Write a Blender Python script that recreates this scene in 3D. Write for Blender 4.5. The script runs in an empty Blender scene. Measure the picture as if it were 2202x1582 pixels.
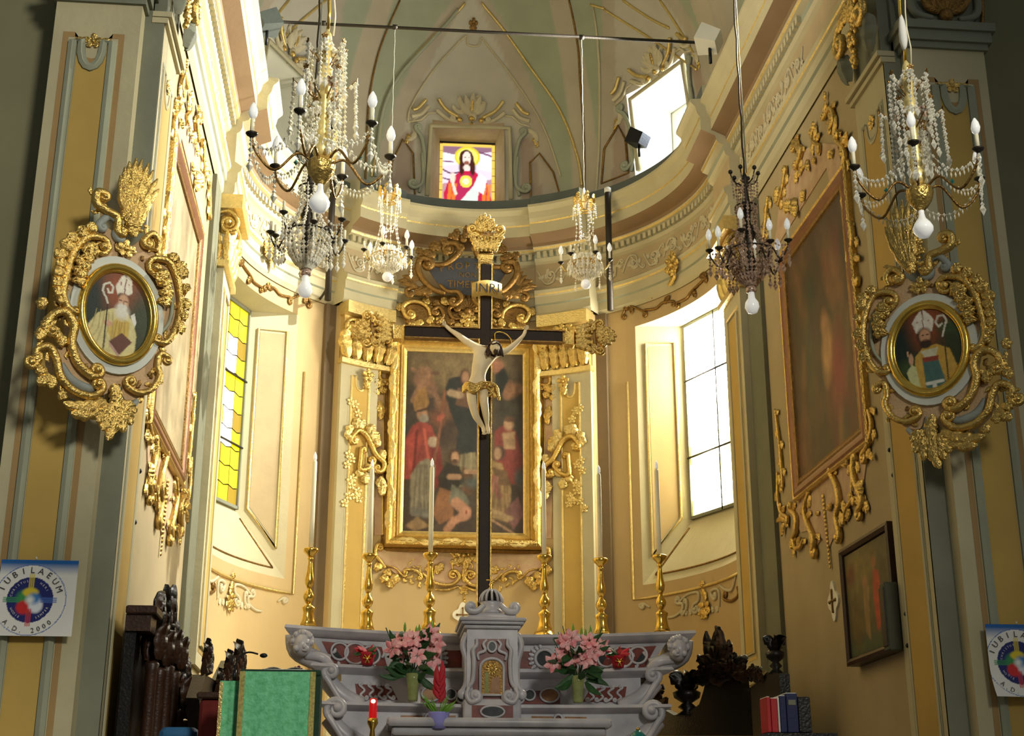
import bpy, math, random
import numpy as np
from mathutils import Vector, Matrix, Euler
random.seed(7); RNG = np.random.RandomState(7)
SC = bpy.context.scene; COL = SC.collection
PI = math.pi
# ---------------------------------------------------------------- camera, world, sun, big lights, exposure
EYE = (-1.2, 0.0, 0.0)            # the eye is the origin height; nave floor lies 1.6 m below
FPX, PITCH, YAW = 3002.0, math.radians(18.87), math.radians(5.634)
cd = bpy.data.cameras.new('camera'); cam = bpy.data.objects.new('camera', cd); COL.objects.link(cam)
cd.sensor_width = 36.0; cd.lens = FPX / 2202 * 36; cd.clip_end = 200
cam.location = EYE; cam.rotation_euler = (PI/2 + PITCH, 0, -YAW); SC.camera = cam
vs = SC.view_settings; vs.view_transform = 'Standard'; vs.look = 'None'; vs.gamma = 1.0; vs.use_curve_mapping = False
vs.exposure = 0.2
W = bpy.data.worlds.new('world'); SC.world = W; W.use_nodes = True
W.node_tree.nodes['Background'].inputs[0].default_value = (0.88, 0.92, 0.86, 1)
W.node_tree.nodes['Background'].inputs[1].default_value = 0.12
def lamp(name, kind, loc, tgt, energy, color, **kw):
    l = bpy.data.lights.new(name, kind); l.energy = energy; l.color = color
    for k, v in kw.items(): setattr(l, k, v)
    o = bpy.data.objects.new(name, l); COL.objects.link(o); o.location = loc
    o.rotation_euler = (Vector(tgt) - Vector(loc)).to_track_quat('-Z', 'Y').to_euler(); return o
# daylight from the nave windows behind the camera, added fill lamps, the flood on the right cornice
lamp('nave_daylight', 'SPOT', (3.6, -4, 7.5), (-3.6, 11, 3.0), 4300, (1.0, 0.96, 0.82), spot_size=math.radians(60), spot_blend=1.0, shadow_soft_size=1.2)
lamp('chancel_flood_right', 'SPOT', (2.45, 15.2, 9.35), (-3.0, 15.0, 6.9), 3900, (1.0, 0.98, 0.88), spot_size=math.radians(78), spot_blend=0.5, shadow_soft_size=0.05)
lamp('chancel_flood_low', 'SPOT', (-2.0, 15.7, 0.9), (-1.9, 19.2, 3.4), 230, (1.0, 0.84, 0.5), spot_size=math.radians(95), spot_blend=0.9, shadow_soft_size=0.15)  # added spot for the glow on the lower left apse wall
lamp('pier_flood', 'SPOT', (2.95, 10.0, 7.2), (-3.0, 12.2, 5.2), 1000, (1.0, 0.96, 0.80), spot_size=math.radians(60), spot_blend=0.8, shadow_soft_size=0.08)  # added spot without a fixture, brightens the left chancel wall
lamp('chandelier_flood', 'SPOT', (3.0, 9.6, 6.2), (-1.6, 6.28, 3.7), 6500, (1.0, 0.95, 0.68), spot_size=math.radians(24), spot_blend=0.5, shadow_soft_size=0.05)  # narrow spot added only to light the left chandelier
lamp('vault_fill_day', 'AREA', (0.3, 11.5, 7.6), (0.2, 15.5, 11.5), 70, (1.0, 0.97, 0.88), shape='RECTANGLE', size=3, size_y=3)  # added area fill to lift the vault, not a window
# ---------------------------------------------------------------- projection helpers (only used to read real positions off the walls)
_F = np.array([math.sin(YAW)*math.cos(PITCH), math.cos(YAW)*math.cos(PITCH), math.sin(PITCH)])
_R = np.array([math.cos(YAW), -math.sin(YAW), 0.0]); _U = np.cross(_R, _F)
_E = np.array(EYE)
def ray(x, y): return _F*FPX + _R*(x-1101) + _U*(791-y)
def atY(x, y, Y): r = ray(x, y); return _E + r*(Y/r[1])
def atX(x, y, X): r = ray(x, y); return _E + r*((X+1.2)/r[0])
class Plane:
    def __init__(s, o, eu, n, ev=(0, 0, 1)):
        s.o = np.array(o, float); s.eu = np.array(eu, float); s.eu /= np.linalg.norm(s.eu)
        s.n = np.array(n, float); s.n /= np.linalg.norm(s.n); s.ev = np.array(ev, float); s.ev /= np.linalg.norm(s.ev)
    def pt(s, u, v, d):
        u = np.asarray(u, float)[..., None]; v = np.asarray(v, float)[..., None]; d = np.asarray(d, float)[..., None]
        return s.o + u*s.eu + v*s.ev + d*s.n
    def uv(s, x, y):
        r = ray(x, y); t = ((s.o - _E) @ s.n) / (r @ s.n); p = _E + r*t - s.o; return (float(p @ s.eu), float(p @ s.ev))
YC = 16.25
class Cyl:
    def __init__(s, R): s.R = R
    def pt(s, u, v, d):
        u, v, d = np.broadcast_arrays(np.asarray(u, float), np.asarray(v, float), np.asarray(d, float))
        a = u/s.R; r = s.R - d; return np.stack([r*np.sin(a), YC + r*np.cos(a), v], -1)
    def uv(s, x, y):
        r = ray(x, y); a = r[0]**2+r[1]**2; b = 2*(r[0]*-1.2 - r[1]*YC); c = 1.44+YC*YC-s.R**2
        t = (-b+math.sqrt(max(b*b-4*a*c, 0)))/2/a; return (s.R*math.atan2(-1.2+r[0]*t, r[1]*t-YC), float(r[2]*t))
DH, DB = 4.4, 9.2
class Dome:                       # u = azimuth * 3, v = height
    R = 3.15
    def pt(s, u, v, d):
        u, v, d = np.broadcast_arrays(np.asarray(u, float), np.asarray(v, float), np.asarray(d, float))
        a = u/3.0; q = np.clip((v-DB)/DH, -.2, .999); r = (s.R-d)*np.sqrt(1-np.clip(q, 0, 1)**2); return np.stack([r*np.sin(a), YC + r*np.cos(a), v-d*np.clip(q, 0, 1)], -1)
    def uv(s, x, y):
        r = ray(x, y); k = np.array([1/3.15, 1/3.15, 1/DH]); o = np.array([-1.2, -YC, -DB])
        a = (r*k)@(r*k); b = 2*(o*k)@(r*k); c = (o*k)@(o*k)-1
        t = (-b+math.sqrt(max(b*b-4*a*c, 0)))/2/a; return (3.0*math.atan2(-1.2+r[0]*t, r[1]*t-YC), float(r[2]*t))
SL = Plane((-3.2, 0, 0), (0, 1, 0), (1, 0, 0)); SR = Plane((3.2, 0, 0), (0, 1, 0), (-1, 0, 0))
FR = Plane((0, 10.2, 0), (1, 0, 0), (0, -1, 0)); AP = Cyl(3.2); DM = Dome()
# ---------------------------------------------------------------- mesh builder and scene tags
ORG = {}
class MB:
    def __init__(s): s.v = []; s.f = []; s.m = []; s.n = 0
    def add(s, V, Fc, mi=0):
        V = np.asarray(V, float).reshape(-1, 3); s.v.append(V)
        n = s.n
        for f in Fc: s.f.append([i+n for i in f]); s.m.append(mi)
        s.n += len(V)
    def build(s, name, m, parent=None, smooth=True, label=None, kind=None):
        V = np.concatenate(s.v) if s.v else np.zeros((0, 3))
        if parent is not None: V = V - np.array(ORG[parent.name])
        me = bpy.data.meshes.new(name); me.from_pydata(V.tolist(), [], s.f)
        for x in (m if isinstance(m, (list, tuple)) else [m]): me.materials.append(x)
        if any(s.m): me.polygons.foreach_set('material_index', s.m)
        if smooth: me.polygons.foreach_set('use_smooth', [True]*len(s.f)); 
        if smooth == 'auto':
            try: me.set_sharp_from_angle(angle=math.radians(38))
            except Exception: pass
        o = bpy.data.objects.new(name, me); COL.objects.link(o)
        if parent is not None: o.parent = parent; ORG[o.name] = ORG[parent.name]
        else: ORG[o.name] = (0, 0, 0)
        if label: o['label'] = label
        if kind or name in ('leaf_spray',): o['kind'] = kind or 'stuff'
        return o
def thing(name, label, cat, org=(0, 0, 0), group=None):
    o = bpy.data.objects.new(name, None); COL.objects.link(o); o.location = org; ORG[o.name] = tuple(org)
    o['label'] = label; o['category'] = cat; o.empty_display_size = 0.1
    if group: o['group'] = group
    return o
def struct(name, mb, m, label=None, parent=None, smooth=False):
    o = mb.build(name, m, parent, smooth)
    if parent is None: o['kind'] = 'structure'
    if label: o['label'] = label
    return o
def tag(o, label, cat, group=None):
    o['label'] = label; o['category'] = cat
    if group: o['group'] = group
    return o
def dup_tree(o, parent=None):
    c = o.copy(); COL.objects.link(c); c.parent = parent; ORG[c.name] = ORG[o.name]
    for ch in list(o.children): dup_tree(ch, c)
    return c
# ---------------------------------------------------------------- shapes
def box(mb, a, b, mi=0, bev=0.0):
    (x0, y0, z0), (x1, y1, z1) = np.minimum(a, b), np.maximum(a, b)
    e = min(bev, (x1-x0)/2.2, (y1-y0)/2.2, (z1-z0)/2.2)
    if e <= 0:
        V = [(x, y, z) for x in (x0, x1) for y in (y0, y1) for z in (z0, z1)]
        mb.add(V, [(0, 1, 3, 2), (4, 6, 7, 5), (0, 4, 5, 1), (2, 3, 7, 6), (0, 2, 6, 4), (1, 5, 7, 3)], mi); return
    ring = lambda s, z: [(x0+s+e, y0+s, z), (x1-s-e, y0+s, z), (x1-s, y0+s+e, z), (x1-s, y1-s-e, z), (x1-s-e, y1-s, z), (x0+s+e, y1-s, z), (x0+s, y1-s-e, z), (x0+s, y0+s+e, z)]
    loft(mb, [ring(e*.7, z0), ring(0, z0+e), ring(0, z1-e), ring(e*.7, z1)], caps=True, mi=mi)
def loft(mb, rings, caps=False, closed=True, mi=0, wrap=False):
    n = len(rings[0]); V = np.array([p for r in rings for p in r]); F = []; m = len(rings)
    for i in range(m if wrap else m-1):
        for j in range(n if closed else n-1):
            a = i*n+j; b = i*n+(j+1) % n; c = ((i+1) % m)*n+(j+1) % n; d = ((i+1) % m)*n+j; F.append((a, b, c, d))
    if caps: F.append(tuple(range(n-1, -1, -1))); F.append(tuple((m-1)*n+k for k in range(n)))
    mb.add(V, F, mi)
def lathe(mb, prof, c=(0, 0, 0), n=12, mi=0, rot=0.0, sx=1.0, flute=0.0, nf=0):
    rings = []
    for r, z in prof:
        rr = [r*(1+flute*math.cos(nf*2*PI*k/n)) for k in range(n)] if flute else [r]*n
        rings.append([(c[0]+sx*rr[k]*math.cos(rot+2*PI*k/n), c[1]+rr[k]*math.sin(rot+2*PI*k/n), c[2]+z) for k in range(n)])
    loft(mb, rings, caps=True, mi=mi)
def tube3(mb, P, r, n=6, mi=0, flat=1.0, up=None):
    P = np.asarray(P, float); m = len(P); r = np.broadcast_to(np.asarray(r, float), (m,))
    T = np.gradient(P, axis=0); T /= np.linalg.norm(T, axis=1)[:, None]+1e-9
    u = np.array(up if up is not None else ((0, 0, 1) if abs(T[0][2]) < .9 else (1, 0, 0)), float)
    rings = []
    for i in range(m):
        a = u - T[i]*(u@T[i]); a /= np.linalg.norm(a)+1e-9; b = np.cross(T[i], a); u = a if up is None else u
        rings.append([P[i]+r[i]*(math.cos(2*PI*k/n)*b + flat*math.sin(2*PI*k/n)*a) for k in range(n)])
    loft(mb, rings, caps=True, mi=mi)
def sphere(mb, c, r, n=8, m=6, sc=(1, 1, 1), mi=0):
    c = np.array(c); rings = []
    for i in range(1, m):
        a = PI*i/m; rings.append([c+np.array(sc)*r*np.array([math.sin(a)*math.cos(2*PI*k/n), math.sin(a)*math.sin(2*PI*k/n), -math.cos(a)]) for k in range(n)])
    V = [p for q in rings for p in q]+[c-np.array([0, 0, r*sc[2]]), c+np.array([0, 0, r*sc[2]])]; F = []
    for i in range(m-2):
        for j in range(n): F.append((i*n+j, i*n+(j+1) % n, (i+1)*n+(j+1) % n, (i+1)*n+j))
    A = len(V)-2
    for j in range(n): F.append((A, (j+1) % n, j)); F.append((A+1, (m-2)*n+j, (m-2)*n+(j+1) % n))
    mb.add(V, F, mi)
def gem(mb, c, r, l=1.3, mi=0):   # cut crystal: eight-sided double pyramid
    c = np.array(c, float); V = [c+[r*math.cos(k*PI/2), r*math.sin(k*PI/2), 0] for k in range(4)]+[c+[0, 0, r*l], c-[0, 0, r*l]]
    mb.add(V, [(k, (k+1) % 4, 4) for k in range(4)]+[((k+1) % 4, k, 5) for k in range(4)], mi)
def smoothp(P, n=None, closed=False):
    P = np.asarray(P, float)
    if len(P) < 3: 
        k = n or 6; t = np.linspace(0, 1, k)[:, None]; return P[0]*(1-t)+P[-1]*t
    k = max(3, (n or 8*(len(P)-1))//(len(P) if closed else len(P)-1)); out = []
    m = len(P)
    for i in range(m if closed else m-1):
        g = (lambda j: P[j % m]) if closed else (lambda j: P[min(max(j, 0), m-1)])
        p0, p1, p2, p3 = g(i-1), g(i), g(i+1), g(i+2)
        for t in np.arange(k)/k:
            out.append(.5*((2*p1)+(p2-p0)*t+(2*p0-5*p1+4*p2-p3)*t*t+(3*p1-p0-3*p2+p3)*t**3))
    if not closed: out.append(P[-1])
    return np.array(out)
# -- relief ornaments, drawn in (u, v, d) of any surface
def stroke(mb, S, P, r, n=6, d=0.0, high=1.0, closed=False, mi=0, smooth=True):
    P = smoothp(P, closed=closed) if smooth else np.asarray(P, float)
    m = len(P); r = np.asarray(r, float)
    if r.ndim == 0: r = np.full(m, float(r))
    else: r = np.interp(np.linspace(0, 1, m), np.linspace(0, 1, len(r)), r)
    T = (np.roll(P, -1, 0)-np.roll(P, 1, 0)) if closed else np.gradient(P, axis=0)
    T = T/(np.linalg.norm(T, axis=1)[:, None]+1e-9); N = np.stack([-T[:, 1], T[:, 0]], 1)
    a = np.linspace(0, 2*PI, n, endpoint=False)+PI/n; rings = []
    for i in range(m):
        uu = P[i, 0]+N[i, 0]*r[i]*np.cos(a); vv = P[i, 1]+N[i, 1]*r[i]*np.cos(a); dd = d+r[i]*high*(np.sin(a)+.55)
        rings.append(S.pt(uu, vv, dd))
    loft(mb, rings, caps=not closed, wrap=closed, mi=mi)
def curl(P, s=0, e=0, turns=1.35):
    """a path whose start and/or end winds into a spiral of radius |s|, |e| (sign: which way it winds)"""
    P = smoothp(P); 
    def tail(p, t, rho):
        sg = 1 if rho > 0 else -1; R = abs(rho); a0 = math.atan2(t[1], t[0])-sg*PI/2; out = []; k = int(18*turns)
        q = np.array(p, float); a = a0+sg*PI/2; st = 2*PI*turns/k
        for i in range(1, k+1):
            rr = R*(1-.82*i/k); a += sg*st; q = q+rr*st*np.array([math.cos(a), math.sin(a)]); out.append(q.copy())
        return np.array(out)
    if e: P = np.concatenate([P, tail(P[-1], P[-1]-P[-2], e)])
    if s: P = np.concatenate([tail(P[0], P[0]-P[1], s)[::-1], P])
    return P
def cscroll(mb, S, P, r, s=0, e=0, d=0.0, n=6, turns=1.35, mi=0, high=1.0):
    Q = curl(P, s, e, turns); k = len(Q); t = np.linspace(0, 1, k)
    w = np.full(k, r)*(0.75+.35*np.sin(PI*t))
    if e: w *= np.where(t > .75, 1-.45*(t-.75)/.25, 1)
    if s: w *= np.where(t < .25, 1-.45*(.25-t)/.25, 1)
    stroke(mb, S, Q, w, n, d, high, mi=mi, smooth=False)
    if e: bump(mb, S, Q[-1], abs(e)*.3+r*.5, d+r, mi)
    if s: bump(mb, S, Q[0], abs(s)*.3+r*.5, d+r, mi)
def bump(mb, S, c, r, d=0.0, mi=0, n=8, flat=.8):
    rings = []
    for q in (0, .35, .65, .88):
        a = np.linspace(0, 2*PI, n, endpoint=False); rr = r*math.cos(q*PI/2); rings.append(S.pt(c[0]+rr*np.cos(a), c[1]+rr*np.sin(a), np.full(n, d+flat*r*math.sin(q*PI/2))))
    loft(mb, rings, mi=mi); mb.add(rings[-1], [tuple(range(n))], mi)
def leaf(mb, S, p0, p1, w, bend=0.0, d=0.0, lobes=3, lift=.5, mi=0, tip=.35):
    p0 = np.array(p0, float); p1 = np.array(p1, float); D = p1-p0; L = np.linalg.norm(D); D = D/(L+1e-9); N = np.array([-D[1], D[0]])
    k = 4*lobes+2; t = np.linspace(0, 1, k); c = p0+np.outer(t, D)*L+np.outer(np.sin(PI*t*.9)*bend*L, N)
    T = np.gradient(c, axis=0); T /= np.linalg.norm(T, axis=1)[:, None]+1e-9; M = np.stack([-T[:, 1], T[:, 0]], 1)
    ww = w*np.sin(PI*(.12+.86*t))**.7*(.68+.32*np.abs(np.sin(lobes*PI*t+.35)))
    rows = []
    for i in range(k):
        q = np.array([-1, -.55, 0, .55, 1.0]); hh = np.array([0, .62, .28, .62, 0])*w*lift*2*math.sin(PI*(.1+.85*t[i]))**.6 + d + .004+tip*w*max(0, t[i]-.7)/.3
        rows.append(S.pt(c[i, 0]+M[i, 0]*ww[i]*q+T[i, 0]*ww[i]*.3*(np.abs(q)), c[i, 1]+M[i, 1]*ww[i]*q+T[i, 1]*ww[i]*.3*np.abs(q), hh))
    loft(mb, rows, closed=False, mi=mi)
def flower(mb, S, c, r, n=5, d=0.0, a0=.3, mi=0):
    for k in range(n):
        a = a0+2*PI*k/n; leaf(mb, S, (c[0]+.15*r*math.cos(a), c[1]+.15*r*math.sin(a)), (c[0]+r*math.cos(a), c[1]+r*math.sin(a)), r*.42, 0, d, 2, .5, mi)
    bump(mb, S, c, r*.3, d+r*.15, mi)
def shell(mb, S, c, r, a0, a1, n=7, d=0.0, mi=0, w=None):
    for k in range(n):
        a = a0+(a1-a0)*k/(n-1); q = r*(.82+.18*math.sin(PI*k/(n-1)))
        leaf(mb, S, (c[0]+.12*r*math.cos(a), c[1]+.12*r*math.sin(a)), (c[0]+q*math.cos(a), c[1]+q*math.sin(a)), w or r*abs(a1-a0)/n*.62, 0, d, 1, .7, mi, .9)
    bump(mb, S, c, r*.2, d+.02, mi)
def foliage(mb, S, P, w, n, d=0.0, spread=.7, side=0, seed=1, mi=0):
    """acanthus sprays along a path: pairs of small curling leaves"""
    rs = np.random.RandomState(seed); Q = smoothp(P, 60); m = len(Q)
    for k in range(n):
        i = int((k+.5)/n*(m-2)); T = Q[i+1]-Q[i]; a = math.atan2(T[1], T[0]); sg = side if side else (1 if k % 2 else -1)
        aa = a+sg*spread*(.7+.6*rs.rand()); l = w*(.8+.5*rs.rand())
        leaf(mb, S, Q[i], Q[i]+l*np.array([math.cos(aa), math.sin(aa)]), w*.3, sg*.25*(1 if rs.rand() > .2 else -1), d, 2, .6, mi)
# ---------------------------------------------------------------- materials
def lin(c):
    c = np.array(c, float)/255; return tuple(np.where(c <= .04045, c/12.92, ((c+.055)/1.055)**2.4))+(1.0,)
def NN(nt, t, **kw):
    n = nt.nodes.new(t)
    for k, v in kw.items(): setattr(n, k, v)
    return n
def mat(name, rgb, rough=.7, metal=0.0, var=.12, scale=3.0, bump=.15, bscale=None, spec=.4, attr=None, rgb2=None, coat=0, emit=0):
    m = bpy.data.materials.new(name); m.use_nodes = True; nt = m.node_tree; b = nt.nodes['Principled BSDF']; L = nt.links.new
    b.inputs['Roughness'].default_value = rough; b.inputs['Metallic'].default_value = metal; b.inputs['Specular IOR Level'].default_value = spec
    if emit: b.inputs['Emission Color'].default_value = lin(rgb); b.inputs['Emission Strength'].default_value = emit
    if coat: b.inputs['Coat Weight'].default_value = coat
    tc = NN(nt, 'ShaderNodeTexCoord'); nz = NN(nt, 'ShaderNodeTexNoise'); nz.inputs['Scale'].default_value = scale; nz.inputs['Detail'].default_value = 5
    L(tc.outputs['Object'], nz.inputs['Vector']); src = None
    mix = NN(nt, 'ShaderNodeMix', data_type='RGBA', blend_type='MULTIPLY' if not rgb2 else 'MIX'); 
    cr = NN(nt, 'ShaderNodeValToRGB'); cr.color_ramp.elements[0].position = .3; cr.color_ramp.elements[1].position = .7
    L(nz.outputs['Fac'], cr.inputs['Fac'])
    if attr:
        at = NN(nt, 'ShaderNodeAttribute', attribute_name=attr); L(at.outputs['Color'], mix.inputs['A'])
    else: mix.inputs['A'].default_value = lin(rgb)
    if rgb2: mix.inputs['B'].default_value = lin(rgb2); L(cr.outputs['Color'], mix.inputs['Factor'])
    else:
        mix.inputs['Factor'].default_value = 1.0; k = 1-var
        cr.color_ramp.elements[0].color = (k, k, k, 1); cr.color_ramp.elements[1].color = (1, 1, 1, 1); L(cr.outputs['Color'], mix.inputs['B'])
    L(mix.outputs['Result'], b.inputs['Base Color'])
    if bump:
        n2 = NN(nt, 'ShaderNodeTexNoise'); n2.inputs['Scale'].default_value = bscale or scale*6; n2.inputs['Detail'].default_value = 3; L(tc.outputs['Object'], n2.inputs['Vector'])
        bp = NN(nt, 'ShaderNodeBump'); bp.inputs['Strength'].default_value = bump; bp.inputs['Distance'].default_value = .02; L(n2.outputs['Fac'], bp.inputs['Height']); L(bp.outputs['Normal'], b.inputs['Normal'])
    return m
def emat(name, rgb, strength, attr=None):
    m = bpy.data.materials.new(name); m.use_nodes = True; nt = m.node_tree; b = nt.nodes['Principled BSDF']
    b.inputs['Base Color'].default_value = (.02, .02, .02, 1); b.inputs['Emission Strength'].default_value = strength; b.inputs['Roughness'].default_value = .25
    if attr: at = NN(nt, 'ShaderNodeAttribute', attribute_name=attr); nt.links.new(at.outputs['Color'], b.inputs['Emission Color'])
    else: b.inputs['Emission Color'].default_value = lin(rgb)
    return m
M = dict(
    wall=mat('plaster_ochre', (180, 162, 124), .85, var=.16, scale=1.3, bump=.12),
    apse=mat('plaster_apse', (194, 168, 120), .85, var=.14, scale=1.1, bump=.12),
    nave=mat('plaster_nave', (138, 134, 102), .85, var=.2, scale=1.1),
    cream=mat('cream_moulding', (194, 184, 148), .75, var=.12, scale=2.5),
    grey=mat('grey_green_plaster', (160, 163, 140), .8, var=.16, scale=2.2),
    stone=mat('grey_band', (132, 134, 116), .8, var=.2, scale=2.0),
    yellow=mat('ochre_yellow_panel', (200, 166, 88), .8, var=.16, scale=1.6),
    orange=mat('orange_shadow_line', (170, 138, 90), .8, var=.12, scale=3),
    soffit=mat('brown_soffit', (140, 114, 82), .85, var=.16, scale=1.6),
    frieze=mat('frieze_plaster', (182, 162, 124), .8, var=.14, scale=2.5),
    stucco=mat('stucco_relief', (206, 194, 160), .75, var=.18, scale=6, bump=.3),
    white=mat('white_reveal', (236, 232, 214), .8, var=.08, scale=2),
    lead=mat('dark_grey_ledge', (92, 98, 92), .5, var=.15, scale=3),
    pink=mat('rose_marbling', (186, 150, 124), .7, var=.25, scale=7, rgb2=(204, 178, 140)),
    gold=mat('gilding', (226, 190, 108), .27, .85, var=.3, scale=22, bump=.5, bscale=60),
    gold_pale=mat('pale_gilding', (232, 204, 130), .35, .65, var=.2, scale=20, bump=.4, bscale=50),
    gold_dark=mat('aged_gilding', (150, 114, 60), .38, .75, var=.4, scale=18, bump=.5, bscale=50),
    brass=mat('polished_brass', (236, 196, 92), .2, .9, var=.15, scale=12, bump=.05),
    iron=mat('dark_iron', (58, 52, 44), .5, .6, var=.2, scale=10),
    black=mat('black_metal', (26, 26, 28), .4, .3, var=.1, scale=10),
    bluewood=mat('grey_blue_paint', (150, 156, 150), .6, var=.22, scale=9, bump=.2),
    ivory=mat('ivory_wax', (240, 232, 200), .45, var=.05, scale=5, bump=.03),
    bulb=mat('opal_glass', (244, 244, 240), .12, var=.02, scale=5, bump=0, spec=.6, emit=.22),
    crystal=mat('cut_crystal', (255, 252, 240), .08, .0, scale=55, bump=0, rgb2=(206, 198, 172), spec=.9),  # white and grey mottling puts sparkle into the colour
    smoky=mat('amber_crystal', (240, 210, 186), .06, .2, scale=55, bump=0, rgb2=(110, 74, 56), spec=.9),
    marble=mat('white_veined_marble', (196, 194, 200), .35, var=.1, scale=4, bump=.03, rgb2=(158, 157, 168), spec=.5),
    marble_red=mat('red_marble', (128, 66, 58), .3, var=.3, scale=14, bump=.02, rgb2=(96, 46, 46)),
    marble_brown=mat('yellow_brown_marble', (168, 122, 74), .3, var=.3, scale=12, bump=.02, rgb2=(128, 84, 52)),
    marble_dark=mat('dark_green_marble', (54, 62, 62), .25, var=.3, scale=14, bump=.02, rgb2=(36, 40, 48)),
    wood=mat('dark_walnut', (62, 38, 24), .4, var=.4, scale=8, bump=.2),
    wood_black=mat('blackened_wood', (20, 15, 11), .35, var=.3, scale=8, bump=.2),
    cross=mat('cross_wood', (44, 30, 14), .5, var=.3, scale=6, bump=.1, spec=.2),
    skin=mat('painted_flesh', (240, 222, 184), .45, var=.12, scale=9, bump=.05),
    hair=mat('dark_hair', (66, 46, 30), .6, var=.3, scale=30, bump=.4),
    green_cloth=mat('green_brocade', (84, 172, 116), .7, var=.25, scale=30, bump=.3, bscale=70, rgb2=(124, 204, 156)),
    dark_green=mat('dark_green_cloth', (30, 60, 42), .8, var=.2, scale=20),
    foliage=mat('dark_green_leaf', (40, 82, 40), .5, var=.4, scale=14, bump=.1),
    lime=mat('fresh_green_leaf', (116, 168, 62), .5, var=.3, scale=14, bump=.1),
    pinkflower=mat('pink_lily_petal', (226, 120, 130), .6, var=.3, scale=18, bump=.1, rgb2=(244, 200, 200)),
    redflower=mat('crimson_petal', (190, 20, 44), .6, var=.3, scale=14, bump=.1),
    vase=mat('green_glass', (146, 156, 100), .15, var=.25, scale=12, bump=.05),
    lilac=mat('lilac_ceramic', (150, 150, 226), .3, var=.05, scale=3, bump=0),
    navy=mat('navy_cover', (30, 38, 84), .6, var=.15, scale=6),
    redbook=mat('red_cover', (190, 40, 44), .6, var=.15, scale=6),
    paper=mat('white_paper', (232, 230, 222), .7, var=.04, scale=4, bump=.02),
    teal=mat('teal_glaze', (30, 116, 110), .25, var=.2, scale=6),
    painted=mat('oil_paint', (255, 255, 255), .45, var=.16, scale=24, bump=.15, attr='Col', spec=.35),
    fresco=mat('painted_plaster', (255, 255, 255), .85, var=.12, scale=2.5, bump=.12, attr='Col'),
    print=mat('printed_paper', (255, 255, 255), .6, var=.02, scale=3, bump=0, attr='Col'),
    setback=mat('grey_green_strip', (118, 118, 96), .8, var=.15), setback2=mat('umber_grey_strip', (120, 102, 76), .85, var=.15),  # strip tones that hold the shade beside the pilasters
    floor=mat('stone_floor', (150, 140, 124), .4, var=.25, scale=3),
)
# ================================================================ THE SETTING
mb = MB(); box(mb, (-9, -9, -1.9), (9, 7, -1.6)); struct('floor', mb, M['floor'])
mb = MB(); box(mb, (-9, 7, -1.9), (9, 20.5, -.4)); box(mb, (-2.7, 13.2, -.4), (2.7, 18, .05)); struct('floor_sanctuary', mb, M['floor'])
def arc(t0, t1, step=2.0):
    n = max(1, int(round(abs(t1-t0)/step))); return [math.radians(t0+(t1-t0)*i/n) for i in range(n+1)]
# side walls
for s, nm in ((-1, 'wall_left'), (1, 'wall_right')):
    mb = MB(); box(mb, (s*3.2, 10.42, -.4), (s*3.7, YC, 9.3)); struct(nm, mb, M['wall'])
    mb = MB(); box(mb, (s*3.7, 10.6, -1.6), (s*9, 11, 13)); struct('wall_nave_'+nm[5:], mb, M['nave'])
# apse wall with its two window openings
W0, W1, WB, WT = 48.0, 86.0, 3.3, 7.0
mb = MB(); th = [-90+i*3 for i in range(61)]; th = sorted(set(th+[-86, -48, 48, 86])); zz = [-.4, WB, WT, 9.25]
for i in range(len(th)-1):
    a, b = math.radians(th[i]), math.radians(th[i+1]); hole = W0 <= abs((th[i]+th[i+1])/2) <= W1
    for j in range(3):
        if hole and j == 1: continue
        q = [(3.2*math.sin(t), YC+3.2*math.cos(t), z) for t, z in ((a, zz[j]), (b, zz[j]), (b, zz[j+1]), (a, zz[j+1]))]
        mb.add(q, [(0, 1, 2, 3)])
mb2 = MB(); loft(mb2, [[(4.4*math.sin(math.radians(t)), YC+4.4*math.cos(math.radians(t)), z) for t in range(-90, 91, 6)] for z in (-.4, 2.9)], closed=False)
struct('wall_apse', mb, M['apse'], smooth=True)
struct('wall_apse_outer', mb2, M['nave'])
# the projecting bay behind the high altar
mb = MB(); A = arc(-36.5, 36.5); R1 = 3.03
ring = lambda z: [(R1*math.sin(t), YC+R1*math.cos(t), z) for t in A]+[(3.25*math.sin(t), YC+3.25*math.cos(t), z) for t in A[::-1]]
loft(mb, [ring(-.4), ring(7.3)], caps=True); struct('wall_altar_bay', mb, M['apse'], smooth='auto')
BAY = Cyl(R1)
# ---- windows of the apse
def reveal_quad(mb, a, b, c, d, mi=0): mb.add([a, b, c, d], [(0, 1, 2, 3)], mi)
def glass_grid(S, u0, u1, v0, v1, nu, nv, fn, name, m, parent, d=0.0):
    uu = np.linspace(u0, u1, nu+1); vv = np.linspace(v0, v1, nv+1); U, V = np.meshgrid(uu, vv); P = S.pt(U, V, d).reshape(-1, 3)
    F = [(j*(nu+1)+i, j*(nu+1)+i+1, (j+1)*(nu+1)+i+1, (j+1)*(nu+1)+i) for j in range(nv) for i in range(nu)]
    mb = MB(); mb.add(P, F); o = mb.build(name, m, parent, smooth=False); me = o.data
    at = me.color_attributes.new('Col', 'FLOAT_COLOR', 'POINT'); C = fn(U.reshape(-1), V.reshape(-1)); C = np.concatenate([C, np.ones((len(C), 1))], 1)
    at.data.foreach_set('color', C.astype(np.float32).ravel()); return o
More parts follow.
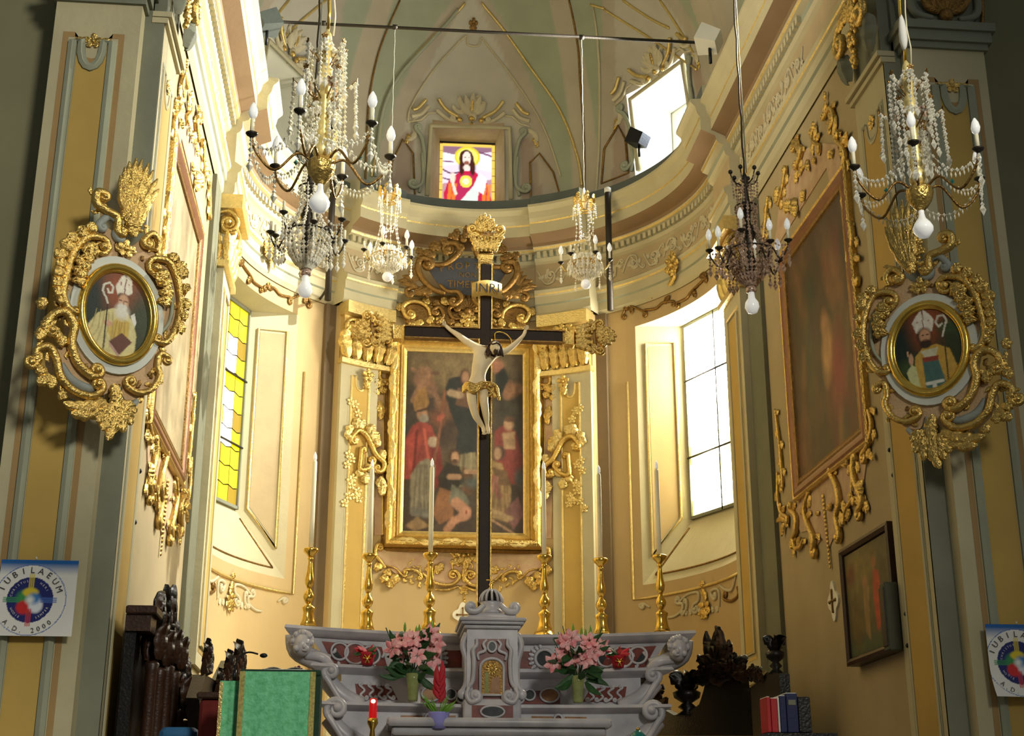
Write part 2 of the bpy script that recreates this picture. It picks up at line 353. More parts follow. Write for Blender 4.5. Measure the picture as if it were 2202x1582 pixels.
for s, n in ((-1, 1), (1, 2)):
    A0 = np.array([s*3.05, 18.15]); B0 = np.array([s*3.56, 16.97]); gz0, gz1 = 4.15, 6.93
    O0 = np.array([s*3.2*math.sin(math.radians(W0)), YC+3.2*math.cos(math.radians(W0))]); O1 = np.array([s*3.2*math.sin(math.radians(W1)), YC+3.2*math.cos(math.radians(W1))])
    P = lambda q, z: (q[0], q[1], z)
    w = thing('window_%d' % n, 'tall leaded window deep in the %s side of the apse' % ('left' if s < 0 else 'right'), 'window', (A0[0], A0[1], gz0)); w['kind'] = 'structure'
    rm = MB(); reveal_quad(rm, P(O0, WB), P(O0, WT), P(A0, gz1), P(A0, gz0)); reveal_quad(rm, P(O1, WB), P(O1, WT), P(B0, gz1), P(B0, gz0))
    arcp = [(s*3.2*math.sin(t), YC+3.2*math.cos(t)) for t in arc(W0, W1)]; k = len(arcp)
    ln = [A0+(B0-A0)*i/(k-1) for i in range(k)]
    loft(rm, [[P(q, WT) for q in arcp], [P(q, gz1) for q in ln]], closed=False); loft(rm, [[P(q, WB) for q in arcp], [P(q, gz0) for q in ln]], closed=False)
    rm.build('reveal', M['cream'], w, smooth=False)
    eu = np.array([*(B0-A0), 0]); gl = np.linalg.norm(eu); GP = Plane((*A0, 0), eu, (-s*eu[1]*s, s*eu[0]*s, 0)) ; GP.n = np.array([-s*math.sin(math.radians(67)), -math.cos(math.radians(67)), 0])
    # panel mouldings on the splayed jamb, sill and head
    eu2 = np.array([*(A0-O0), 0]); JL = np.linalg.norm(eu2); nn = np.array([eu2[1], -eu2[0], 0])*s; nn = nn if nn @ np.array([s*3.1-O0[0]*1.0, 16.9-O0[1], 0]) > 0 else -nn
    JP = Plane((*O0, 0), eu2, nn)
    f0 = lambda u: WB+(gz0-WB)*u/JL
    pm = MB(); lo, hi = JL*.2, JL*.78
    stroke(pm, JP, [(lo, f0(lo)+.22), (lo, 6.72), (hi, 6.7), (hi, f0(hi)+.22)], .022, 4, closed=True, smooth=False)
    pm.build('panel_moulding', M['gold_pale'], w)
    pm = MB(); q0, q1 = lo+.03, hi-.03
    pm.add(JP.pt([q0, q1, q1, q0], [f0(q0)+.28, f0(q1)+.28, 6.66, 6.68], .004), [(0, 1, 2, 3)]); pm.build('jamb_panel', M['frieze' if s < 0 else 'apse'], w, smooth=False)
    def sill(t, q):   # t along the opening, q from wall edge to the glass
        a = np.array(arcp[int(t*(k-1))]); b = ln[int(t*(k-1))]; z = WB+(gz0-WB)*q; r = a*(1-q)+b*q; return (r[0], r[1], z+.012)
    pm = MB(); tube3(pm, [sill(t, .13) for t in np.linspace(.08, 1, 14)], .014, 5); tube3(pm, [sill(.08, q) for q in np.linspace(.13, .85, 6)], .014, 5); pm.build('sill_moulding', M['gold_dark'], w)
    # the gold line round the opening
    pm = MB(); ln_u = lambda t: 3.2*math.radians(t)*s
    stroke(pm, AP, [(ln_u(t), 3.12) for t in (86, 80, 74, 68, 62, 56, 50, 45.2)]+[(ln_u(45.2), 6.2)], .02, 5, smooth=False)
    pm.build('gilt_line', M['gold_pale'], w)
    fr = MB()
    for a, b in ((0, .03), (gl-.03, gl)): fr.add(GP.pt([a, b, b, a]*2, [gz0, gz0, gz1, gz1]*2, [.0]*4+[.05]*4), [(4, 5, 6, 7), (0, 1, 5, 4), (1, 2, 6, 5), (2, 3, 7, 6), (3, 0, 4, 7)])
    for a, b in ((gz0, gz0+.04), (gz1-.04, gz1)): fr.add(GP.pt([0, gl, gl, 0]*2, [a, a, b, b]*2, [.0]*4+[.05]*4), [(4, 5, 6, 7), (0, 1, 5, 4), (1, 2, 6, 5), (2, 3, 7, 6), (3, 0, 4, 7)])
    fr.build('frame', M['stone'], w, smooth=False)
    bars = (4.98, 5.9) if s < 0 else (5.0, 6.1)
    for z in bars:
        br = MB(); tube3(br, GP.pt([0, gl], [z, z], [.05, .05]), .016, 5); br.build('glazing_bar', M['black'], w)
    if s > 0:
        br = MB(); tube3(br, GP.pt([gl*.55, gl*.55], [gz0, gz1], [.05, .05]), .01, 5); br.build('glazing_bar', M['black'], w)
    # leaded panes, each a part
    cols, rows = 5, 11; cw = gl/cols; rh = (gz1-gz0)/rows
    tone = [emat('glass_white', (255, 252, 238), 3.2), emat('glass_yellow', (255, 232, 20), 1.05), emat('glass_gold', (236, 190, 10), .8)] if s < 0 else [emat('glass_bright', (255, 250, 236), 52), emat('glass_tint', (255, 244, 200), 20), emat('glass_pale', (255, 240, 150), 5)]
    lw = .004 if s < 0 else .002
    for i in range(cols):
        for j in range(rows):
            pn = MB(); u0, v0 = i*cw+lw, gz0+j*rh+lw; u1, v1 = (i+1)*cw-lw, gz0+(j+1)*rh-lw
            cu, cv = (u0+u1)/2, (v0+v1)/2; hh = .03 if s < 0 else 0; pts = [(u0, v0+hh), (cu, v0), (u1, v0+hh), (u1, v1+hh-2*lw), (cu, v1-lw), (u0, v1+hh-2*lw)]
            pn.add(GP.pt([p[0] for p in pts], [p[1] for p in pts], [.02]*6), [tuple(range(6))])
            if s < 0: t = 0 if (i in (1, 2) and 2 < j < 9 and (i*2+j) % 4) else (1 if (i*7+j*3) % 4 else 2)
            else: t = 2 if (j < 4 and (i*5+j) % 3 == 0) else (1 if j < 6 else 0)
            o = pn.build('pane', tone[t], w, smooth=False)
# backing behind glass so that no world shows in the leads
    bk = MB(); bk.add(GP.pt([-.1, gl+.1, gl+.1, -.1], [gz0-.1, gz0-.1, gz1+.1, gz1+.1], [-.03]*4), [(0, 1, 2, 3)]); bk.build('lead_net', M['iron'], w, smooth=False)
# ---------------------------------------------------------------- entablature
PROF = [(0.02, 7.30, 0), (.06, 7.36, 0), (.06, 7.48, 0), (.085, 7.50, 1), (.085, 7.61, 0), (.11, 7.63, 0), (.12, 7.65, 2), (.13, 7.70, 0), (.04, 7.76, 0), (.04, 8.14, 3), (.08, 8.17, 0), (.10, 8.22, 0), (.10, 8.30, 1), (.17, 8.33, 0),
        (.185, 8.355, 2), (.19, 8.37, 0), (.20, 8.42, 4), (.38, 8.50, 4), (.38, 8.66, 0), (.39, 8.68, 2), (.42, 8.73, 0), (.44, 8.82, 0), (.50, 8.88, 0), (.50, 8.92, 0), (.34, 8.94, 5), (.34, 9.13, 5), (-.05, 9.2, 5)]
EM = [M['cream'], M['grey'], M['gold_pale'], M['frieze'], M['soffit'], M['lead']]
def entab(name, pts, extra, label=None):
    """pts: plan points (x, y, inward nx, ny)"""
    mb = MB(); m = len(pts)
    for i in range(len(PROF)-1):
        (d0, z0, _), (d1, z1, mi) = PROF[i], PROF[i+1]
        d0 += extra; d1 += extra
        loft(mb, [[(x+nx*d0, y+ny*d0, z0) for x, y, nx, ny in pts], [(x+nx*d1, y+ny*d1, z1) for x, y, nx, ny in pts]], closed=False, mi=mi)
    for e in (0, -1):
        x, y, nx, ny = pts[e]; V = [(x+nx*(d+extra), y+ny*(d+extra), z) for d, z, _ in PROF]+[(x, y, 9.24), (x, y, 7.3)]; mb.add(V, [tuple(range(len(V)))], 0)
    o = mb.build(name, EM, None, smooth=False); o['kind'] = 'structure'; return o
def wallpts(s, y0, y1): return [(s*3.2, y, -s, 0) for y in np.linspace(y0, y1, 3)]
def cylpts(t0, t1): return [(3.2*math.sin(t), YC+3.2*math.cos(t), -math.sin(t), -math.cos(t)) for t in arc(t0, t1)]
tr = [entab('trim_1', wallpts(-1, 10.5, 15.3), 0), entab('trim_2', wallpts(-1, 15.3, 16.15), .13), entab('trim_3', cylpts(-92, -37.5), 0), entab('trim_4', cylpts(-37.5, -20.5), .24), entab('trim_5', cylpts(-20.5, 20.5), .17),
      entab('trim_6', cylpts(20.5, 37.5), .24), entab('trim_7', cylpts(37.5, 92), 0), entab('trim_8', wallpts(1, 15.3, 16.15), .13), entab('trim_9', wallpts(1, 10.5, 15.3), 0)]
# dentil bands (each tooth a few pixels) and the frieze scrollwork
def dentils(par, S, u0, u1, ex):
    mb = MB(); n = int((u1-u0)/.105)
    for i in range(n):
        u = u0+(i+.5)*(u1-u0)/n; q = [S.pt(u+a, z, ex+d) for a in (-.03, .03) for z in (8.225, 8.31) for d in (.08, .15)]
        mb.add(q, [(1, 3, 7, 5), (0, 2, 3, 1), (4, 5, 7, 6), (0, 1, 5, 4), (2, 6, 7, 3)])
    o = mb.build('dentil_band', M['cream'], par, smooth=False); o['kind'] = 'stuff'
r3 = math.radians
for o, S, a, b, ex in ((tr[0], SL, 12.6, 15.28, 0), (tr[8], SR, 12.4, 15.28, 0), (tr[2], AP, -3.2*r3(88), -3.2*r3(38), 0), (tr[3], AP, -3.2*r3(37), -3.2*r3(21), .24), (tr[4], AP, -3.2*r3(20), 3.2*r3(20), .17), (tr[5], AP, 3.2*r3(21), 3.2*r3(37), .24), (tr[6], AP, 3.2*r3(38), 3.2*r3(88), 0)):
    dentils(o, S, a, b, ex)
def rinceau(par, S, u0, u1, ex, n):
    for i in range(n):
        L = (u1-u0)/n; c = u0+(i+.5)*L; sg = 1 if i % 2 else -1
        mb = MB(); z = 7.95
        cscroll(mb, S, [(c-L*.5, z-sg*.10), (c-L*.2, z+sg*.12), (c+L*.12, z+sg*.11), (c+L*.2, z+sg*.02)], .016, 0, -sg*.075, ex+.04, 5)
        cscroll(mb, S, [(c-L*.12, z+sg*.13), (c+L*.2, z-sg*.02), (c+L*.4, z-sg*.11)], .013, 0, sg*.04, ex+.04, 5, 1)
        for k in range(5):
            a = RNG.uniform(0, 6.28); p = (c+RNG.uniform(-.4, .35)*L, z+RNG.uniform(-.09, .09)); leaf(mb, S, p, (p[0]+.11*math.cos(a), p[1]+.08*math.sin(a)), .032, .2, ex+.04, 2)
        mb.build('scroll', M['stucco'], par)
rinceau(tr[0], SL, 13.0, 15.2, 0, 6); rinceau(tr[8], SR, 12.6, 15.2, 0, 7)
rinceau(tr[2], AP, -3.2*r3(88), -3.2*r3(38), 0, 7); rinceau(tr[6], AP, 3.2*r3(38), 3.2*r3(88), 0, 7); rinceau(tr[3], AP, -3.2*r3(36.5), -3.2*r3(21), .24, 2); rinceau(tr[5], AP, 3.2*r3(21), 3.2*r3(36.5), .24, 2)
# ---------------------------------------------------------------- half dome and chancel vault, their painted fields in the plaster
GREEN = np.array(lin((158, 163, 136))[:3]); PINKB = np.array(lin((176, 165, 144))[:3]); RIB = np.array(lin((182, 171, 146))[:3]); PALE = np.array(lin((188, 182, 164))[:3]); MAU = np.array(lin((162, 144, 126))[:3])
def dome_col(u, v):
    t = np.degrees(u/3.0); q = v-DB; C = np.tile(GREEN, (len(t), 1)).astype(float)
    for c in (0, -64, 64):
        w = 27*np.sqrt(np.clip(1-(np.clip(q, 0, 9)/3.25)**1.55, 0, 1)); x = np.abs(t-c)
        k = x < w; C[k] = PINKB; k2 = x < w-5.5; C[k2] = PALE; k3 = (x < w-5.5) & (x > 15) & (q < 1.15); C[k3] = MAU
    for c in (-34.5, 34.5, -94, 94):
        k = np.abs(t-c) < 3.6-.0*q; C[k] = RIB
    C[q > 4.0] = RIB; return C
W3 = (-8.2, 8.8); LW = [(-8.2, 8.8, 9.28, 10.27), (52.0, 75.0, 9.35, 10.5), (-75.0, -52.0, 9.35, 10.5)]
HOLE = [(-10.5, 11.0, 9.24, 10.6), (50.5, 77.0, 9.24, 10.6), (-77, -50.5, 9.24, 10.6)]
tt = sorted(set(list(np.arange(-92, 92.1, 1.0))+[h for q in HOLE for h in q[:2]])); vv = sorted(set([9.2+i*.08 for i in range(50)]+[13.25, 13.35, 13.45, 13.52, 13.56, 13.6]+[h for q in HOLE for h in q[2:]]))
U, V = np.meshgrid(np.radians(tt)*3.0, vv); P = DM.pt(U, V, 0).reshape(-1, 3); nu = len(tt); mb = MB(); F = []
for j in range(len(vv)-1):
    for i in range(nu-1):
        tm, vm = (tt[i]+tt[i+1])/2, (vv[j]+vv[j+1])/2
        if any(a < tm < b and c < vm < d for a, b, c, d in HOLE): continue
        F.append((j*nu+i, j*nu+i+1, (j+1)*nu+i+1, (j+1)*nu+i))
mb.add(P, F); dome = struct('ceiling_dome', mb, M['fresco'], smooth=True)
def setcol(o, C):
    at = o.data.color_attributes.new('Col', 'FLOAT_COLOR', 'POINT'); C = np.concatenate([C, np.ones((len(C), 1))], 1); at.data.foreach_set('color', C.astype(np.float32).ravel())
setcol(dome, dome_col(U.reshape(-1), V.reshape(-1)))
# chancel barrel vault
yy = np.linspace(10.4, YC+.02, 60); aa = np.linspace(0, PI, 61); Y2, A2 = np.meshgrid(yy, aa)
P = np.stack([3.15*np.cos(A2), Y2, DB+DH*np.sin(A2)], -1).reshape(-1, 3); mb = MB(); n2 = len(yy)
mb.add(P, [(j*n2+i, j*n2+i+1, (j+1)*n2+i+1, (j+1)*n2+i) for j in range(60) for i in range(n2-1)]); vault = struct('ceiling_vault', mb, M['fresco'], smooth=True)
C = np.tile(GREEN, (len(P), 1)); yv = P[:, 1]; av = np.degrees(A2.reshape(-1)); C[(yv > 14.7)] = PINKB; C[(yv > 15.7)] = RIB
w = 1.6*np.sqrt(np.clip(1-(np.minimum(av, 180-av)/55)**1.5, 0, 1)); C[np.abs(yv-12.8) < w] = PALE; setcol(vault, C)
# vault mouldings
def vline(pix, r=.022, m='gold_pale', S=DM):
    mb = MB(); stroke(mb, S, [S.uv(*p) for p in pix], r, 5); mb.build('vault_moulding', M[m], dome)
L1 = [(812, 312), (828, 222), (868, 150), (930, 80), (1000, 6)]
vline([(798, 380)]+L1); vline([(1252, 400), (1240, 330), (1200, 230), (1130, 130), (1080, 60), (1036, 6)])
vline([(785, 400), (788, 310), (795, 200), (818, 100), (860, 0)], .018, 'gold_dark'); vline([(1256, 420), (1250, 200), (1243, 100), (1224, 0)], .018, 'gold_dark')
vline([(1280, 430), (1290, 220), (1278, 30)], .02, 'cream')
vline([(806, 380), (822, 240), (860, 160), (925, 88), (985, 20)], .03, 'grey')
for P1 in ([(1440, 60), (1400, 40), (1340, 0)], [(1500, 130), (1460, 60), (1420, 0)], [(1300, 20), (1380, 70), (1440, 110), (1500, 150)], [(1270, 10), (1300, 18)], [(700, 0), (640, 50), (600, 90)], [(620, 0), (575, 60)]): vline(P1, .02, 'gold_pale')
# inner panel of the centre lunette with its little keystone
for P1 in ([(880, 236), (905, 190), (945, 135), (1000, 78), (1006, 96), (1028, 98), (1036, 80)], [(1036, 80), (1090, 150), (1140, 222), (1176, 290), (1206, 380)], [(880, 236), (878, 262), (900, 250)], [(1275, 10), (1290, 215)]): vline(P1, .016, 'cream')
mb = MB(); flower(mb, DM, DM.uv(1018, 52), .09, 5); leaf(mb, DM, DM.uv(1018, 68), DM.uv(1019, 40), .05); mb.build('flower', M['gold_dark'], dome)
# ---------------------------------------------------------------- lunette windows
def lunette(n, t0, t1, z0, z1, label, depth=.55):
    w = thing('window_%d' % n, label, 'window', (3.15*math.sin(r3((t0+t1)/2)), YC+3.15*math.cos(r3((t0+t1)/2)), z0)); w['kind'] = 'structure'
    h = [q for q in HOLE if q[0] <= t0+3 and q[1] >= t1-3][0]; tm = r3((t0+t1)/2); nrm = np.array([-math.sin(tm), -math.cos(tm), 0]); eu = np.array([math.cos(tm), -math.sin(tm), 0])
    GPl = Plane((3.7*math.sin(tm), YC+3.7*math.cos(tm), 0), eu, nrm); half = 3.2*math.tan(r3((t1-t0)/2)); mb = MB()
    def edge(tv): t = r3(tv[0]); return DM.pt(3.0*t, tv[1], 0)
    o4 = [edge(q) for q in ((h[0], h[2]), (h[1], h[2]), (h[1], h[3]), (h[0], h[3]))]; g4 = [GPl.pt(u, v, 0) for u, v in ((-half, z0), (half, z0), (half, z1), (-half, z1))]
    for i in range(4):
        k = 8; e0 = [edge((h[0]+(h[1]-h[0])*j/k, h[2] if i == 0 else h[3])) for j in range(k+1)] if i in (0, 2) else None
        if e0 is not None:
            gg = [g4[0]+(g4[1]-g4[0])*j/k for j in range(k+1)] if i == 0 else [g4[3]+(g4[2]-g4[3])*j/k for j in range(k+1)]
            loft(mb, [e0, gg], closed=False)
        else: mb.add([o4[i], o4[(i+1) % 4], g4[(i+1) % 4], g4[i]], [(0, 1, 2, 3)])
    mb.build('reveal', M['stucco'] if n == 3 else M['white'], w, smooth=False)
    return w, GPl, half, z0, z1
# ---------------------------------------------------------------- painter for flat pictures (altarpiece, portraits, stained glass, posters)
class Canvas:
    def __init__(s, asp, bg, n=220):
        s.asp = asp; s.h = n; s.w = max(8, int(n*asp)); s.X, s.Y = np.meshgrid((np.arange(s.w)+.5)/s.w, (np.arange(s.h)+.5)/s.h)
        s.a = np.tile(np.array(lin(bg)[:3]), (s.h, s.w, 1)).astype(float)
    def put(s, m, col): m = m[..., None]; s.a = s.a*(1-m)+np.array(lin(col)[:3])*m
    def ell(s, cx, cy, rx, ry, col, rot=0, soft=.2, op=1):
        dx = (s.X-cx)*s.asp; dy = s.Y-cy; c, n = math.cos(rot), math.sin(rot); q = np.sqrt(((dx*c+dy*n)/(rx*s.asp))**2+((-dx*n+dy*c)/ry)**2)
        s.put(np.clip((1+soft-q)/(2*soft+1e-6)+0, 0, 1)*op if soft > .01 else (q < 1)*op*1.0, col)
    def poly(s, P, col, soft=1, op=1):
        m = np.zeros((s.h, s.w), bool); P = np.array(P, float); n = len(P)
        for i in range(n):
            (x0, y0), (x1, y1) = P[i], P[(i+1) % n]
            if y0 == y1: continue
            c = (s.Y > min(y0, y1)) & (s.Y <= max(y0, y1)) & (s.X < x0+(s.Y-y0)*(x1-x0)/(y1-y0)); m ^= c
        m = m.astype(float)
        for _ in range(soft):
            q = np.pad(m, 1, mode='edge'); m = (q[1:-1, 1:-1]*4+q[:-2, 1:-1]+q[2:, 1:-1]+q[1:-1, :-2]+q[1:-1, 2:])/8
        s.put(m*op, col)
    def line(s, P, w, col, op=1):
        P = np.array(P, float); m = np.zeros((s.h, s.w))
        for (x0, y0), (x1, y1) in zip(P[:-1], P[1:]):
            dx, dy = (x1-x0)*s.asp, y1-y0; L = dx*dx+dy*dy+1e-12; t = np.clip((((s.X-x0)*s.asp)*dx+(s.Y-y0)*dy)/L, 0, 1)
            d = np.hypot((s.X-x0)*s.asp-t*dx, s.Y-y0-t*dy); m = np.maximum(m, np.clip((w-d)/(.35*w+.002)+.5, 0, 1))
        s.put(m*op, col)
    def folds(s, P, n, col, w=.006, op=.5, seed=1):
        rs = np.random.RandomState(seed); (x0, y0), (x1, y1), sp = P
        for i in range(n):
            f = (i+.5)/n-.5; s.line([(x0+f*sp, y0), (x0+f*sp*1.3+rs.uniform(-.02, .02), (y0+y1)/2), (x1+f*sp*1.6, y1)], w, col, op)
    def noise(s, amp, k=14, seed=3):
        rs = np.random.RandomState(seed); g = rs.rand(k+2, k+2); xi = s.X*k; yi = s.Y*k; x0 = xi.astype(int); y0 = yi.astype(int); fx = xi-x0; fy = yi-y0; fx = fx*fx*(3-2*fx); fy = fy*fy*(3-2*fy)
        v = (g[y0, x0]*(1-fx)+g[y0, x0+1]*fx)*(1-fy)+(g[y0+1, x0]*(1-fx)+g[y0+1, x0+1]*fx)*fy; s.a *= (1+amp*(v-.5)*2)[..., None]
    def fn(s, u0, u1, v0, v1):
        def f(U, V):
            i = np.clip(((U-u0)/(u1-u0)*s.w).astype(int), 0, s.w-1); j = np.clip(((V-v0)/(v1-v0)*s.h).astype(int), 0, s.h-1); return s.a[j, i]
        return f
# ---------------------------------------------------------------- window 3: stained glass over the altar
w3, G3, hf, z0, z1 = lunette(3, -7.0, 8.6, 9.45, 10.66, 'small square stained glass window of a haloed figure in red, over the altar')
hf = .44; z0, z1 = 9.5, 10.6
cv = Canvas(.77, (236, 222, 236), 130)
cv.poly([(0, 0), (1, 0), (1, .45), (0, .35)], (196, 150, 160)); cv.poly([(0, .62), (.5, .7), (.35, .85), (0, .88)], (248, 244, 250)); cv.poly([(0, .86), (.45, .8), (1, .9), (1, 1), (0, 1)], (150, 110, 130)); cv.poly([(.68, .6), (1, .55), (1, .8), (.7, .85)], (244, 240, 248))
cv.line([(0, .6), (.2, .52), (.4, .55)], .012, (110, 60, 100)); cv.line([(0, .45), (.2, .42), (.35, .46)], .01, (110, 60, 100)); cv.line([(0, .72), (.25, .7)], .01, (140, 90, 130)); cv.line([(.7, .88), (1, .8)], .012, (120, 70, 110))
cv.ell(.5, .79, .23, .17, (236, 214, 40), soft=.05); cv.ell(.5, .79, .19, .14, (250, 240, 120), soft=.05)
cv.poly([(.08, .2), (.18, .42), (.38, .56), (.62, .58), (.85, .4), (.95, .1), (.9, 0), (.1, 0)], (206, 24, 70)); cv.poly([(.3, .05), (.35, .5), (.6, .52), (.6, .1)], (190, 40, 90))
for x in (.14, .22, .76, .84): cv.poly([(x, .02), (x+.06, .02), (x+.1, .36), (x+.03, .36)], (244, 140, 40), 1, .8)
cv.poly([(.3, 0), (.62, .34), (.72, .3), (.68, 0)], (226, 240, 226)); cv.poly([(.6, .3), (.72, .55), (.86, .45), (.8, .2)], (250, 246, 250)); cv.ell(.48, .4, .11, .1, (250, 226, 90), soft=.05); cv.ell(.48, .4, .06, .05, (252, 246, 200), soft=.05)
cv.ell(.48, .76, .13, .15, (70, 26, 24), soft=.05); cv.ell(.4, .62, .05, .12, (70, 26, 24)); cv.ell(.6, .62, .05, .12, (70, 26, 24)); cv.ell(.49, .77, .075, .11, (252, 228, 214), soft=.08); cv.ell(.49, .69, .05, .04, (150, 90, 70)); cv.ell(.49, .62, .06, .05, (252, 228, 214))
cv.ell(.24, .45, .05, .09, (250, 226, 206)); cv.line([(.24, .38), (.3, .2)], .02, (250, 226, 206))
for x in (.46, .53): cv.ell(x, .785, .012, .01, (60, 30, 30))
for P0 in ([(0, 0), (0, 1), (1, 1), (1, 0), (0, 0)],): cv.line(P0, .045, (250, 206, 90))
for k in range(9): cv.line([(0, k/8.), (.05, k/8.)], .006, (120, 70, 40)); cv.line([(.95, k/8.), (1, k/8.)], .006, (120, 70, 40))
glass_grid(G3, -hf, hf, z0, z1, 64, 84, cv.fn(-hf, hf, z0, z1), 'stained_glass', emat('stained_glass', (0, 0, 0), 1.05, attr='Col'), w3, .02)
fm = MB(); u = hf+.02
for a, b in (((-u, z0-.02), (u, z0)), ((-u, z1), (u, z1+.03)), ((-u, z0), (-hf, z1)), ((hf, z0), (u, z1))): fm.add(G3.pt([a[0], b[0], b[0], a[0]], [a[1], a[1], b[1], b[1]], [.035]*4), [(0, 1, 2, 3)])
fm.build('frame', M['iron'], w3, smooth=False)
rm = MB(); rm.add(G3.pt([-1.2, 1.2, 1.2, -1.2], [8.9, 8.9, 11, 11], [-.02]*4), [(0, 1, 2, 3)]); rm.build('reveal_back', M['stucco'], w3, smooth=False)
SKYB = emat('daylight_glass', (232, 242, 255), 26); SKYD = emat('pale_blue_glass', (140, 200, 250), 2.5)
w4, G4, h4, a4, b4 = lunette(4, 52.5, 75.5, 9.4, 10.5, 'bright square lunette window high on the right of the apse')
mb = MB(); mb.add(G4.pt([-.32, .42, .42, -.32], [9.55, 9.55, 10.36, 10.36], [.01]*4), [(0, 1, 2, 3)]); mb.build('pane', SKYB, w4, smooth=False)
mb = MB(); mb.add(G4.pt([-.36, .46, .46, -.36], [9.5, 9.5, 10.42, 10.42], [.0]*4), [(0, 1, 2, 3)]); mb.build('pane', SKYD, w4, smooth=False)
mb = MB(); mb.add(G4.pt([-1.2, 1.2, 1.2, -1.2], [8.9, 8.9, 11, 11], [-.02]*4), [(0, 1, 2, 3)]); mb.build('reveal_back', M['white'], w4, smooth=False)
w5, G5, h5, a5, b5 = lunette(5, -75.5, -52.5, 9.4, 10.5, 'lunette window high on the left of the apse, behind the crystal chandelier')
mb = MB(); mb.add(G5.pt([-.42, .36, .36, -.42], [9.5, 9.5, 10.4, 10.4], [.0]*4), [(0, 1, 2, 3)]); mb.build('pane', emat('dim_glass', (190, 210, 206), .55), w5, smooth=False)
mb = MB(); mb.add(G5.pt([-1.2, 1.2, 1.2, -1.2], [8.9, 8.9, 11, 11], [-.02]*4), [(0, 1, 2, 3)]); mb.build('reveal_back', M['white'], w5, smooth=False)
# baroque surround of a lunette window (built once in dome coordinates, turned for the other two)
def surround(w, tc, seed):
    c = 3.0*r3(tc); U = lambda x: c+x
    def px(x, y): p = DM.uv(x, y); return (p[0]-3.0*r3(.9)+c, p[1])
    def mir(P): return [(2*c-(a), b) for a, b in P]
    for sg in (0, 1):
        f = mir if sg else (lambda P: P)
        mb = MB(); cscroll(mb, DM, f([px(900, 415), px(912, 360), px(906, 300), px(892, 278)]), .03, 0, .05*(1 if sg else -1), .02, 6); cscroll(mb, DM, f([px(906, 330), px(908, 390), px(893, 405)]), .028, 0, .075*(1 if sg else -1), .03, 6); mb.build('jamb_scroll', M['grey'], w)
        mb = MB(); stroke(mb, DM, f([px(886, 236), px(898, 232), px(915, 214)]), .03, 5, .03); stroke(mb, DM, f([px(942, 212), px(958, 235), px(985, 252)]), .03, 5, .03); mb.build('pediment_scroll', M['gold_pale'], w)
        mb = MB(); stroke(mb, DM, f([px(884, 250), px(905, 245), px(922, 228)]), .035, 5, .0); stroke(mb, DM, f([px(884, 262), px(905, 258), px(922, 243), px(938, 243)]), .02, 5, .0, smooth=False); stroke(mb, DM, f([px(938, 236), px(962, 256), px(985, 262)]), .035, 5, .0); cscroll(mb, DM, f([px(960, 240), px(975, 250)]), .02, 0, -.04*(1 if not sg else -1), .03); mb.build('pediment_moulding', M['stucco'], w)
        mb = MB(); bump(mb, DM, f([px(988, 258)])[0], .045, .04); leaf(mb, DM, f([px(878, 288)])[0], f([px(868, 308)])[0], .04, .2); mb.build('gilt_boss', M['gold'], w)
        mb = MB(); leaf(mb, DM, f([px(890, 270)])[0], f([px(872, 300)])[0], .05, .3, 0); leaf(mb, DM, f([px(1000, 240)])[0], f([px(975, 222)])[0], .05, .3); leaf(mb, DM, f([px(1008, 235)])[0], f([px(990, 205)])[0], .055, .2); mb.build('leaf', M['stucco'], w)
    mb = MB(); shell(mb, DM, px(1016, 252), .36, .8, 2.34, 5, .02); mb.build('shell_crest', M['stucco'], w)
    mb = MB(); bump(mb, DM, px(1014, 256), .05, .07); leaf(mb, DM, px(1014, 262), px(1014, 278), .03); leaf(mb, DM, px(1014, 240), px(1016, 215), .03, 0, .07); mb.build('gilt_drop', M['gold'], w)
    fr = MB(); q = [px(908, 420), px(908, 268), px(1119, 274), px(1121, 428)]; q = [(min(max(a, c-.62), c+.62), b) for a, b in q]; stroke(fr, DM, q, .045, 4, -.01, smooth=False); fr.build('window_architrave', M['cream'], w)
surround(w3, .9, 1); surround(w4, 63.8, 2); surround(w5, -63.8, 3)
# rose-coloured side panels either side of each lunette
for par, P1 in ((dome, [(838, 420), (842, 350), (866, 300), (888, 330), (892, 425)]), (dome, [(1142, 430), (1140, 350), (1160, 330), (1190, 370), (1206, 425)]), (dome, [(1294, 395), (1300, 320), (1330, 270), (1346, 300), (1352, 372)])):
    mb = MB(); stroke(mb, DM, [DM.uv(*p) for p in P1], .018, 4, closed=True, smooth=False); mb.build('panel_moulding', M['gold_dark'], par)
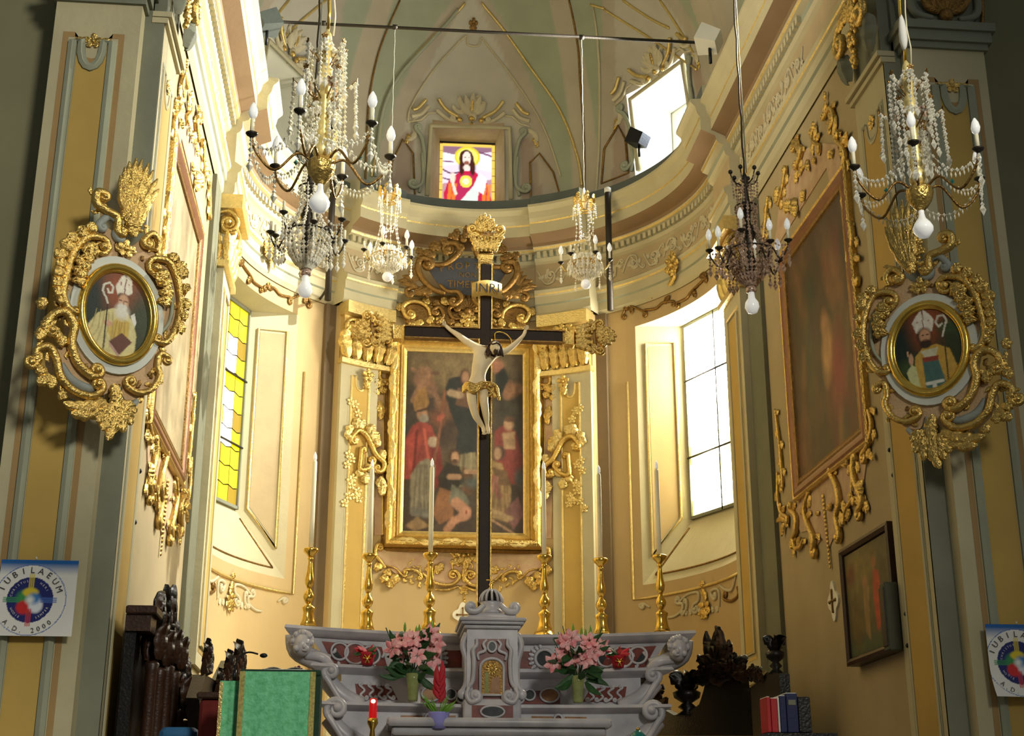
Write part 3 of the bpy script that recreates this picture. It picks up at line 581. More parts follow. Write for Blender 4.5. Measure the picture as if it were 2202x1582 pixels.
# ---------------------------------------------------------------- pilasters
def quadS(mb, S, u0, u1, v0, v1, d): mb.add(S.pt([u0, u1, u1, u0], [v0, v0, v1, v1], [d]*4), [(0, 1, 2, 3)])
def slab(mb, S, u0, u1, v0, v1, d0, d1, mi=0):
    P = S.pt([u0, u1, u1, u0]*2, [v0, v0, v1, v1]*2, [d0]*4+[d1]*4); mb.add(P, [(4, 5, 6, 7), (0, 1, 5, 4), (1, 2, 6, 5), (2, 3, 7, 6), (3, 0, 4, 7)], mi)
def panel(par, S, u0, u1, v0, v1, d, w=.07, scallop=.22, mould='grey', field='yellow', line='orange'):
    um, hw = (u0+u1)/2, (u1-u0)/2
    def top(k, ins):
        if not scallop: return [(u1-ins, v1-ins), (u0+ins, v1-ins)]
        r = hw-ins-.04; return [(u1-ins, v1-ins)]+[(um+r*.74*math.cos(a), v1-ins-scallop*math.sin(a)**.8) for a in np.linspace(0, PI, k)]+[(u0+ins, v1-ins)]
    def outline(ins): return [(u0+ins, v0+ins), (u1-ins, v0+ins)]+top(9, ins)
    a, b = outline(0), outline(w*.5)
    mb = MB(); mb.add(np.concatenate([S.pt([p[0] for p in a], [p[1] for p in a], d+.003), S.pt([p[0] for p in b], [p[1] for p in b], d+.003)]), [(i, (i+1) % len(a), len(a)+(i+1) % len(a), len(a)+i) for i in range(len(a))]); mb.build('shadow_line', M[line], par, smooth=False)  # flat coloured border band around the panel
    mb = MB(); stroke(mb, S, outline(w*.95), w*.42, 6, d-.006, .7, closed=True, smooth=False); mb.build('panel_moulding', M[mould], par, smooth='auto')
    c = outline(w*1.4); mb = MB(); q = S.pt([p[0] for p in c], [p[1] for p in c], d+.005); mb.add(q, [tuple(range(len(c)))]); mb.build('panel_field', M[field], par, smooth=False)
for s, side in ((-1, 'left'), (1, 'right')):
    S = SL if s < 0 else SR
    # front pilaster of the chancel pier, facing the nave
    p = struct('pillar_%s' % side, (lambda m: (box(m, (s*3.26, 10.2, -1.6), (s*3.95, 10.6, 6.56)), m)[1])(MB()), M['cream']); ORG[p.name] = (0, 0, 0)
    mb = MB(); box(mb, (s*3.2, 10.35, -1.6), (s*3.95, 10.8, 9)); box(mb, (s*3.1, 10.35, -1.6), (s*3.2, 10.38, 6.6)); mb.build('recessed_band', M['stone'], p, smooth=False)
    panel(p, FR, min(s*3.38, s*3.87), max(s*3.38, s*3.87), -1.2, 6.28, 0, .09, .24)
    mb = MB(); c0 = (s*3.625, 6.2); flower(mb, FR, c0, .07, 5, .0); leaf(mb, FR, c0, (c0[0]-.13, c0[1]+.02), .03); leaf(mb, FR, c0, (c0[0]+.13, c0[1]+.02), .03); mb.build('gilt_flower', M['gold'], p)
    mb = MB()
    for z, e in ((6.56, .03), (6.62, .06), (6.72, .09)): box(mb, (s*(3.26-e), 10.2-e, z), (s*(3.95+e), 10.5, z+.06+(.04 if e < .08 else .02)))
    mb.build('necking', M['stone'], p, smooth=False)
    cp = MB(); 
    ringc = lambda z, e: [(s*(3.27-e), 10.19-e, z), (s*3.6, 10.16-e, z), (s*(3.94+e), 10.19-e, z), (s*(3.94+e), 10.5, z), (s*(3.27-e), 10.5, z)]
    loft(cp, [ringc(6.8, 0), ringc(7.1, .02), ringc(7.45, .1), ringc(7.6, .22), ringc(7.7, .22)], caps=True); cp.build('capital', M['stone'], p, smooth='auto')
    FC = Plane((0, 10.17, 0), (1, 0, 0), (0, -1, 0)); mb = MB(); shell(mb, FC, (s*3.61, 6.86), .34, .6, 2.54, 7, .03); mb.build('gilt_shell', M['gold_dark'], p)
    for sg in (-1, 1):
        mb = MB(); cscroll(mb, FC, [(s*3.61+sg*.12, 6.83), (s*3.61+sg*.29, 6.9), (s*3.61+sg*.3, 7.2)], .035, 0, .08*sg*1.0, .02); stroke(mb, FC, [(s*3.61+sg*.1, 6.8), (s*3.61+sg*.22, 6.83), (s*3.61+sg*.33, 7.0)], .03); mb.build('capital_leaf', M['stone'], p)
    mb = MB(); stroke(mb, FC, [(s*3.95, 6.82), (s*3.97, 7.0), (s*3.98, 7.3)], .02); mb.build('gilt_edge', M['gold_dark'], p)
    # side pilaster turned to the chancel, with its volute capital
    q = MB(); slab(q, S, 10.36, 11.12, -1.6, 6.5, 0, .1); p2 = struct('pillar_chancel_%s' % side, q, M['cream']); ORG[p2.name] = (0, 0, 0)
    panel(p2, S, 10.46, 11.02, -1.2, 6.2, .1, .05, .22, 'cream', 'yellow', 'grey')
    mb = MB(); flower(mb, S, (10.74, 6.12), .07, 5, .1); mb.build('gilt_flower', M['gold'], p2)
    mb = MB()
    for z, e in ((6.5, .13), (6.56, .16)): slab(mb, S, 10.34, 11.14+e-.1, z, z+.05, 0, e)
    mb.build('necking', M['cream'], p2, smooth=False)
    cp = MB(); slab(cp, S, 10.4, 11.08, 6.6, 7.34, 0, .1); cp.build('capital', M['stone'], p2, smooth=False)
    E2 = Plane((s*3.1, 0, 0), (0, 1, 0), (-s, 0, 0))
    for k, uu in ((0, 11.0), (1, 10.45)):
        mb = MB(); cscroll(mb, E2, [(uu-(.12 if k == 0 else -.12), 7.22), (uu, 7.24), (uu+(.1 if k == 0 else -.1), 7.12)], .035, 0, -.12 if k == 0 else .12, .12, 6, 1.6); mb.build('volute', M['gold'], p2)
        mb = MB(); leaf(mb, E2, (uu, 6.65), (uu+(.1 if k == 0 else -.1), 6.98), .1, .1, .06, 3, .8); mb.build('capital_leaf', M['stone'], p2)
    mb = MB()
    for k in range(34): 
        a = RNG.uniform(0, 6.28); rr = .12*math.sqrt(RNG.rand()); z = 6.9+2.0*rr*math.sin(a); sphere(mb, E2.pt(10.72+rr*math.cos(a)*(1 if z > 6.85 else .6), z, .12), .03, 6, 4)
    mb.build('grape_cluster', M['gold'], p2)
    mb = MB()
    for k in range(7): a = -.4+k*.6; leaf(mb, E2, (10.74, 7.18), (10.74+.22*math.cos(a), 7.2+.15*math.sin(a)), .05, .3, .14)
    mb.build('gilt_leaf_spray', M['gold'], p2)
    # pilaster where chancel wall meets the apse
    q = MB(); slab(q, S, 15.3, 16.1, 1.82, 7.3, 0, .13); p3 = struct('pillar_apse_%s' % side, q, M['cream']); ORG[p3.name] = (0, 0, 0)
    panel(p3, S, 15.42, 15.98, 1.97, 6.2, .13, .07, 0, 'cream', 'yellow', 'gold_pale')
    mb = MB(); slab(mb, S, 15.26, 16.14, 1.74, 1.82, 0, .08); mb.build('pilaster_foot', M['cream'], p3, smooth=False)
    mb = MB(); slab(mb, S, 15.24, 16.14, 6.38, 6.46, 0, .19); mb.build('necking', M['gold_pale'], p3, smooth=False)
    mb = MB(); slab(mb, S, 15.24, 16.16, 7.12, 7.3, 0, .3); mb.build('abacus', M['gold_pale'], p3, smooth=False)
    E3 = Plane((s*3.07, 0, 0), (0, 1, 0), (-s, 0, 0)); EN = Plane((s*3.2, 15.29, 0), (-s, 0, 0), (0, -1, 0))
    for uu, sg in ((15.4, -1), (16.0, 1)):
        mb = MB(); cscroll(mb, E3, [(15.7, 7.08), (uu, 7.08), (uu+sg*.08, 6.98)], .035, 0, -sg*.1, .05, 6, 1.6); mb.build('volute', M['gold_pale'], p3)
    mb = MB(); bump(mb, EN, (.13, 6.93), .13, 0, 0, 14, .3); cscroll(mb, EN, [(.03, 7.06), (.16, 7.08), (.25, 6.98)], .026, 0, -.11, .02, 6, 1.8); mb.build('volute', M['gold'], p3)
    mb = MB(); slab(mb, S, 14.72, 15.3, -.4, 7.3, 0, .05); mb.build('setback_strip', M['setback'], p3, smooth=False)  # grey-green paint with the shade beside the pilaster worked into it
    for k in range(4):
        mb = MB(); u = 15.42+k*.19; leaf(mb, E3, (u, 6.46), (u+(.04 if k > 1 else -.04), 6.86), .09, .06*(1 if k > 1 else -1), 0, 3, .8, 0, .9); mb.build('acanthus_leaf', M['gold_pale'], p3)
    for k in range(2):
        mb = MB(); leaf(mb, EN, (.05+k*.1, 6.46), (.04+k*.11, 6.82), .06, 0, 0, 3, .8, 0, .9); mb.build('acanthus_leaf', M['gold'], p3)
# ---- pilasters of the altar bay
for s, side in ((-1, 'left'), (1, 'right')):
    k = lambda t: BAY.R*r3(t)*s
    def arcslab(mb, t0, t1, z0, z1, d1, d0=0.0):
        A = np.linspace(r3(t0), r3(t1), 7)*s*BAY.R; lo = BAY.pt(A, z0, d1); hi = BAY.pt(A, z1, d1); bl = BAY.pt(A, z0, d0); bh = BAY.pt(A, z1, d0); loft(mb, [bl, lo, hi, bh], closed=False)
        for e in (0, -1): mb.add([bl[e], lo[e], hi[e], bh[e]], [(0, 1, 2, 3)])
    q = MB(); arcslab(q, 24.8, 36.4, .3, 6.42, .06); p4 = struct('pillar_altar_%s' % side, q, M['cream']); ORG[p4.name] = (0, 0, 0)
    panel(p4, BAY, min(k(26.6), k(33.8)), max(k(26.6), k(33.8)), .8, 6.3, .06, .05, .2, 'gold_pale', 'yellow', 'cream')
    mb = MB(); A_ = np.linspace(r3(36.4), r3(39.6), 4)*s*3.2; loft(mb, [AP.pt(A_, -.4, .06), AP.pt(A_, 7.3, .06)], closed=False); q_ = [AP.pt(A_[-1], z, d) for z, d in ((-.4, 0), (-.4, .06), (7.3, .06), (7.3, 0))]; mb.add(q_, [(0, 1, 2, 3)]); mb.build('setback_strip', M['setback2'], p4, smooth=False)  # umber strip added to carry the shade along the bay return
    mb = MB(); arcslab(mb, 21.2, 37, 6.4, 6.47, .12); arcslab(mb, 21.2, 37, 7.12, 7.3, .22); mb.build('abacus', M['gold_pale'], p4, smooth=False)
    mb = MB(); arcslab(mb, 21.8, 36.2, 6.47, 7.12, .08); mb.build('capital', M['gold_pale'], p4, smooth=False)
    for t, sg in ((23, -1), (35, 1)):
        mb = MB(); cscroll(mb, BAY, [(k(29), 7.05), (k(t), 7.04), (k(t+sg*1.5), 6.95)], .035, 0, -sg*s*.1, .14, 6, 1.6); mb.build('volute', M['gold'], p4)
    for j in range(5):
        mb = MB(); t = 23+j*3; leaf(mb, BAY, (k(t), 6.48), (k(t+(j-2)*.6), 6.9), .11, .05*(j-2), .1, 3, .8, 0, .9); mb.build('acanthus_leaf', M['gold'], p4)
    for j in range(6):
        mb = MB(); a = .5+j*.45; c0 = (k(29), 6.88); leaf(mb, BAY, c0, (c0[0]+.3*math.cos(a), c0[1]+.26*math.sin(a)), .08, .2, .16, 3, .8); mb.build('acanthus_leaf', M['gold'], p4)
    mb = MB(); flower(mb, BAY, (k(29), 7.0), .11, 6, .24); mb.build('flower', M['gold'], p4)
    mb = MB(); flower(mb, BAY, (k(28.5), 6.28), .1, 5, .12); leaf(mb, BAY, (k(28.5), 6.25), (k(28.5), 6.08), .06, 0, .1); bump(mb, BAY, (k(28.5), 6.1), .03, .1); mb.build('flower', M['gold'], p4)
# ================================================================ PICTURES, STUCCO AND GILDED CARVING
def picture(mb_list): pass
def rect_frame(par, S, u0, u1, v0, v1, prof, m, name='frame_rail', d=0.0, each=True):
    """mitred frame, one rail a side; prof: (inset, height) from the outer edge inwards"""
    C0 = [(u0, v0), (u1, v0), (u1, v1), (u0, v1)]; sg = [(1, 1), (-1, 1), (-1, -1), (1, -1)]
    for i in range(4):
        a, b = C0[i], C0[(i+1) % 4]; sa, sb = sg[i], sg[(i+1) % 4]; mb = MB()
        ra = [S.pt(a[0]+sa[0]*q, a[1]+sa[1]*q, d+h) for q, h in prof]; rb = [S.pt(b[0]+sb[0]*q, b[1]+sb[1]*q, d+h) for q, h in prof]
        loft(mb, [ra, rb], closed=False); mb.build(name, m, par, smooth='auto')
def canvas_part(par, S, u0, u1, v0, v1, cv, nu, nv, d, name='canvas', m=None): return glass_grid(S, u0, u1, v0, v1, nu, nv, cv.fn(u0, u1, v0, v1), name, m or M['painted'], par, d)
# ---------------------------------------------------------------- high altarpiece
AZ = Plane((0, 19.12, 0), (1, 0, 0), (0, -1, 0))
alt = thing('altarpiece', 'large oil painting of robed saints in a broad gilt frame behind the altar', 'painting', (0, 19.1, 3.9))
cv = Canvas(1.68/2.64, (64, 54, 40), 300)
cv.ell(.5, .88, .5, .22, (120, 100, 62), soft=.7); cv.ell(.42, .93, .3, .1, (140, 118, 76), soft=.8); cv.ell(.08, .62, .12, .2, (44, 54, 50), soft=.6); cv.ell(.9, .7, .2, .2, (52, 50, 36), soft=.6)
cv.ell(.2, .68, .2, .1, (70, 58, 50), soft=.5); cv.ell(.55, .42, .3, .1, (112, 92, 62), soft=.6); cv.ell(.3, .55, .2, .12, (72, 56, 42), soft=.5)
cv.poly([(0, 0), (1, 0), (1, .12), (.6, .16), (0, .1)], (70, 54, 38), 3)
# cherubs
for x, y, r, c in ((.16, .87, .05, (168, 120, 84)), (.11, .83, .04, (150, 106, 76)), (.2, .8, .05, (158, 112, 78)), (.9, .8, .045, (150, 104, 70)), (.86, .77, .03, (150, 104, 70)), (.97, .81, .03, (130, 96, 70)), (.78, .93, .045, (170, 110, 80)), (.3, .7, .04, (140, 96, 62)), (.35, .66, .05, (128, 86, 58)), (.27, .62, .05, (120, 70, 44))): cv.ell(x, y, r*1.2, r, c, .4, .4)
cv.line([(.05, .9), (.14, .85), (.2, .9)], .012, (150, 110, 80)); cv.line([(.15, .83), (.08, .76), (.06, .72)], .014, (160, 116, 82)); cv.line([(.2, .8), (.26, .75), (.28, .71)], .012, (150, 108, 78)); cv.line([(.22, .88), (.27, .88)], .01, (120, 84, 60))
# the lady in dark blue on the crescent
cv.poly([(.33, .78), (.36, .85), (.46, .87), (.6, .85), (.66, .7), (.62, .5), (.62, .42), (.5, .38), (.42, .42), (.45, .55), (.38, .66)], (28, 42, 44), 3); cv.poly([(.76, .88), (.84, .93), (.88, .86), (.78, .72)], (26, 40, 40), 3)
cv.poly([(.44, .42), (.6, .44), (.62, .26), (.46, .24)], (150, 138, 100), 3); cv.line([(.5, .42), (.49, .26)], .008, (110, 98, 70)); cv.line([(.56, .43), (.56, .27)], .008, (176, 162, 120)); cv.ell(.5, .86, .045, .05, (70, 44, 30)); cv.ell(.505, .86, .03, .038, (176, 128, 92)); cv.poly([(.44, .8), (.57, .8), (.6, .68), (.42, .7)], (110, 76, 54), 3); cv.line([(.38, .77), (.46, .76)], .02, (176, 146, 110))
cv.line([(.37, .29), (.38, .24), (.44, .225), (.52, .235)], .014, (66, 54, 40)); cv.line([(.35, .32), (.36, .27)], .008, (150, 126, 86)); cv.line([(.55, .24), (.6, .27)], .012, (60, 44, 32)); cv.ell(.51, .235, .03, .012, (150, 100, 70)); cv.ell(.44, .29, .14, .07, (120, 104, 72), soft=.8, op=.35)
# bishop in red cope, left
cv.poly([(0, .28), (.0, .5), (.06, .58), (.14, .61), (.22, .58), (.27, .5), (.3, .4), (.24, .3), (.2, .34), (.14, .28)], (158, 52, 40), 2); cv.poly([(.02, .5), (.1, .58), (.13, .45), (.04, .3)], (200, 66, 48), 3, .7); cv.poly([(.22, .5), (.3, .46), (.33, .3), (.26, .22), (.22, .34)], (140, 36, 28), 3); cv.line([(.1, .55), (.08, .32)], .008, (120, 26, 22)); cv.line([(.16, .56), (.2, .4)], .007, (214, 90, 64))
cv.poly([(.13, .38), (.2, .4), (.26, .36), (.24, .08), (.06, .09), (.05, .3)], (150, 140, 112), 2); cv.folds(((.15, .36), (.15, .1), .1), 5, (104, 96, 76), .005, .7); cv.poly([(.06, .13), (.24, .12), (.24, .07), (.07, .08)], (120, 116, 108), 2, .8)
cv.poly([(.06, .7), (.1, .78), (.16, .8), (.2, .71), (.16, .66), (.08, .66)], (176, 128, 56), 2); cv.ell(.14, .645, .045, .035, (186, 136, 96)); cv.ell(.155, .62, .04, .022, (150, 140, 124)); cv.line([(.1, .66), (.18, .675)], .006, (80, 50, 30)); cv.ell(.24, .49, .045, .03, (196, 170, 140)); cv.line([(.33, .78), (.3, .58), (.25, .38)], .007, (150, 90, 52)); cv.line([(.285, .62), (.31, .64)], .014, (170, 80, 52))
# seated pilgrim, centre left
cv.poly([(.28, .3), (.36, .38), (.46, .36), (.52, .28), (.4, .22), (.3, .22)], (44, 42, 34), 2); cv.ell(.42, .41, .05, .045, (70, 46, 28)); cv.ell(.425, .405, .033, .034, (186, 140, 100)); cv.ell(.425, .385, .025, .014, (90, 60, 38)); cv.poly([(.24, .1), (.3, .24), (.4, .22), (.42, .08), (.3, .04)], (160, 104, 54), 3); cv.poly([(.4, .26), (.5, .22), (.56, .16), (.48, .1), (.38, .16)], (124, 124, 104), 3); cv.poly([(.48, .36), (.58, .32), (.6, .2), (.52, .2)], (104, 68, 34), 3)
cv.line([(.44, .16), (.52, .115), (.5, .09)], .028, (204, 142, 104)); cv.line([(.51, .09), (.42, .06), (.37, .015)], .02, (198, 136, 98)); cv.ell(.53, .105, .035, .035, (214, 150, 112)); cv.ell(.525, .11, .01, .01, (160, 60, 44)); cv.line([(.38, .3), (.46, .3)], .015, (192, 146, 108)); cv.poly([(.02, .03), (.12, .08), (.22, .03), (.1, .0)], (160, 126, 76), 2)
cv.line([(.52, .33), (.64, .33)], .012, (190, 146, 108)); cv.ell(.6, .27, .09, .03, (84, 100, 96), soft=.6); cv.ell(.6, .18, .06, .05, (76, 66, 50), soft=.5)
# right: young man in red, kneeling figure in yellow
cv.poly([(.76, .56), (.84, .6), (.94, .56), (1, .4), (.96, .26), (.84, .28), (.76, .4)], (132, 44, 34), 3); cv.ell(.88, .6, .042, .035, (178, 134, 92)); cv.poly([(.82, .55), (.93, .56), (.94, .46), (.84, .46)], (176, 136, 92), 3); cv.ell(.89, .63, .05, .018, (90, 60, 34)); cv.ell(.97, .3, .04, .05, (76, 84, 84), soft=.5)
cv.ell(.8, .44, .05, .04, (74, 50, 34)); cv.ell(.785, .435, .032, .034, (182, 140, 100)); cv.poly([(.72, .4), (.82, .38), (.9, .24), (.88, .06), (.74, .08), (.7, .2)], (160, 128, 76), 3); cv.poly([(.74, .36), (.86, .34), (.9, .26), (.76, .26)], (108, 80, 50), 3); cv.line([(.74, .3), (.8, .2)], .016, (150, 84, 74)); cv.line([(.78, .3), (.72, .2)], .01, (170, 110, 96)); cv.poly([(.84, .12), (.96, .2), (1, .1), (.92, .02)], (136, 84, 80), 3); cv.folds(((.82, .3), (.82, .1), .12), 5, (110, 82, 48), .006, .6); cv.line([(.74, .07), (.92, .0)], .006, (170, 128, 90)); cv.line([(.74, .12), (.9, .08)], .012, (170, 140, 90))

for _ in range(2): q_ = np.pad(cv.a, ((1, 1), (1, 1), (0, 0)), mode='edge'); cv.a = (q_[1:-1, 1:-1]*2+q_[:-2, 1:-1]+q_[2:, 1:-1]+q_[1:-1, :-2]+q_[1:-1, 2:])/6
lum_ = cv.a.mean(2, keepdims=True); cv.a = .8*(cv.a*.7+lum_*.12+np.array(lin((84, 66, 44))[:3])*.2); cv.noise(.2, 16); cv.noise(.14, 34, 8); cv.noise(.12, 80, 5)
canvas_part(alt, AZ, -.84, .84, 4.12, 6.76, cv, 160, 250, .02)
rect_frame(alt, AZ, -.93, .93, 4.03, 6.85, [(0, .02), (0, .09), (.015, .1), (.03, .075), (.045, .085), (.06, .06), (.09, .045), (.09, .02)], M['gold_pale'], 'inner_frame')
rect_frame(alt, AZ, -1.1, 1.1, 3.88, 7.0, [(0, 0), (0, .1), (.03, .17), (.07, .19), (.11, .17), (.14, .1), (.17, .08), (.17, .02)], M['gold'], 'frame_rail')
rect_frame(alt, AZ, -1.15, 1.15, 3.83, 7.05, [(0, 0), (0, .05), (.02, .07), (.045, .06), (.05, 0)], M['gold_dark'], 'outer_moulding')
for s in (-1, 1):
    for k in range(9):
        z = 4.1+k*.33; mb = MB(); leaf(mb, AZ, (s*1.03, z), (s*1.03, z+.3), .055, .06*(-1)**k, .17, 2, .3); mb.build('carved_leaf', M['gold_pale'], alt)
for k in range(6):
    for z in (3.95, 6.93):
        u = -.92+k*.31; mb = MB(); leaf(mb, AZ, (u, z), (u+.28, z), .05, .06*(-1)**k, .17, 2, .3); mb.build('carved_leaf', M['gold_pale'], alt)
# ---- gilded stucco round the altarpiece, traced on the curved bay wall and mirrored
sur = thing('stucco_surround', 'gilded rococo scrollwork on rose ground framing the altarpiece', 'wall ornament', (0, 19.2, 3.3))
def mirU(P): return [(-p[0], p[1]) for p in P]
def both(fn):
    for f in (lambda P: list(P), mirU): fn(f)
TB = lambda x, y: BAY.uv(x, y)
def piece(par, S, kind, P, name='scroll', m='gold', r=.022, s=0, e=0, d=0.0, mirror=True, **kw):
    """one traced motif; P in surface coordinates; mirrored across the church axis when asked"""
    for f, sg in (((lambda q: list(q)), 1), (mirU, -1))[:2 if mirror else 1]:
        mb = MB(); Q = f(P)
        if kind == 'c': cscroll(mb, S, Q, r, s*sg, e*sg, d, **kw)
        elif kind == 'l': leaf(mb, S, Q[0], Q[1], r, s*sg, d, kw.get('lobes', 3), kw.get('lift', .6))
        elif kind == 'f': flower(mb, S, Q[0], r, 5, d)
        elif kind == 'k': foliage(mb, S, Q, r, kw.get('n', 8), d, seed=int(abs(P[0][0])*100) % 97, side=kw.get('side', 0)*sg)
        elif kind == 'x': pass
        elif kind == 's': stroke(mb, S, Q, r, 6, d, smooth=kw.get('smooth', True))
        elif kind == 'b':
            for q in Q: bump(mb, S, q, r*RNG.uniform(.7, 1.2), d)
        mb.build(name, M[m], par)
def plate(par, S, P, d, m, name='ground_plate', mirror=True, sub=0):
    for f in ((lambda q: list(q)), mirU)[:2 if mirror else 1]:
        Q = np.array(f(P)); c = Q.mean(0); mb = MB(); n = len(Q); A = S.pt(Q[:, 0], Q[:, 1], d); K = S.pt(Q[:, 0], Q[:, 1], 0)
        if isinstance(S, Plane):
            from mathutils.geometry import tessellate_polygon
            tri = tessellate_polygon([[Vector((float(a), float(b), 0)) for a, b in Q]]); mb.add(np.concatenate([A, K]), [tuple(x) for x in tri]+[(n+i, n+(i+1) % n, (i+1) % n, i) for i in range(n)]); mb.build(name, M[m], par, smooth=False); continue
        mid = S.pt((Q[:, 0]+c[0])/2, (Q[:, 1]+c[1])/2, d); ctr = S.pt(c[0], c[1], d)
        mb.add(np.concatenate([A, mid, [ctr], K]), [(i, (i+1) % n, n+(i+1) % n, n+i) for i in range(n)]+[(n+i, n+(i+1) % n, 2*n) for i in range(n)]+[(2*n+1+i, 2*n+1+(i+1) % n, (i+1) % n, i) for i in range(n)]); mb.build(name, M[m], par, smooth=False)
c4 = lambda x, y: TB(790+x/5.12, 1060+y/5.12)
plate(sur, BAY, [c4(1065, 640), c4(220, 640), c4(110, 600), c4(90, 680), c4(180, 790), c4(320, 900), c4(480, 840), c4(620, 900), c4(760, 1010), c4(960, 1010), c4(1065, 1020)], .02, 'pink')
piece(sur, BAY, 'c', [c4(190, 830), c4(140, 760), c4(80, 680), c4(90, 590)], r=.026, e=-.05, d=.02)
piece(sur, BAY, 'c', [c4(200, 800), c4(300, 830), c4(350, 880), c4(390, 920)], r=.016, e=.03, d=.02)
piece(sur, BAY, 'c', [c4(590, 930), c4(570, 890), c4(500, 850), c4(410, 850)], r=.024, s=-.03, e=.03, d=.03)
piece(sur, BAY, 'c', [c4(600, 880), c4(680, 960), c4(800, 1010), c4(930, 1010), c4(1010, 940), c4(990, 880)], r=.026, e=.07, d=.03)
piece(sur, BAY, 'c', [c4(740, 1060), c4(880, 1070), c4(1000, 1030)], r=.018, d=.02)
piece(sur, BAY, 'c', [c4(940, 870), c4(930, 790), c4(990, 760)], r=.016, e=-.035, d=.03)
piece(sur, BAY, 'k', [c4(380, 930), c4(450, 940), c4(560, 970), c4(640, 1010)], 'leaf_spray', r=.09, n=6)
piece(sur, BAY, 'k', [c4(410, 820), c4(480, 800), c4(560, 820), c4(620, 870)], 'leaf_spray', r=.055, n=6, d=.03)
for x, y, X, Y in ((230, 950, 215, 1040), (230, 950, 150, 900), (240, 930, 330, 990), (250, 900, 200, 840), (240, 940, 280, 1010), (150, 800, 60, 790), (760, 900, 840, 800), (700, 880, 700, 800), (1300, 1100, 1390, 1160)): 
    if x < 1100: piece(sur, BAY, 'l', [c4(x, y), c4(X, Y)], 'acanthus_leaf', r=.08, s=.2, d=.02)
piece(sur, BAY, 'k', [c4(460, 720), c4(540, 690), c4(640, 700)], 'leaf_spray', r=.06, n=6, d=.02)
piece(sur, BAY, 'f', [c4(1065, 690)], 'rosette', r=.14, d=.06, mirror=False); 
for k in range(6): a = k*1.047+.5; q = c4(1065, 690); piece(sur, BAY, 'l', [q, (q[0]+.24*math.cos(a), q[1]+.2*math.sin(a))], 'acanthus_leaf', r=.07, s=.15, d=.02, mirror=False)
piece(sur, BAY, 'f', [c4(1065, 1060)], 'husk', r=.08, mirror=False); piece(sur, BAY, 'b', [c4(1065, y) for y in (1130, 1160, 1190)], 'bead_drop', r=.022, mirror=False); piece(sur, BAY, 'l', [c4(1065, 820), c4(1065, 990)], 'acanthus_leaf', r=.05, mirror=False, d=.03)
c2 = lambda x, y: TB(690+x/3.164, 600+y/3.164)
plate(sur, BAY, [c2(362, 790), c2(430, 790), c2(425, 1200), c2(420, 1540), TB(822, 1150), TB(805, 1150), c2(362, 1540), c2(360, 1200)], .012, 'pink', 'rose_strip')
for x in (358, 428): piece(sur, BAY, 's', [c2(x, 770), c2(x-6, 1200), c2(x-10, 1540), TB(690+(x-8)/3.164, 1150)], 'gilt_border', 'gold_pale', r=.012, smooth=False)
piece(sur, BAY, 'c', [c2(420, 420), c2(440, 520), c2(400, 600), c2(400, 680), c2(450, 690)], r=.03, s=-.04, e=-.04, m='gold'); piece(sur, BAY, 'k', [c2(400, 430), c2(395, 560), c2(380, 640)], 'leaf_spray', 'gold', r=.08, n=7)
for x, y, X, Y in ((390, 740, 370, 680), (390, 740, 440, 700), (395, 770, 350, 760), (395, 770, 440, 760), (390, 830, 390, 960), (390, 850, 370, 900), (395, 1100, 370, 1040)): piece(sur, BAY, 'l', [c2(x, y), c2(X, Y)], 'acanthus_leaf', r=.07, s=.15, d=.015)
piece(sur, BAY, 'f', [c2(390, 870)], 'rosette', r=.06, d=.015)
piece(sur, BAY, 'c', [c2(180, 1090), c2(230, 1040), c2(290, 1080), c2(350, 1200), c2(410, 1260), c2(400, 1310), c2(370, 1320)], r=.04, s=.05, e=-.05, d=.08)
piece(sur, BAY, 'c', [c2(250, 1170), c2(245, 1230), c2(240, 1300), c2(290, 1300), c2(340, 1260)], r=.034, s=-.04, e=.05, d=.08)
for x, y, X, Y in ((200, 1060, 140, 1040), (200, 1050, 170, 1000), (240, 1040, 240, 960), (250, 1040, 280, 980), (190, 1080, 200, 1130), (320, 1080, 350, 1010), (350, 1120, 350, 1040), (390, 1140, 360, 1090), (270, 1330, 230, 1300), (270, 1330, 270, 1400), (390, 1350, 360, 1420), (390, 1360, 380, 1480), (410, 1250, 420, 1180), (300, 1320, 340, 1290)): piece(sur, BAY, 'l', [c2(x, y), c2(X, Y)], 'acanthus_leaf', 'gold_pale', r=.085, s=.2, d=.07)
for x, y in ((185, 840), (215, 860), (235, 920), (170, 1200), (195, 1230), (160, 1270), (180, 1380), (200, 1360), (190, 1410), (170, 1480), (215, 1480), (140, 1530), (240, 1500), (235, 1450)): piece(sur, BAY, 'f', [c2(x, y)], 'flower_sprig', 'gold_pale', r=.065, d=.065)
# ---------------------------------------------------------------- inscription cartouche over the altarpiece
CT = Plane((0, 18.78, 0), (1, 0, 0), (0, -1, 0)); CB = Plane((0, 18.98, 0), (1, 0, 0), (0, -1, 0))
car = thing('cartouche', 'dark blue shield with gilt latin lettering in carved gold scrolls above the altarpiece', 'cartouche', (0, 18.8, 7.6))
ax0 = CT.uv(1002, 560)[0]
def c1(x, y, S=CT): p = S.uv(820+x/4.944, 420+y/4.944); return (p[0]-ax0, p[1])
plate(car, CT, [c1(900, 660), c1(800, 665), c1(760, 670), c1(650, 740), c1(480, 790), c1(540, 880), c1(600, 960), c1(720, 1010), c1(900, 1070)], .0, 'gold_dark', 'shield_back')
fld = [c1(*p) for p in ((900, 665), (800, 668), (700, 715), (490, 790), (540, 880), (600, 955), (720, 1010), (900, 1065))]; fld = fld+mirU(fld[1:-1])[::-1]
mb = MB(); q = np.array(fld); mb.add(CT.pt(q[:, 0], q[:, 1], .01), [tuple(range(len(q)))]); mat_slate = mat('slate_blue_ground', (66, 68, 74), .6, var=.15, scale=6); mb.build('shield_field', mat_slate, car, smooth=False)
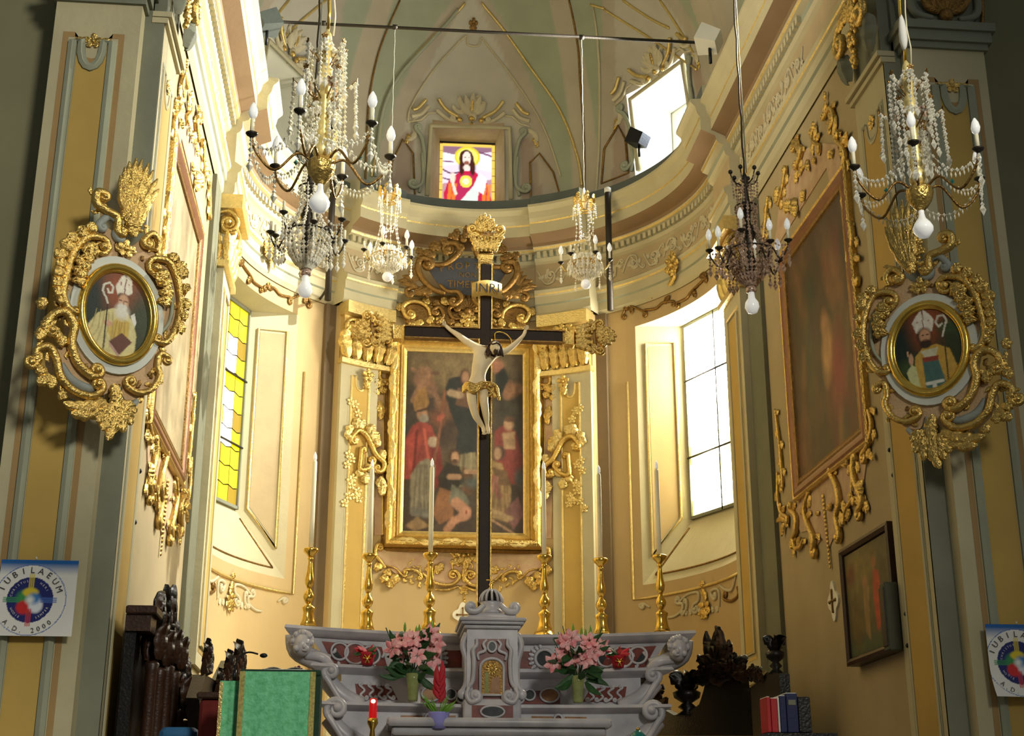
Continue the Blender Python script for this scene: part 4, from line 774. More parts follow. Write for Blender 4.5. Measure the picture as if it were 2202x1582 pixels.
def text_part(txt, size, par, P0, eu, ev, n, m, name='lettering', ext=.004, align='CENTER', curve=0.0):
    """flat letters as a mesh; each string is one part"""
    mb = MB(); eu, ev, n = (np.array(v, float) for v in (eu, ev, n)); items = [(txt, 0, 0, 0)]
    if curve:
        R = curve; adv = size*.78; L = adv*(len(txt)-1); items = []
        for i, ch in enumerate(txt):
            s_ = -L/2+i*adv; a = s_/R; items.append((ch, R*math.sin(a), R*(math.cos(a)-1), -a))
    for t, x, y, rot in items:
        if t == ' ': continue
        c = bpy.data.curves.new('glyph', 'FONT'); c.body = t; c.size = size; c.align_x = align; c.extrude = 0; c.resolution_u = 2
        o = bpy.data.objects.new('glyph', c); COL.objects.link(o); bpy.context.view_layer.update()
        me = bpy.data.meshes.new_from_object(o.evaluated_get(bpy.context.evaluated_depsgraph_get())); V = np.array([v.co[:] for v in me.vertices]); F = [tuple(f.vertices) for f in me.polygons]
        bpy.data.objects.remove(o); bpy.data.curves.remove(c); bpy.data.meshes.remove(me)
        if not len(V): continue
        cc, ss = math.cos(rot), math.sin(rot); X = V[:, 0]*cc-V[:, 1]*ss+x; Y = V[:, 0]*ss+V[:, 1]*cc+y
        mb.add(np.array(P0)+X[:, None]*eu+Y[:, None]*ev+n*ext, F)
    return mb.build(name, m, par, smooth=False)
for t, x, y, sz in (('PROPTER', 900, 790, .155), ('NON', 900, 875, .11), ('TIMEBO', 880, 985, .155)):
    p = c1(x, y); text_part(t, sz, car, CT.pt(p[0], p[1], .0), (1, 0, 0), (0, 0, 1), (0, -1, 0), M['gold_dark'], ext=.02, curve=1.4 if t == 'PROPTER' else 0)
def cc(kind, P, **kw): piece(car, kw.pop('S', CT), kind, P, **kw)
cc('c', [c1(660, 1050), c1(520, 1000), c1(420, 900), c1(370, 790), c1(400, 690), c1(480, 690)], r=.05, e=-.08, m='gold_dark', d=.02)
cc('c', [c1(520, 745), c1(640, 745), c1(740, 690), c1(810, 610), c1(780, 530), c1(700, 520)], r=.045, e=.09, m='gold_dark', d=.02)
cc('c', [c1(600, 960), c1(680, 1030), c1(790, 1040), c1(830, 1110), c1(780, 1170)], r=.035, e=-.06, m='gold_dark', d=.04)
for i, (x, y, X, Y) in enumerate(((620, 560, 540, 500), (600, 600, 480, 560), (560, 640, 440, 620), (520, 660, 400, 640), (700, 540, 640, 470), (760, 500, 740, 420), (800, 470, 800, 380), (850, 470, 870, 340), (860, 520, 900, 420), (640, 640, 680, 580), (860, 600, 830, 540), (740, 480, 690, 450), (560, 590, 520, 540), (400, 640, 350, 600), (440, 670, 380, 650))): cc('l', [c1(x, y), c1(X, Y)], name='acanthus_leaf', m='gold_dark', r=.07, s=.2*(-1)**i, d=.05)
for i, (x, y, X, Y) in enumerate(((340, 960, 150, 930), (330, 940, 200, 870), (350, 930, 260, 820), (370, 920, 300, 780), (380, 1000, 180, 960))): cc('l', [c1(x, y), c1(X, Y)], name='palm_leaf', m='gold_dark', r=.05, s=-.15, d=.03, lobes=1)
cc('c', [c1(480, 1090), c1(420, 1010), c1(330, 985), c1(250, 1010), c1(260, 1060)], r=.03, e=.04, m='gold_dark'); cc('l', [c1(330, 1040), c1(520, 1060)], name='acanthus_leaf', m='gold_dark', r=.09, s=.2)
plate(car, CB, [c1(900, 1080, CB), c1(600, 1060, CB), c1(420, 1090, CB), c1(220, 1130, CB), c1(170, 1220, CB), c1(250, 1390, CB), c1(600, 1400, CB), c1(900, 1400, CB)], .0, 'gold_dark', 'ground_plate')
c1b = lambda x, y: c1(x, y, CB)
cc('c', [c1b(500, 1290), c1b(480, 1210), c1b(400, 1150), c1b(290, 1140), c1b(210, 1200), c1b(240, 1290)], r=.035, e=.075, m='gold', d=.03, S=CB)
cc('c', [c1b(560, 1370), c1b(640, 1290), c1b(600, 1200), c1b(540, 1220)], r=.03, e=.05, m='gold_dark', d=.03, S=CB); cc('c', [c1b(840, 1320), c1b(740, 1310), c1b(700, 1220), c1b(770, 1180)], r=.03, e=-.05, m='gold_dark', d=.03, S=CB)
for i, (x, y, X, Y) in enumerate(((600, 1180, 560, 1120), (620, 1160, 640, 1090), (560, 1330, 640, 1360), (680, 1330, 760, 1340), (300, 1330, 280, 1400), (330, 1360, 420, 1330), (800, 1270, 880, 1290), (700, 1120, 680, 1180), (170, 1150, 150, 1230), (240, 1350, 330, 1290), (850, 1380, 760, 1380), (460, 1350, 520, 1290), (820, 1130, 760, 1110), (430, 1100, 500, 1140), (540, 1390, 480, 1400))): cc('l', [c1b(x, y), c1b(X, Y)], name='acanthus_leaf', m='gold' if i % 3 else 'gold_dark', r=.065, s=.2*(-1)**i, d=.02, S=CB)
mb = MB(); shell(mb, CB, c1b(900, 1240), .3, .6, 2.54, 7, .04); mb.build('shell', M['gold_dark'], car); mb = MB(); flower(mb, CB, c1b(900, 1330), .12, 6, .04); mb.build('rosette', M['gold'], car)
# gilt ornaments of the architrave, above each apse window
for s, side in ((1, 'right'), (-1, 'left')):
    t = thing('stucco_spray', 'gilded flower and painted scrolls on the curved wall above the %s apse window' % side, 'wall ornament', (s*2.8, 17.8, 7.1))
    f = (lambda P: P) if s > 0 else mirU
    uv = lambda x, y: AP.uv(1150+x/3.164, 300+y/3.164)
    mb = MB(); c0 = f([uv(990, 870)])[0]; flower(mb, AP, c0, .16, 6, .13); flower(mb, AP, (c0[0], c0[1]+.13), .09, 5, .13); leaf(mb, AP, c0, (c0[0]-s*.15, c0[1]-.25), .06, .2, .1); mb.build('flower', M['gold'], t)
    for P in ([uv(600, 1200), uv(640, 1130), uv(700, 1150), uv(760, 1175)], [uv(760, 1160), uv(830, 1150), uv(880, 1110), uv(950, 1100)], [uv(980, 1110), uv(1040, 1080), uv(1070, 1040), uv(1120, 990), uv(1170, 940)]):
        mb = MB(); cscroll(mb, AP, f(P), .018, s*.04, -s*.04, .01); mb.build('scroll', M['gold_dark'], t)
    for a, b in (((640, 1130), (660, 1190)), ((650, 1120), (610, 1150)), ((1070, 1040), (1100, 1080)), ((1130, 940), (1180, 940)), ((890, 1120), (930, 1070)), ((820, 1040), (800, 1080)), ((880, 980), (850, 1010))):
        mb = MB(); p, q = f([uv(*a), uv(*b)]); leaf(mb, AP, p, q, .05, .2, .01); mb.build('leaf', M['gold_dark'], t)
    t2 = thing('stucco_festoon', 'pale scroll festoon with gilt drop under the %s apse window' % side, 'wall ornament', (s*2.9, 17.6, 2.8))
    w8 = lambda x, y: AP.uv(1360+x/7.864, 1180+y/7.864)
    for P, st, en, m in (([w8(160, 1000), w8(130, 960), w8(200, 930), w8(300, 990)], .03, 0, 'stucco'), ([w8(600, 1160), w8(720, 1140), w8(850, 1040), w8(860, 930), w8(780, 930)], 0, -.05, 'stucco'), ([w8(800, 900), w8(950, 770), w8(1120, 740), w8(1130, 870), w8(1060, 930)], 0, .07, 'stucco'), ([w8(1380, 840), w8(1340, 740), w8(1400, 680), w8(1480, 720), w8(1480, 980)], .05, 0, 'stucco'), ([w8(1570, 760), w8(1570, 850), w8(1690, 880), w8(1800, 780), w8(1780, 640)], -.04, 0, 'gold_dark'), ([w8(1480, 620), w8(1600, 690), w8(1700, 680), w8(1760, 460)], 0, 0, 'stucco'), ([w8(880, 1100), w8(930, 1000), w8(930, 880)], -.03, .03, 'stucco')):
        mb = MB(); cscroll(mb, AP, f(P), .02, st*s, en*s, .0); mb.build('scroll', M[m], t2)
    for a, b in (((1200, 540), (1200, 640)), ((1200, 680), (1270, 900)), ((1250, 1000), (1150, 1110)), ((1250, 1000), (1200, 1190)), ((1260, 1000), (1260, 1190)), ((1260, 990), (1340, 1090)), ((1240, 940), (1160, 940)), ((1250, 940), (1330, 960))):
        mb = MB(); p, q = f([w8(*a), w8(*b)]); leaf(mb, AP, p, q, .045, .1, .02); mb.build('gilt_leaf', M['gold'], t2)
    for k in range(8): mb = MB(); p, q = f([w8(900+k*75, 1020-k*8), w8(900+k*75+20, 1130-k*8)]); leaf(mb, AP, p, q, .03, .1, .0); mb.build('leaf', M['stucco'], t2)
# ---------------------------------------------------------------- large pictures on the chancel walls
for s, side in ((-1, 'left'), (1, 'right')):
    S = SL if s < 0 else SR
    t = thing('wall_painting', ['tall pale old painting in a gilt and brown frame on the left chancel wall', 'tall dark brown-red painting in a gilt and brown frame on the right chancel wall'][s > 0], 'painting', (s*3.2, 12.8, 3.4))
    y0, y1, z0, z1 = 11.65, 13.95, 3.4, 6.2
    cv = Canvas(2.3/2.8, (78, 60, 38) if s > 0 else (172, 156, 120), 150); rs = np.random.RandomState(5)  # left canvas coloured pale and streaky for the light it reflects
    for k in range(60):
        x, y = rs.rand(2); c = [(120, 58, 42), (84, 74, 40), (52, 50, 30), (150, 108, 64), (96, 66, 44)][k % 5] if s > 0 else [(190, 176, 140), (150, 132, 96), (120, 104, 74), (200, 180, 140)][k % 4]; cv.ell(x, y, .03+.06*rs.rand(), .05+.12*rs.rand(), c, rs.rand()-.5, .7, .6)
    if s > 0:
        cv.ell(.4, .42, .08, .12, (196, 150, 100), .2, .4); cv.ell(.42, .55, .05, .05, (176, 130, 90), 0, .5); cv.ell(.7, .5, .07, .14, (60, 66, 40), .1, .6); cv.ell(.25, .3, .1, .15, (140, 60, 50), .2, .6); cv.ell(.6, .75, .08, .1, (50, 60, 40), 0, .7)
    cv.noise(.2, 18); canvas_part(t, S, y0+.2, y1-.2, z0+.2, z1-.2, cv, 60, 80, .03)
    rect_frame(t, S, y0+.14, y1-.14, z0+.14, z1-.14, [(0, .03), (0, .045), (.02, .055), (.045, .045), (.06, .05), (.07, .03)], M['gold_dark'], 'inner_frame')
    rect_frame(t, S, y0+.035, y1-.035, z0+.035, z1-.035, [(0, .0), (0, .055), (.03, .075), (.07, .07), (.11, .045), (.115, .03)], mat('brown_frame_%s' % side, (140, 92, 62), .35, .35, .25, 10), 'frame_rail')
    rect_frame(t, S, y0, y1, z0, z1, [(0, 0), (0, .05), (.02, .07), (.045, .06), (.05, .0)], M['gold'], 'gilt_edge')
    t = thing('stucco_surround', 'gilded flame-like rocaille on rose ground round the painting on the %s chancel wall' % side, 'wall ornament', (s*3.2, 12.8, 2.4))
    p7 = lambda x, y: SR.uv(1640+x/4.163, 880+y/4.163); p6 = lambda x, y: SR.uv(1640+x/3.438, 180+y/3.438)
    plate(t, S, [p7(250, 860), p7(850, 290), p7(960, 300), p7(900, 760), p7(820, 760), p7(740, 1000), p7(700, 1100), p7(640, 1150), p7(600, 1250), p7(540, 1150), p7(480, 1240), p7(430, 1080), p7(350, 1100), p7(270, 950)], .012, 'pink', mirror=False)
    plate(t, S, [p6(90, 1240), p6(130, 900), p6(220, 640), p6(330, 480), p6(450, 440), p6(560, 450), p6(600, 640), p6(650, 900), p6(690, 1300), p6(620, 1300), p6(480, 620)], .012, 'pink', mirror=False)
    for P, r_, a_, b_ in (([p7(130, 0), p7(165, 250), p7(190, 500), p7(200, 700)], .02, 0, 0), ([p7(150, 560), p7(158, 800), p7(185, 920), p7(240, 960)], .022, 0, .04), ([p7(270, 900), p7(325, 960), p7(325, 1080), p7(300, 1160), p7(320, 1240), p7(360, 1230), p7(390, 1160)], .03, .04, 0),
        ([p7(445, 720), p7(400, 900), p7(440, 1040), p7(490, 1160), p7(480, 1260)], .034, 0, -.05), ([p7(640, 570), p7(700, 700), p7(720, 850), p7(695, 960), p7(720, 1110)], .035, .04, .06), ([p7(850, 430), p7(850, 600), p7(900, 730), p7(930, 830), p7(890, 900)], .035, .03, -.05), ([p7(750, 1030), p7(770, 900), p7(840, 800)], .025, 0, .03), ([p7(970, 0), p7(1005, 150), p7(975, 310), p7(930, 390)], .028, 0, -.05),
        ([p6(470, 260), p6(520, 180), p6(550, 260), p6(520, 330)], .025, .03, -.03), ([p6(250, 450), p6(310, 490), p6(270, 620)], .03, -.04, .04), ([p6(570, 420), p6(630, 500), p6(625, 640)], .03, .05, 0), ([p6(190, 650), p6(165, 790), p6(130, 900)], .028, -.04, 0), ([p6(55, 830), p6(40, 1000), p6(30, 1150)], .025, 0, .03), ([p6(620, 880), p6(690, 1100), p6(680, 1340), p6(715, 1480)], .03, .04, -.04), ([p6(400, 300), p6(385, 410), p6(440, 460)], .025, 0, .04)):
        mb = MB(); cscroll(mb, S, P, r_, a_, b_, .015); mb.build('scroll', M['gold'], t); mb = MB(); foliage(mb, S, P, .13, 6, .01, seed=int(abs(P[0][1])*50) % 89); mb.build('leaf_spray', M['gold'], t)
    for A, B, w_ in ((p7(740, 480), p7(800, 430), .05), (p7(450, 740), p7(380, 760), .05), (p7(350, 830), p7(330, 780), .04), (p7(1000, 380), p7(1030, 440), .04), (p7(860, 500), p7(820, 600), .06), (p7(900, 640), p7(930, 780), .06), (p7(300, 1160), p7(300, 1250), .05), (p7(220, 1000), p7(160, 1020), .04), (p7(220, 1020), p7(205, 1140), .04), (p7(600, 880), p7(650, 830), .04), (p7(530, 930), p7(510, 950), .03),
        (p6(480, 130), p6(482, 60), .03), (p6(330, 780), p6(320, 880), .05), (p6(220, 850), p6(210, 960), .07), (p6(260, 840), p6(280, 980), .07), (p6(390, 360), p6(400, 280), .04), (p6(600, 430), p6(660, 350), .05), (p6(300, 520), p6(240, 440), .05), (p6(350, 560), p6(370, 640), .04), (p6(400, 540), p6(410, 590), .04), (p6(280, 640), p6(270, 740), .04), (p6(330, 600), p6(290, 700), .03), (p6(130, 760), p6(125, 880), .05), (p6(700, 1260), p6(750, 1280), .04), (p6(690, 1200), p6(660, 1330), .05), (p6(540, 480), p6(530, 560), .05)):
        mb = MB(); leaf(mb, S, A, B, w_, .15, .02, 3, .7); mb.build('acanthus_leaf', M['gold'], t)
    mb = MB()
    for k in range(18): bump(mb, S, p7(560+k*3.6, 780+k*37), .03-.0006*k, .015)
    mb.build('bead_drop', M['gold'], t, kind='stuff')
# ---------------------------------------------------------------- oval portraits on the pier corners
def bishop(beard_white):
    cv = Canvas(.74, (36, 48, 30), 240); cv.ell(.52, .78, .3, .25, (150, 76, 40), soft=.6); cv.ell(.85, .5, .2, .3, (52, 60, 34), soft=.6); cv.ell(.1, .6, .15, .3, (30, 44, 38), soft=.6)
    if beard_white:
        cv.poly([(.06, .28), (.2, .46), (.42, .56), (.62, .56), (.74, .44), (.8, .3), (.78, .04), (.3, 0), (.12, .1)], (212, 200, 142), 2); cv.poly([(.36, .3), (.5, .48), (.68, .44), (.68, .2), (.45, .15)], (200, 164, 60), 3, .8); cv.folds(((.3, .5), (.22, .1), .3), 5, (168, 152, 96), .007, .7); cv.folds(((.55, .42), (.55, .15), .15), 4, (150, 116, 40), .006, .6)
        cv.poly([(.4, .17), (.58, .3), (.74, .22), (.56, .03)], (104, 62, 48), 1); cv.line([(.42, .14), (.56, .03)], .014, (186, 150, 140)); cv.poly([(.42, .82), (.5, .95), (.58, 1.0), (.66, .93), (.68, .78), (.56, .72), (.46, .72)], (232, 224, 206), 1); cv.line([(.57, .98), (.56, .74)], .006, (120, 40, 50)); cv.line([(.5, .85), (.5, .88)], .004, (150, 70, 80)); cv.line([(.62, .85), (.62, .88)], .004, (150, 70, 80))
        cv.ell(.55, .72, .09, .04, (96, 60, 40)); cv.ell(.56, .66, .075, .09, (206, 160, 126)); cv.ell(.55, .54, .1, .09, (222, 218, 204), soft=.4); cv.ell(.55, .6, .07, .03, (226, 222, 210)); cv.line([(.5, .67), (.53, .67)], .006, (50, 34, 26)); cv.line([(.58, .67), (.62, .67)], .006, (50, 34, 26)); cv.line([(.56, .67), (.565, .63)], .006, (170, 120, 90)); cv.ell(.36, .37, .07, .035, (206, 160, 126)); cv.poly([(.68, .52), (.74, .56), (.78, .46), (.76, .4)], (226, 222, 212), 1)
        cv.line([(.33, .02), (.33, .62)], .008, (46, 36, 26)); cv.line([(.33, .6), (.3, .66), (.24, .72), (.25, .8), (.33, .84), (.39, .8), (.38, .73), (.33, .72), (.31, .76)], .011, (216, 212, 196))
    else:
        cv.ell(.2, .3, .2, .1, (60, 76, 40), .5, .5); cv.ell(.85, .7, .2, .08, (60, 76, 40), -.4, .5)
        cv.poly([(.26, .1), (.3, .42), (.42, .52), (.62, .54), (.8, .46), (.9, .2), (.86, .0), (.3, 0)], (200, 160, 70), 2); cv.poly([(.16, .25), (.24, .34), (.3, .3), (.34, .05), (.2, .1)], (206, 208, 150), 2); cv.poly([(.4, .38), (.62, .38), (.72, .02), (.42, .0)], (74, 110, 104), 2); cv.poly([(.4, .4), (.64, .4), (.62, .34), (.42, .34)], (150, 70, 50), 1); cv.poly([(.38, .48), (.64, .5), (.6, .4), (.44, .4)], (206, 200, 170), 2); cv.line([(.44, .08), (.66, .09)], .02, (214, 216, 206)); cv.line([(.54, .08), (.54, .0)], .02, (214, 216, 206))
        cv.poly([(.35, .7), (.3, .84), (.37, .92), (.46, .995), (.56, .92), (.62, .84), (.58, .7)], (230, 222, 206), 1); cv.line([(.46, .98), (.46, .74)], .005, (120, 50, 50)); cv.ell(.38, .84, .012, .01, (170, 90, 80)); cv.ell(.54, .84, .012, .01, (170, 90, 80)); cv.ell(.46, .66, .11, .1, (70, 46, 30)); cv.ell(.47, .66, .08, .085, (206, 156, 120)); cv.ell(.47, .56, .085, .055, (60, 44, 34)); cv.line([(.43, .67), (.45, .67)], .006, (40, 26, 20)); cv.line([(.49, .67), (.52, .67)], .006, (40, 26, 20)); cv.line([(.455, .6), (.49, .6)], .005, (150, 70, 60)); cv.ell(.24, .4, .035, .07, (212, 164, 130)); cv.line([(.2, .45), (.2, .5)], .01, (212, 164, 130))
        cv.line([(.74, .05), (.74, .55), (.72, .68)], .008, (80, 60, 30)); cv.line([(.72, .62), (.76, .72), (.8, .8), (.76, .87), (.68, .87), (.64, .8), (.68, .74), (.73, .77)], .011, (214, 208, 190))
    cv.noise(.08, 30); return cv
def medallion(s):
    ctr = atY(255, 677, 10.02) if s < 0 else atY(1993, 750, 10.02); a = math.radians(38)
    S = Plane(ctr, (math.cos(a), s*-math.sin(a), 0) if s > 0 else (math.cos(a), math.sin(a), 0), (-s*math.sin(a), -math.cos(a), 0))
    if s > 0: S.eu = np.array([math.cos(a), -math.sin(a), 0])
    t = thing('oval_portrait', ['oval portrait of a white-bearded bishop in a gilded cartouche on the left pier', 'oval portrait of a dark-bearded bishop in a gilded cartouche on the right pier'][s > 0], 'portrait', tuple(ctr), 'oval bishop portraits on the chancel piers')
    SLp = Plane(atY(255, 677, 10.02), (math.cos(a), math.sin(a), 0), (math.sin(a), -math.cos(a), 0))
    f1 = lambda x, y: SLp.uv(40+x/2.637, 380+y/2.637); f = f1 if s < 0 else (lambda x, y: (-f1(x, y)[0], f1(x, y)[1]))
    o0 = f1(552, 787); O = (o0[0] if s < 0 else -o0[0], o0[1])
    ru, rv = .285, .355
    El = lambda ku, kv, n=40: [(O[0]+ru*ku*math.cos(q), O[1]+rv*kv*math.sin(q)) for q in np.linspace(0, 2*PI, n, endpoint=False)]
    P = [f(*q) for q in ((430, 330), (480, 280), (560, 330), (640, 390), (700, 360), (780, 420), (860, 480), (910, 600), (900, 780), (850, 940), (800, 1000), (800, 1100), (750, 1210), (620, 1270), (560, 1200), (470, 1240), (330, 1240), (220, 1130), (190, 1010), (290, 900), (280, 770), (240, 600), (270, 450), (350, 350))]
    P = [tuple(q) for q in smoothp(P, 96, True)]
    def pl(P, d0, d1, m, name):
        Q = np.array(P); n = len(Q); c = np.array(O); mb = MB(); A = S.pt(Q[:, 0], Q[:, 1], d1); K = S.pt(Q[:, 0], Q[:, 1], d0); mb.add(np.concatenate([A, [S.pt(c[0], c[1], d1)], K]), [(i, (i+1) % n, n) for i in range(n)]+[(n+1+i, n+1+(i+1) % n, (i+1) % n, i) for i in range(n)]); mb.build(name, m, t, smooth=False)
    rose = mat('rose_stucco', (206, 172, 130), .7, var=.15, scale=9, bump=.4)
    pl(P, -.1, 0, rose, 'cartouche_plate'); pl(El(1.34, 1.3), 0, .03, mat('pale_blue_border', (206, 210, 200), .6), 'oval_border')
    mb = MB()
    for k in range(26):
        a_ = RNG.uniform(0, 6.28); q = (O[0]+ru*1.6*math.cos(a_), O[1]+rv*1.5*math.sin(a_)); leaf(mb, S, q, (q[0]+RNG.uniform(-.05, .05), q[1]+RNG.uniform(-.06, .06)), .02, .3, .002, 2)
    mb.build('diaper_relief', M['gold_dark'], t, kind='stuff')
    mb = MB(); stroke(mb, S, El(1.05, 1.04), .032, 8, .02, 1.1, closed=True, smooth=False); stroke(mb, S, El(.96, .96), .014, 6, .03, closed=True, smooth=False); mb.build('oval_frame', M['brass'], t)
    cvb = bishop(s < 0); E = El(.96, .96, 48); rows = np.linspace(0, 1, 73); mb = MB(); V = [S.pt(O[0], O[1], .035)]; uvs = [(.5, .5)]
    for r_ in rows[1:]:
        for q in np.linspace(0, 2*PI, 144, endpoint=False): V.append(S.pt(O[0]+ru*.96*r_*math.cos(q), O[1]+rv*.96*r_*math.sin(q), .035)); uvs.append((.5+.5*r_*math.cos(q), .5+.5*r_*math.sin(q)))
    F = [(0, 1+i, 1+(i+1) % 144) for i in range(144)]+[(1+j*144+i, 1+(j+1)*144+i, 1+(j+1)*144+(i+1) % 144, 1+j*144+(i+1) % 144) for j in range(71) for i in range(144)]
    mb.add(V, F); o = mb.build('portrait', M['painted'], t, smooth=False); uvs = np.array(uvs); setcol(o, cvb.a[np.clip((uvs[:, 1]*cvb.h).astype(int), 0, cvb.h-1), np.clip((uvs[:, 0]*cvb.w).astype(int), 0, cvb.w-1)])
    g = -1 if s > 0 else 1
    def C(P, r, st=0, en=0, m='gold', d=.02, name='scroll'):
        r *= .72; mb = MB(); cscroll(mb, S, [f(*q) for q in P], r, st*g, en*g, d); mb.build(name, M[m], t)
        if m == 'gold': mb = MB(); foliage(mb, S, [f(*q) for q in P], .07, 7, 0, seed=len(P)*7+int(P[0][0]) % 50); mb.build('leaf_spray', M['gold'], t)
    def Lf(x, y, X, Y, w, b=.2, d=.03, m='gold', lobes=3):
        mb = MB(); leaf(mb, S, f(x, y), f(X, Y), w, b*g, d, lobes, .7); mb.build('acanthus_leaf', M[m], t)
    C([(300, 775), (260, 740), (238, 660), (265, 540), (300, 430), (370, 355), (450, 350)], .04, .02, -.075); C([(300, 765), (262, 640), (285, 520), (340, 410), (420, 350)], .02, 0, 0, 'grey', .01, 'grey_band')
    C([(140, 850), (180, 790), (250, 775), (300, 850), (285, 950), (320, 1060), (390, 1130), (430, 1140)], .045, .05, .05)
    C([(95, 1050), (90, 990), (160, 970), (200, 1040), (225, 1140), (300, 1220), (400, 1250), (460, 1215)], .04, -.05, .05); C([(240, 1060), (290, 1150), (380, 1200), (440, 1190)], .05, 0, 0, 'bluewood', -.02, 'grey_band')
    C([(780, 945), (830, 940), (880, 860), (905, 740), (890, 600), (840, 490), (760, 470)], .038, -.03, .075); C([(790, 900), (850, 820), (865, 700), (850, 590)], .02, 0, 0, 'grey', .01, 'grey_band')
    C([(835, 1030), (790, 1010), (775, 1080), (785, 1140), (740, 1210), (670, 1230), (610, 1200)], .035, -.03, -.05); C([(560, 1190), (570, 1270), (620, 1310), (670, 1270)], .035, 0, 0, 'bluewood', 0, 'grey_band'); C([(700, 360), (750, 330), (785, 380), (770, 430)], .035, .04, 0); C([(540, 330), (550, 260), (500, 230), (450, 270)], .04, .04, .03, 'bluewood', 0, 'grey_band')
    C([(545, 310), (545, 240), (480, 200), (430, 160), (430, 100), (470, 100)], .045, .04, -.03)
    for q in ((430, 310, 380, 270), (380, 320, 320, 310), (330, 350, 260, 330), (300, 380, 220, 390), (260, 430, 180, 430), (250, 480, 190, 490), (240, 530, 180, 540), (230, 580, 170, 600), (225, 630, 180, 660), (230, 680, 200, 710), (360, 330, 340, 290), (280, 400, 240, 360)): Lf(*q, .055)
    for q in ((900, 590, 940, 550), (910, 640, 940, 660), (915, 700, 920, 760), (900, 760, 900, 820), (890, 830, 880, 890), (860, 500, 880, 460), (880, 540, 930, 520)): Lf(*q, .06)
    for q in ((400, 400, 380, 450), (370, 440, 360, 490), (345, 480, 345, 540), (330, 530, 325, 580), (320, 570, 310, 620), (420, 390, 340, 440), (360, 470, 310, 510), (350, 520, 300, 560), (790, 530, 790, 590), (800, 580, 810, 640), (810, 630, 815, 690), (805, 680, 800, 740), (780, 560, 750, 590), (830, 600, 790, 640), (840, 660, 790, 690)): Lf(*q, .07, .1, .03)
    for q in ((160, 790, 110, 860), (130, 760, 140, 700), (120, 850, 80, 920), (150, 870, 220, 930), (230, 900, 210, 960), (100, 990, 60, 1050), (150, 1100, 90, 1080), (170, 1130, 150, 1200), (160, 1120, 80, 1160), (210, 1230, 240, 1270)): Lf(*q, .05, .2, .02)
    for q in ((480, 1280, 230, 1280), (480, 1300, 270, 1340), (490, 1290, 410, 1390), (520, 1270, 470, 1500), (540, 1290, 560, 1460), (560, 1300, 610, 1420), (560, 1290, 640, 1350), (520, 1180, 520, 1330), (500, 1300, 440, 1440)): Lf(*q, .06, .12, .03, 'gold', 4)
    for k in range(9): a_ = 1.15+k*.1; q0 = f1(640, 350); L_ = (.5+.16*math.sin(PI*k/8)); q1 = (q0[0]+L_*math.cos(a_)*.85, q0[1]+L_*math.sin(a_)); h_ = (lambda p: p) if s < 0 else (lambda p: (-p[0], p[1])); mb = MB(); leaf(mb, S, h_(q0), h_(q1), .045, .05, .02+.01*(k % 2), 4, .9); mb.build('plume', M['gold'], t)
    mb = MB()
    for k in range(40): q0 = f1(640+RNG.uniform(-80, 70), RNG.uniform(90, 340)); q = q0 if s < 0 else (-q0[0], q0[1]); bump(mb, S, q, .018, .06)
    mb.build('crest_beads', M['gold'], t, kind='stuff')
    mb = MB(); flower(mb, S, f(600, 415), .075, 5, .02); leaf(mb, S, f(600, 415), f(540, 400), .03, .1, .01); leaf(mb, S, f(600, 415), f(660, 440), .03, .1, .01); mb.build('flower', M['gold'], t)
medallion(-1); medallion(1)
# ---------------------------------------------------------------- small things on the walls
t = thing('small_picture', 'small dark-framed religious painting with a red-robed figure, low on the right chancel wall', 'painting', (3.2, 11.8, 1.5))
TS = Plane((3.12, 0, 0), (0, 1, 0), (-1, 0, 0)); cv = Canvas(1.2, (92, 84, 48), 110)
cv.ell(.7, .8, .3, .2, (128, 112, 60), soft=.6); cv.ell(.6, .05, .5, .12, (70, 84, 56), soft=.5); cv.ell(.2, .4, .12, .3, (64, 60, 30), soft=.5); cv.poly([(.27, .7), (.38, .74), (.42, .5), (.38, .15), (.28, .2), (.25, .5)], (186, 66, 40), 2); cv.ell(.36, .8, .05, .06, (150, 100, 60)); cv.poly([(.5, .6), (.62, .6), (.64, .2), (.54, .1)], (150, 118, 70), 3); cv.ell(.57, .66, .05, .06, (160, 116, 72)); cv.ell(.8, .3, .12, .22, (100, 80, 36), soft=.5); cv.ell(.88, .78, .1, .1, (112, 64, 36), soft=.5); cv.noise(.25, 16)
canvas_part(t, TS, 11.26, 12.42, 1.6, 2.52, cv, 50, 42, .01); rect_frame(t, TS, 11.2, 12.48, 1.53, 2.59, [(0, -.08), (0, .04), (.03, .05), (.06, .03), (.065, 0)], M['wood'], 'frame_rail')
def quatrefoil(S, c, r, d, label, grp=None):
    t = thing('consecration_cross', label, 'plaque', tuple(S.pt(c[0], c[1], 0)))
    P = [(c[0]+r*(1.0+.22*math.cos(4*a))*abs(math.cos(a))**.0*math.cos(a)*.82, c[1]+r*(1.0+.22*math.cos(4*a))*math.sin(a)) for a in np.linspace(0, 2*PI, 32, endpoint=False)]
    Q = np.array(P); n = len(Q); mb = MB(); mb.add(np.concatenate([S.pt(Q[:, 0], Q[:, 1], d+.02), S.pt(Q[:, 0], Q[:, 1], d)]), [tuple(range(n))]+[(n+i, n+(i+1) % n, (i+1) % n, i) for i in range(n)]); mb.build('plaque', M['white'], t, smooth=False)
    mb = MB(); stroke(mb, S, [(c[0], c[1]-r*.7), (c[0], c[1]+r*.7)], r*.08, 4, d+.02); stroke(mb, S, [(c[0]-r*.6, c[1]), (c[0]+r*.6, c[1])], r*.08, 4, d+.02)
    for a in range(4): q = (c[0]+r*.55*math.cos(a*PI/2), c[1]+r*.62*math.sin(a*PI/2)); bump(mb, S, q, r*.12, d+.02)
    mb.build('cross', M['gold_dark'], t)
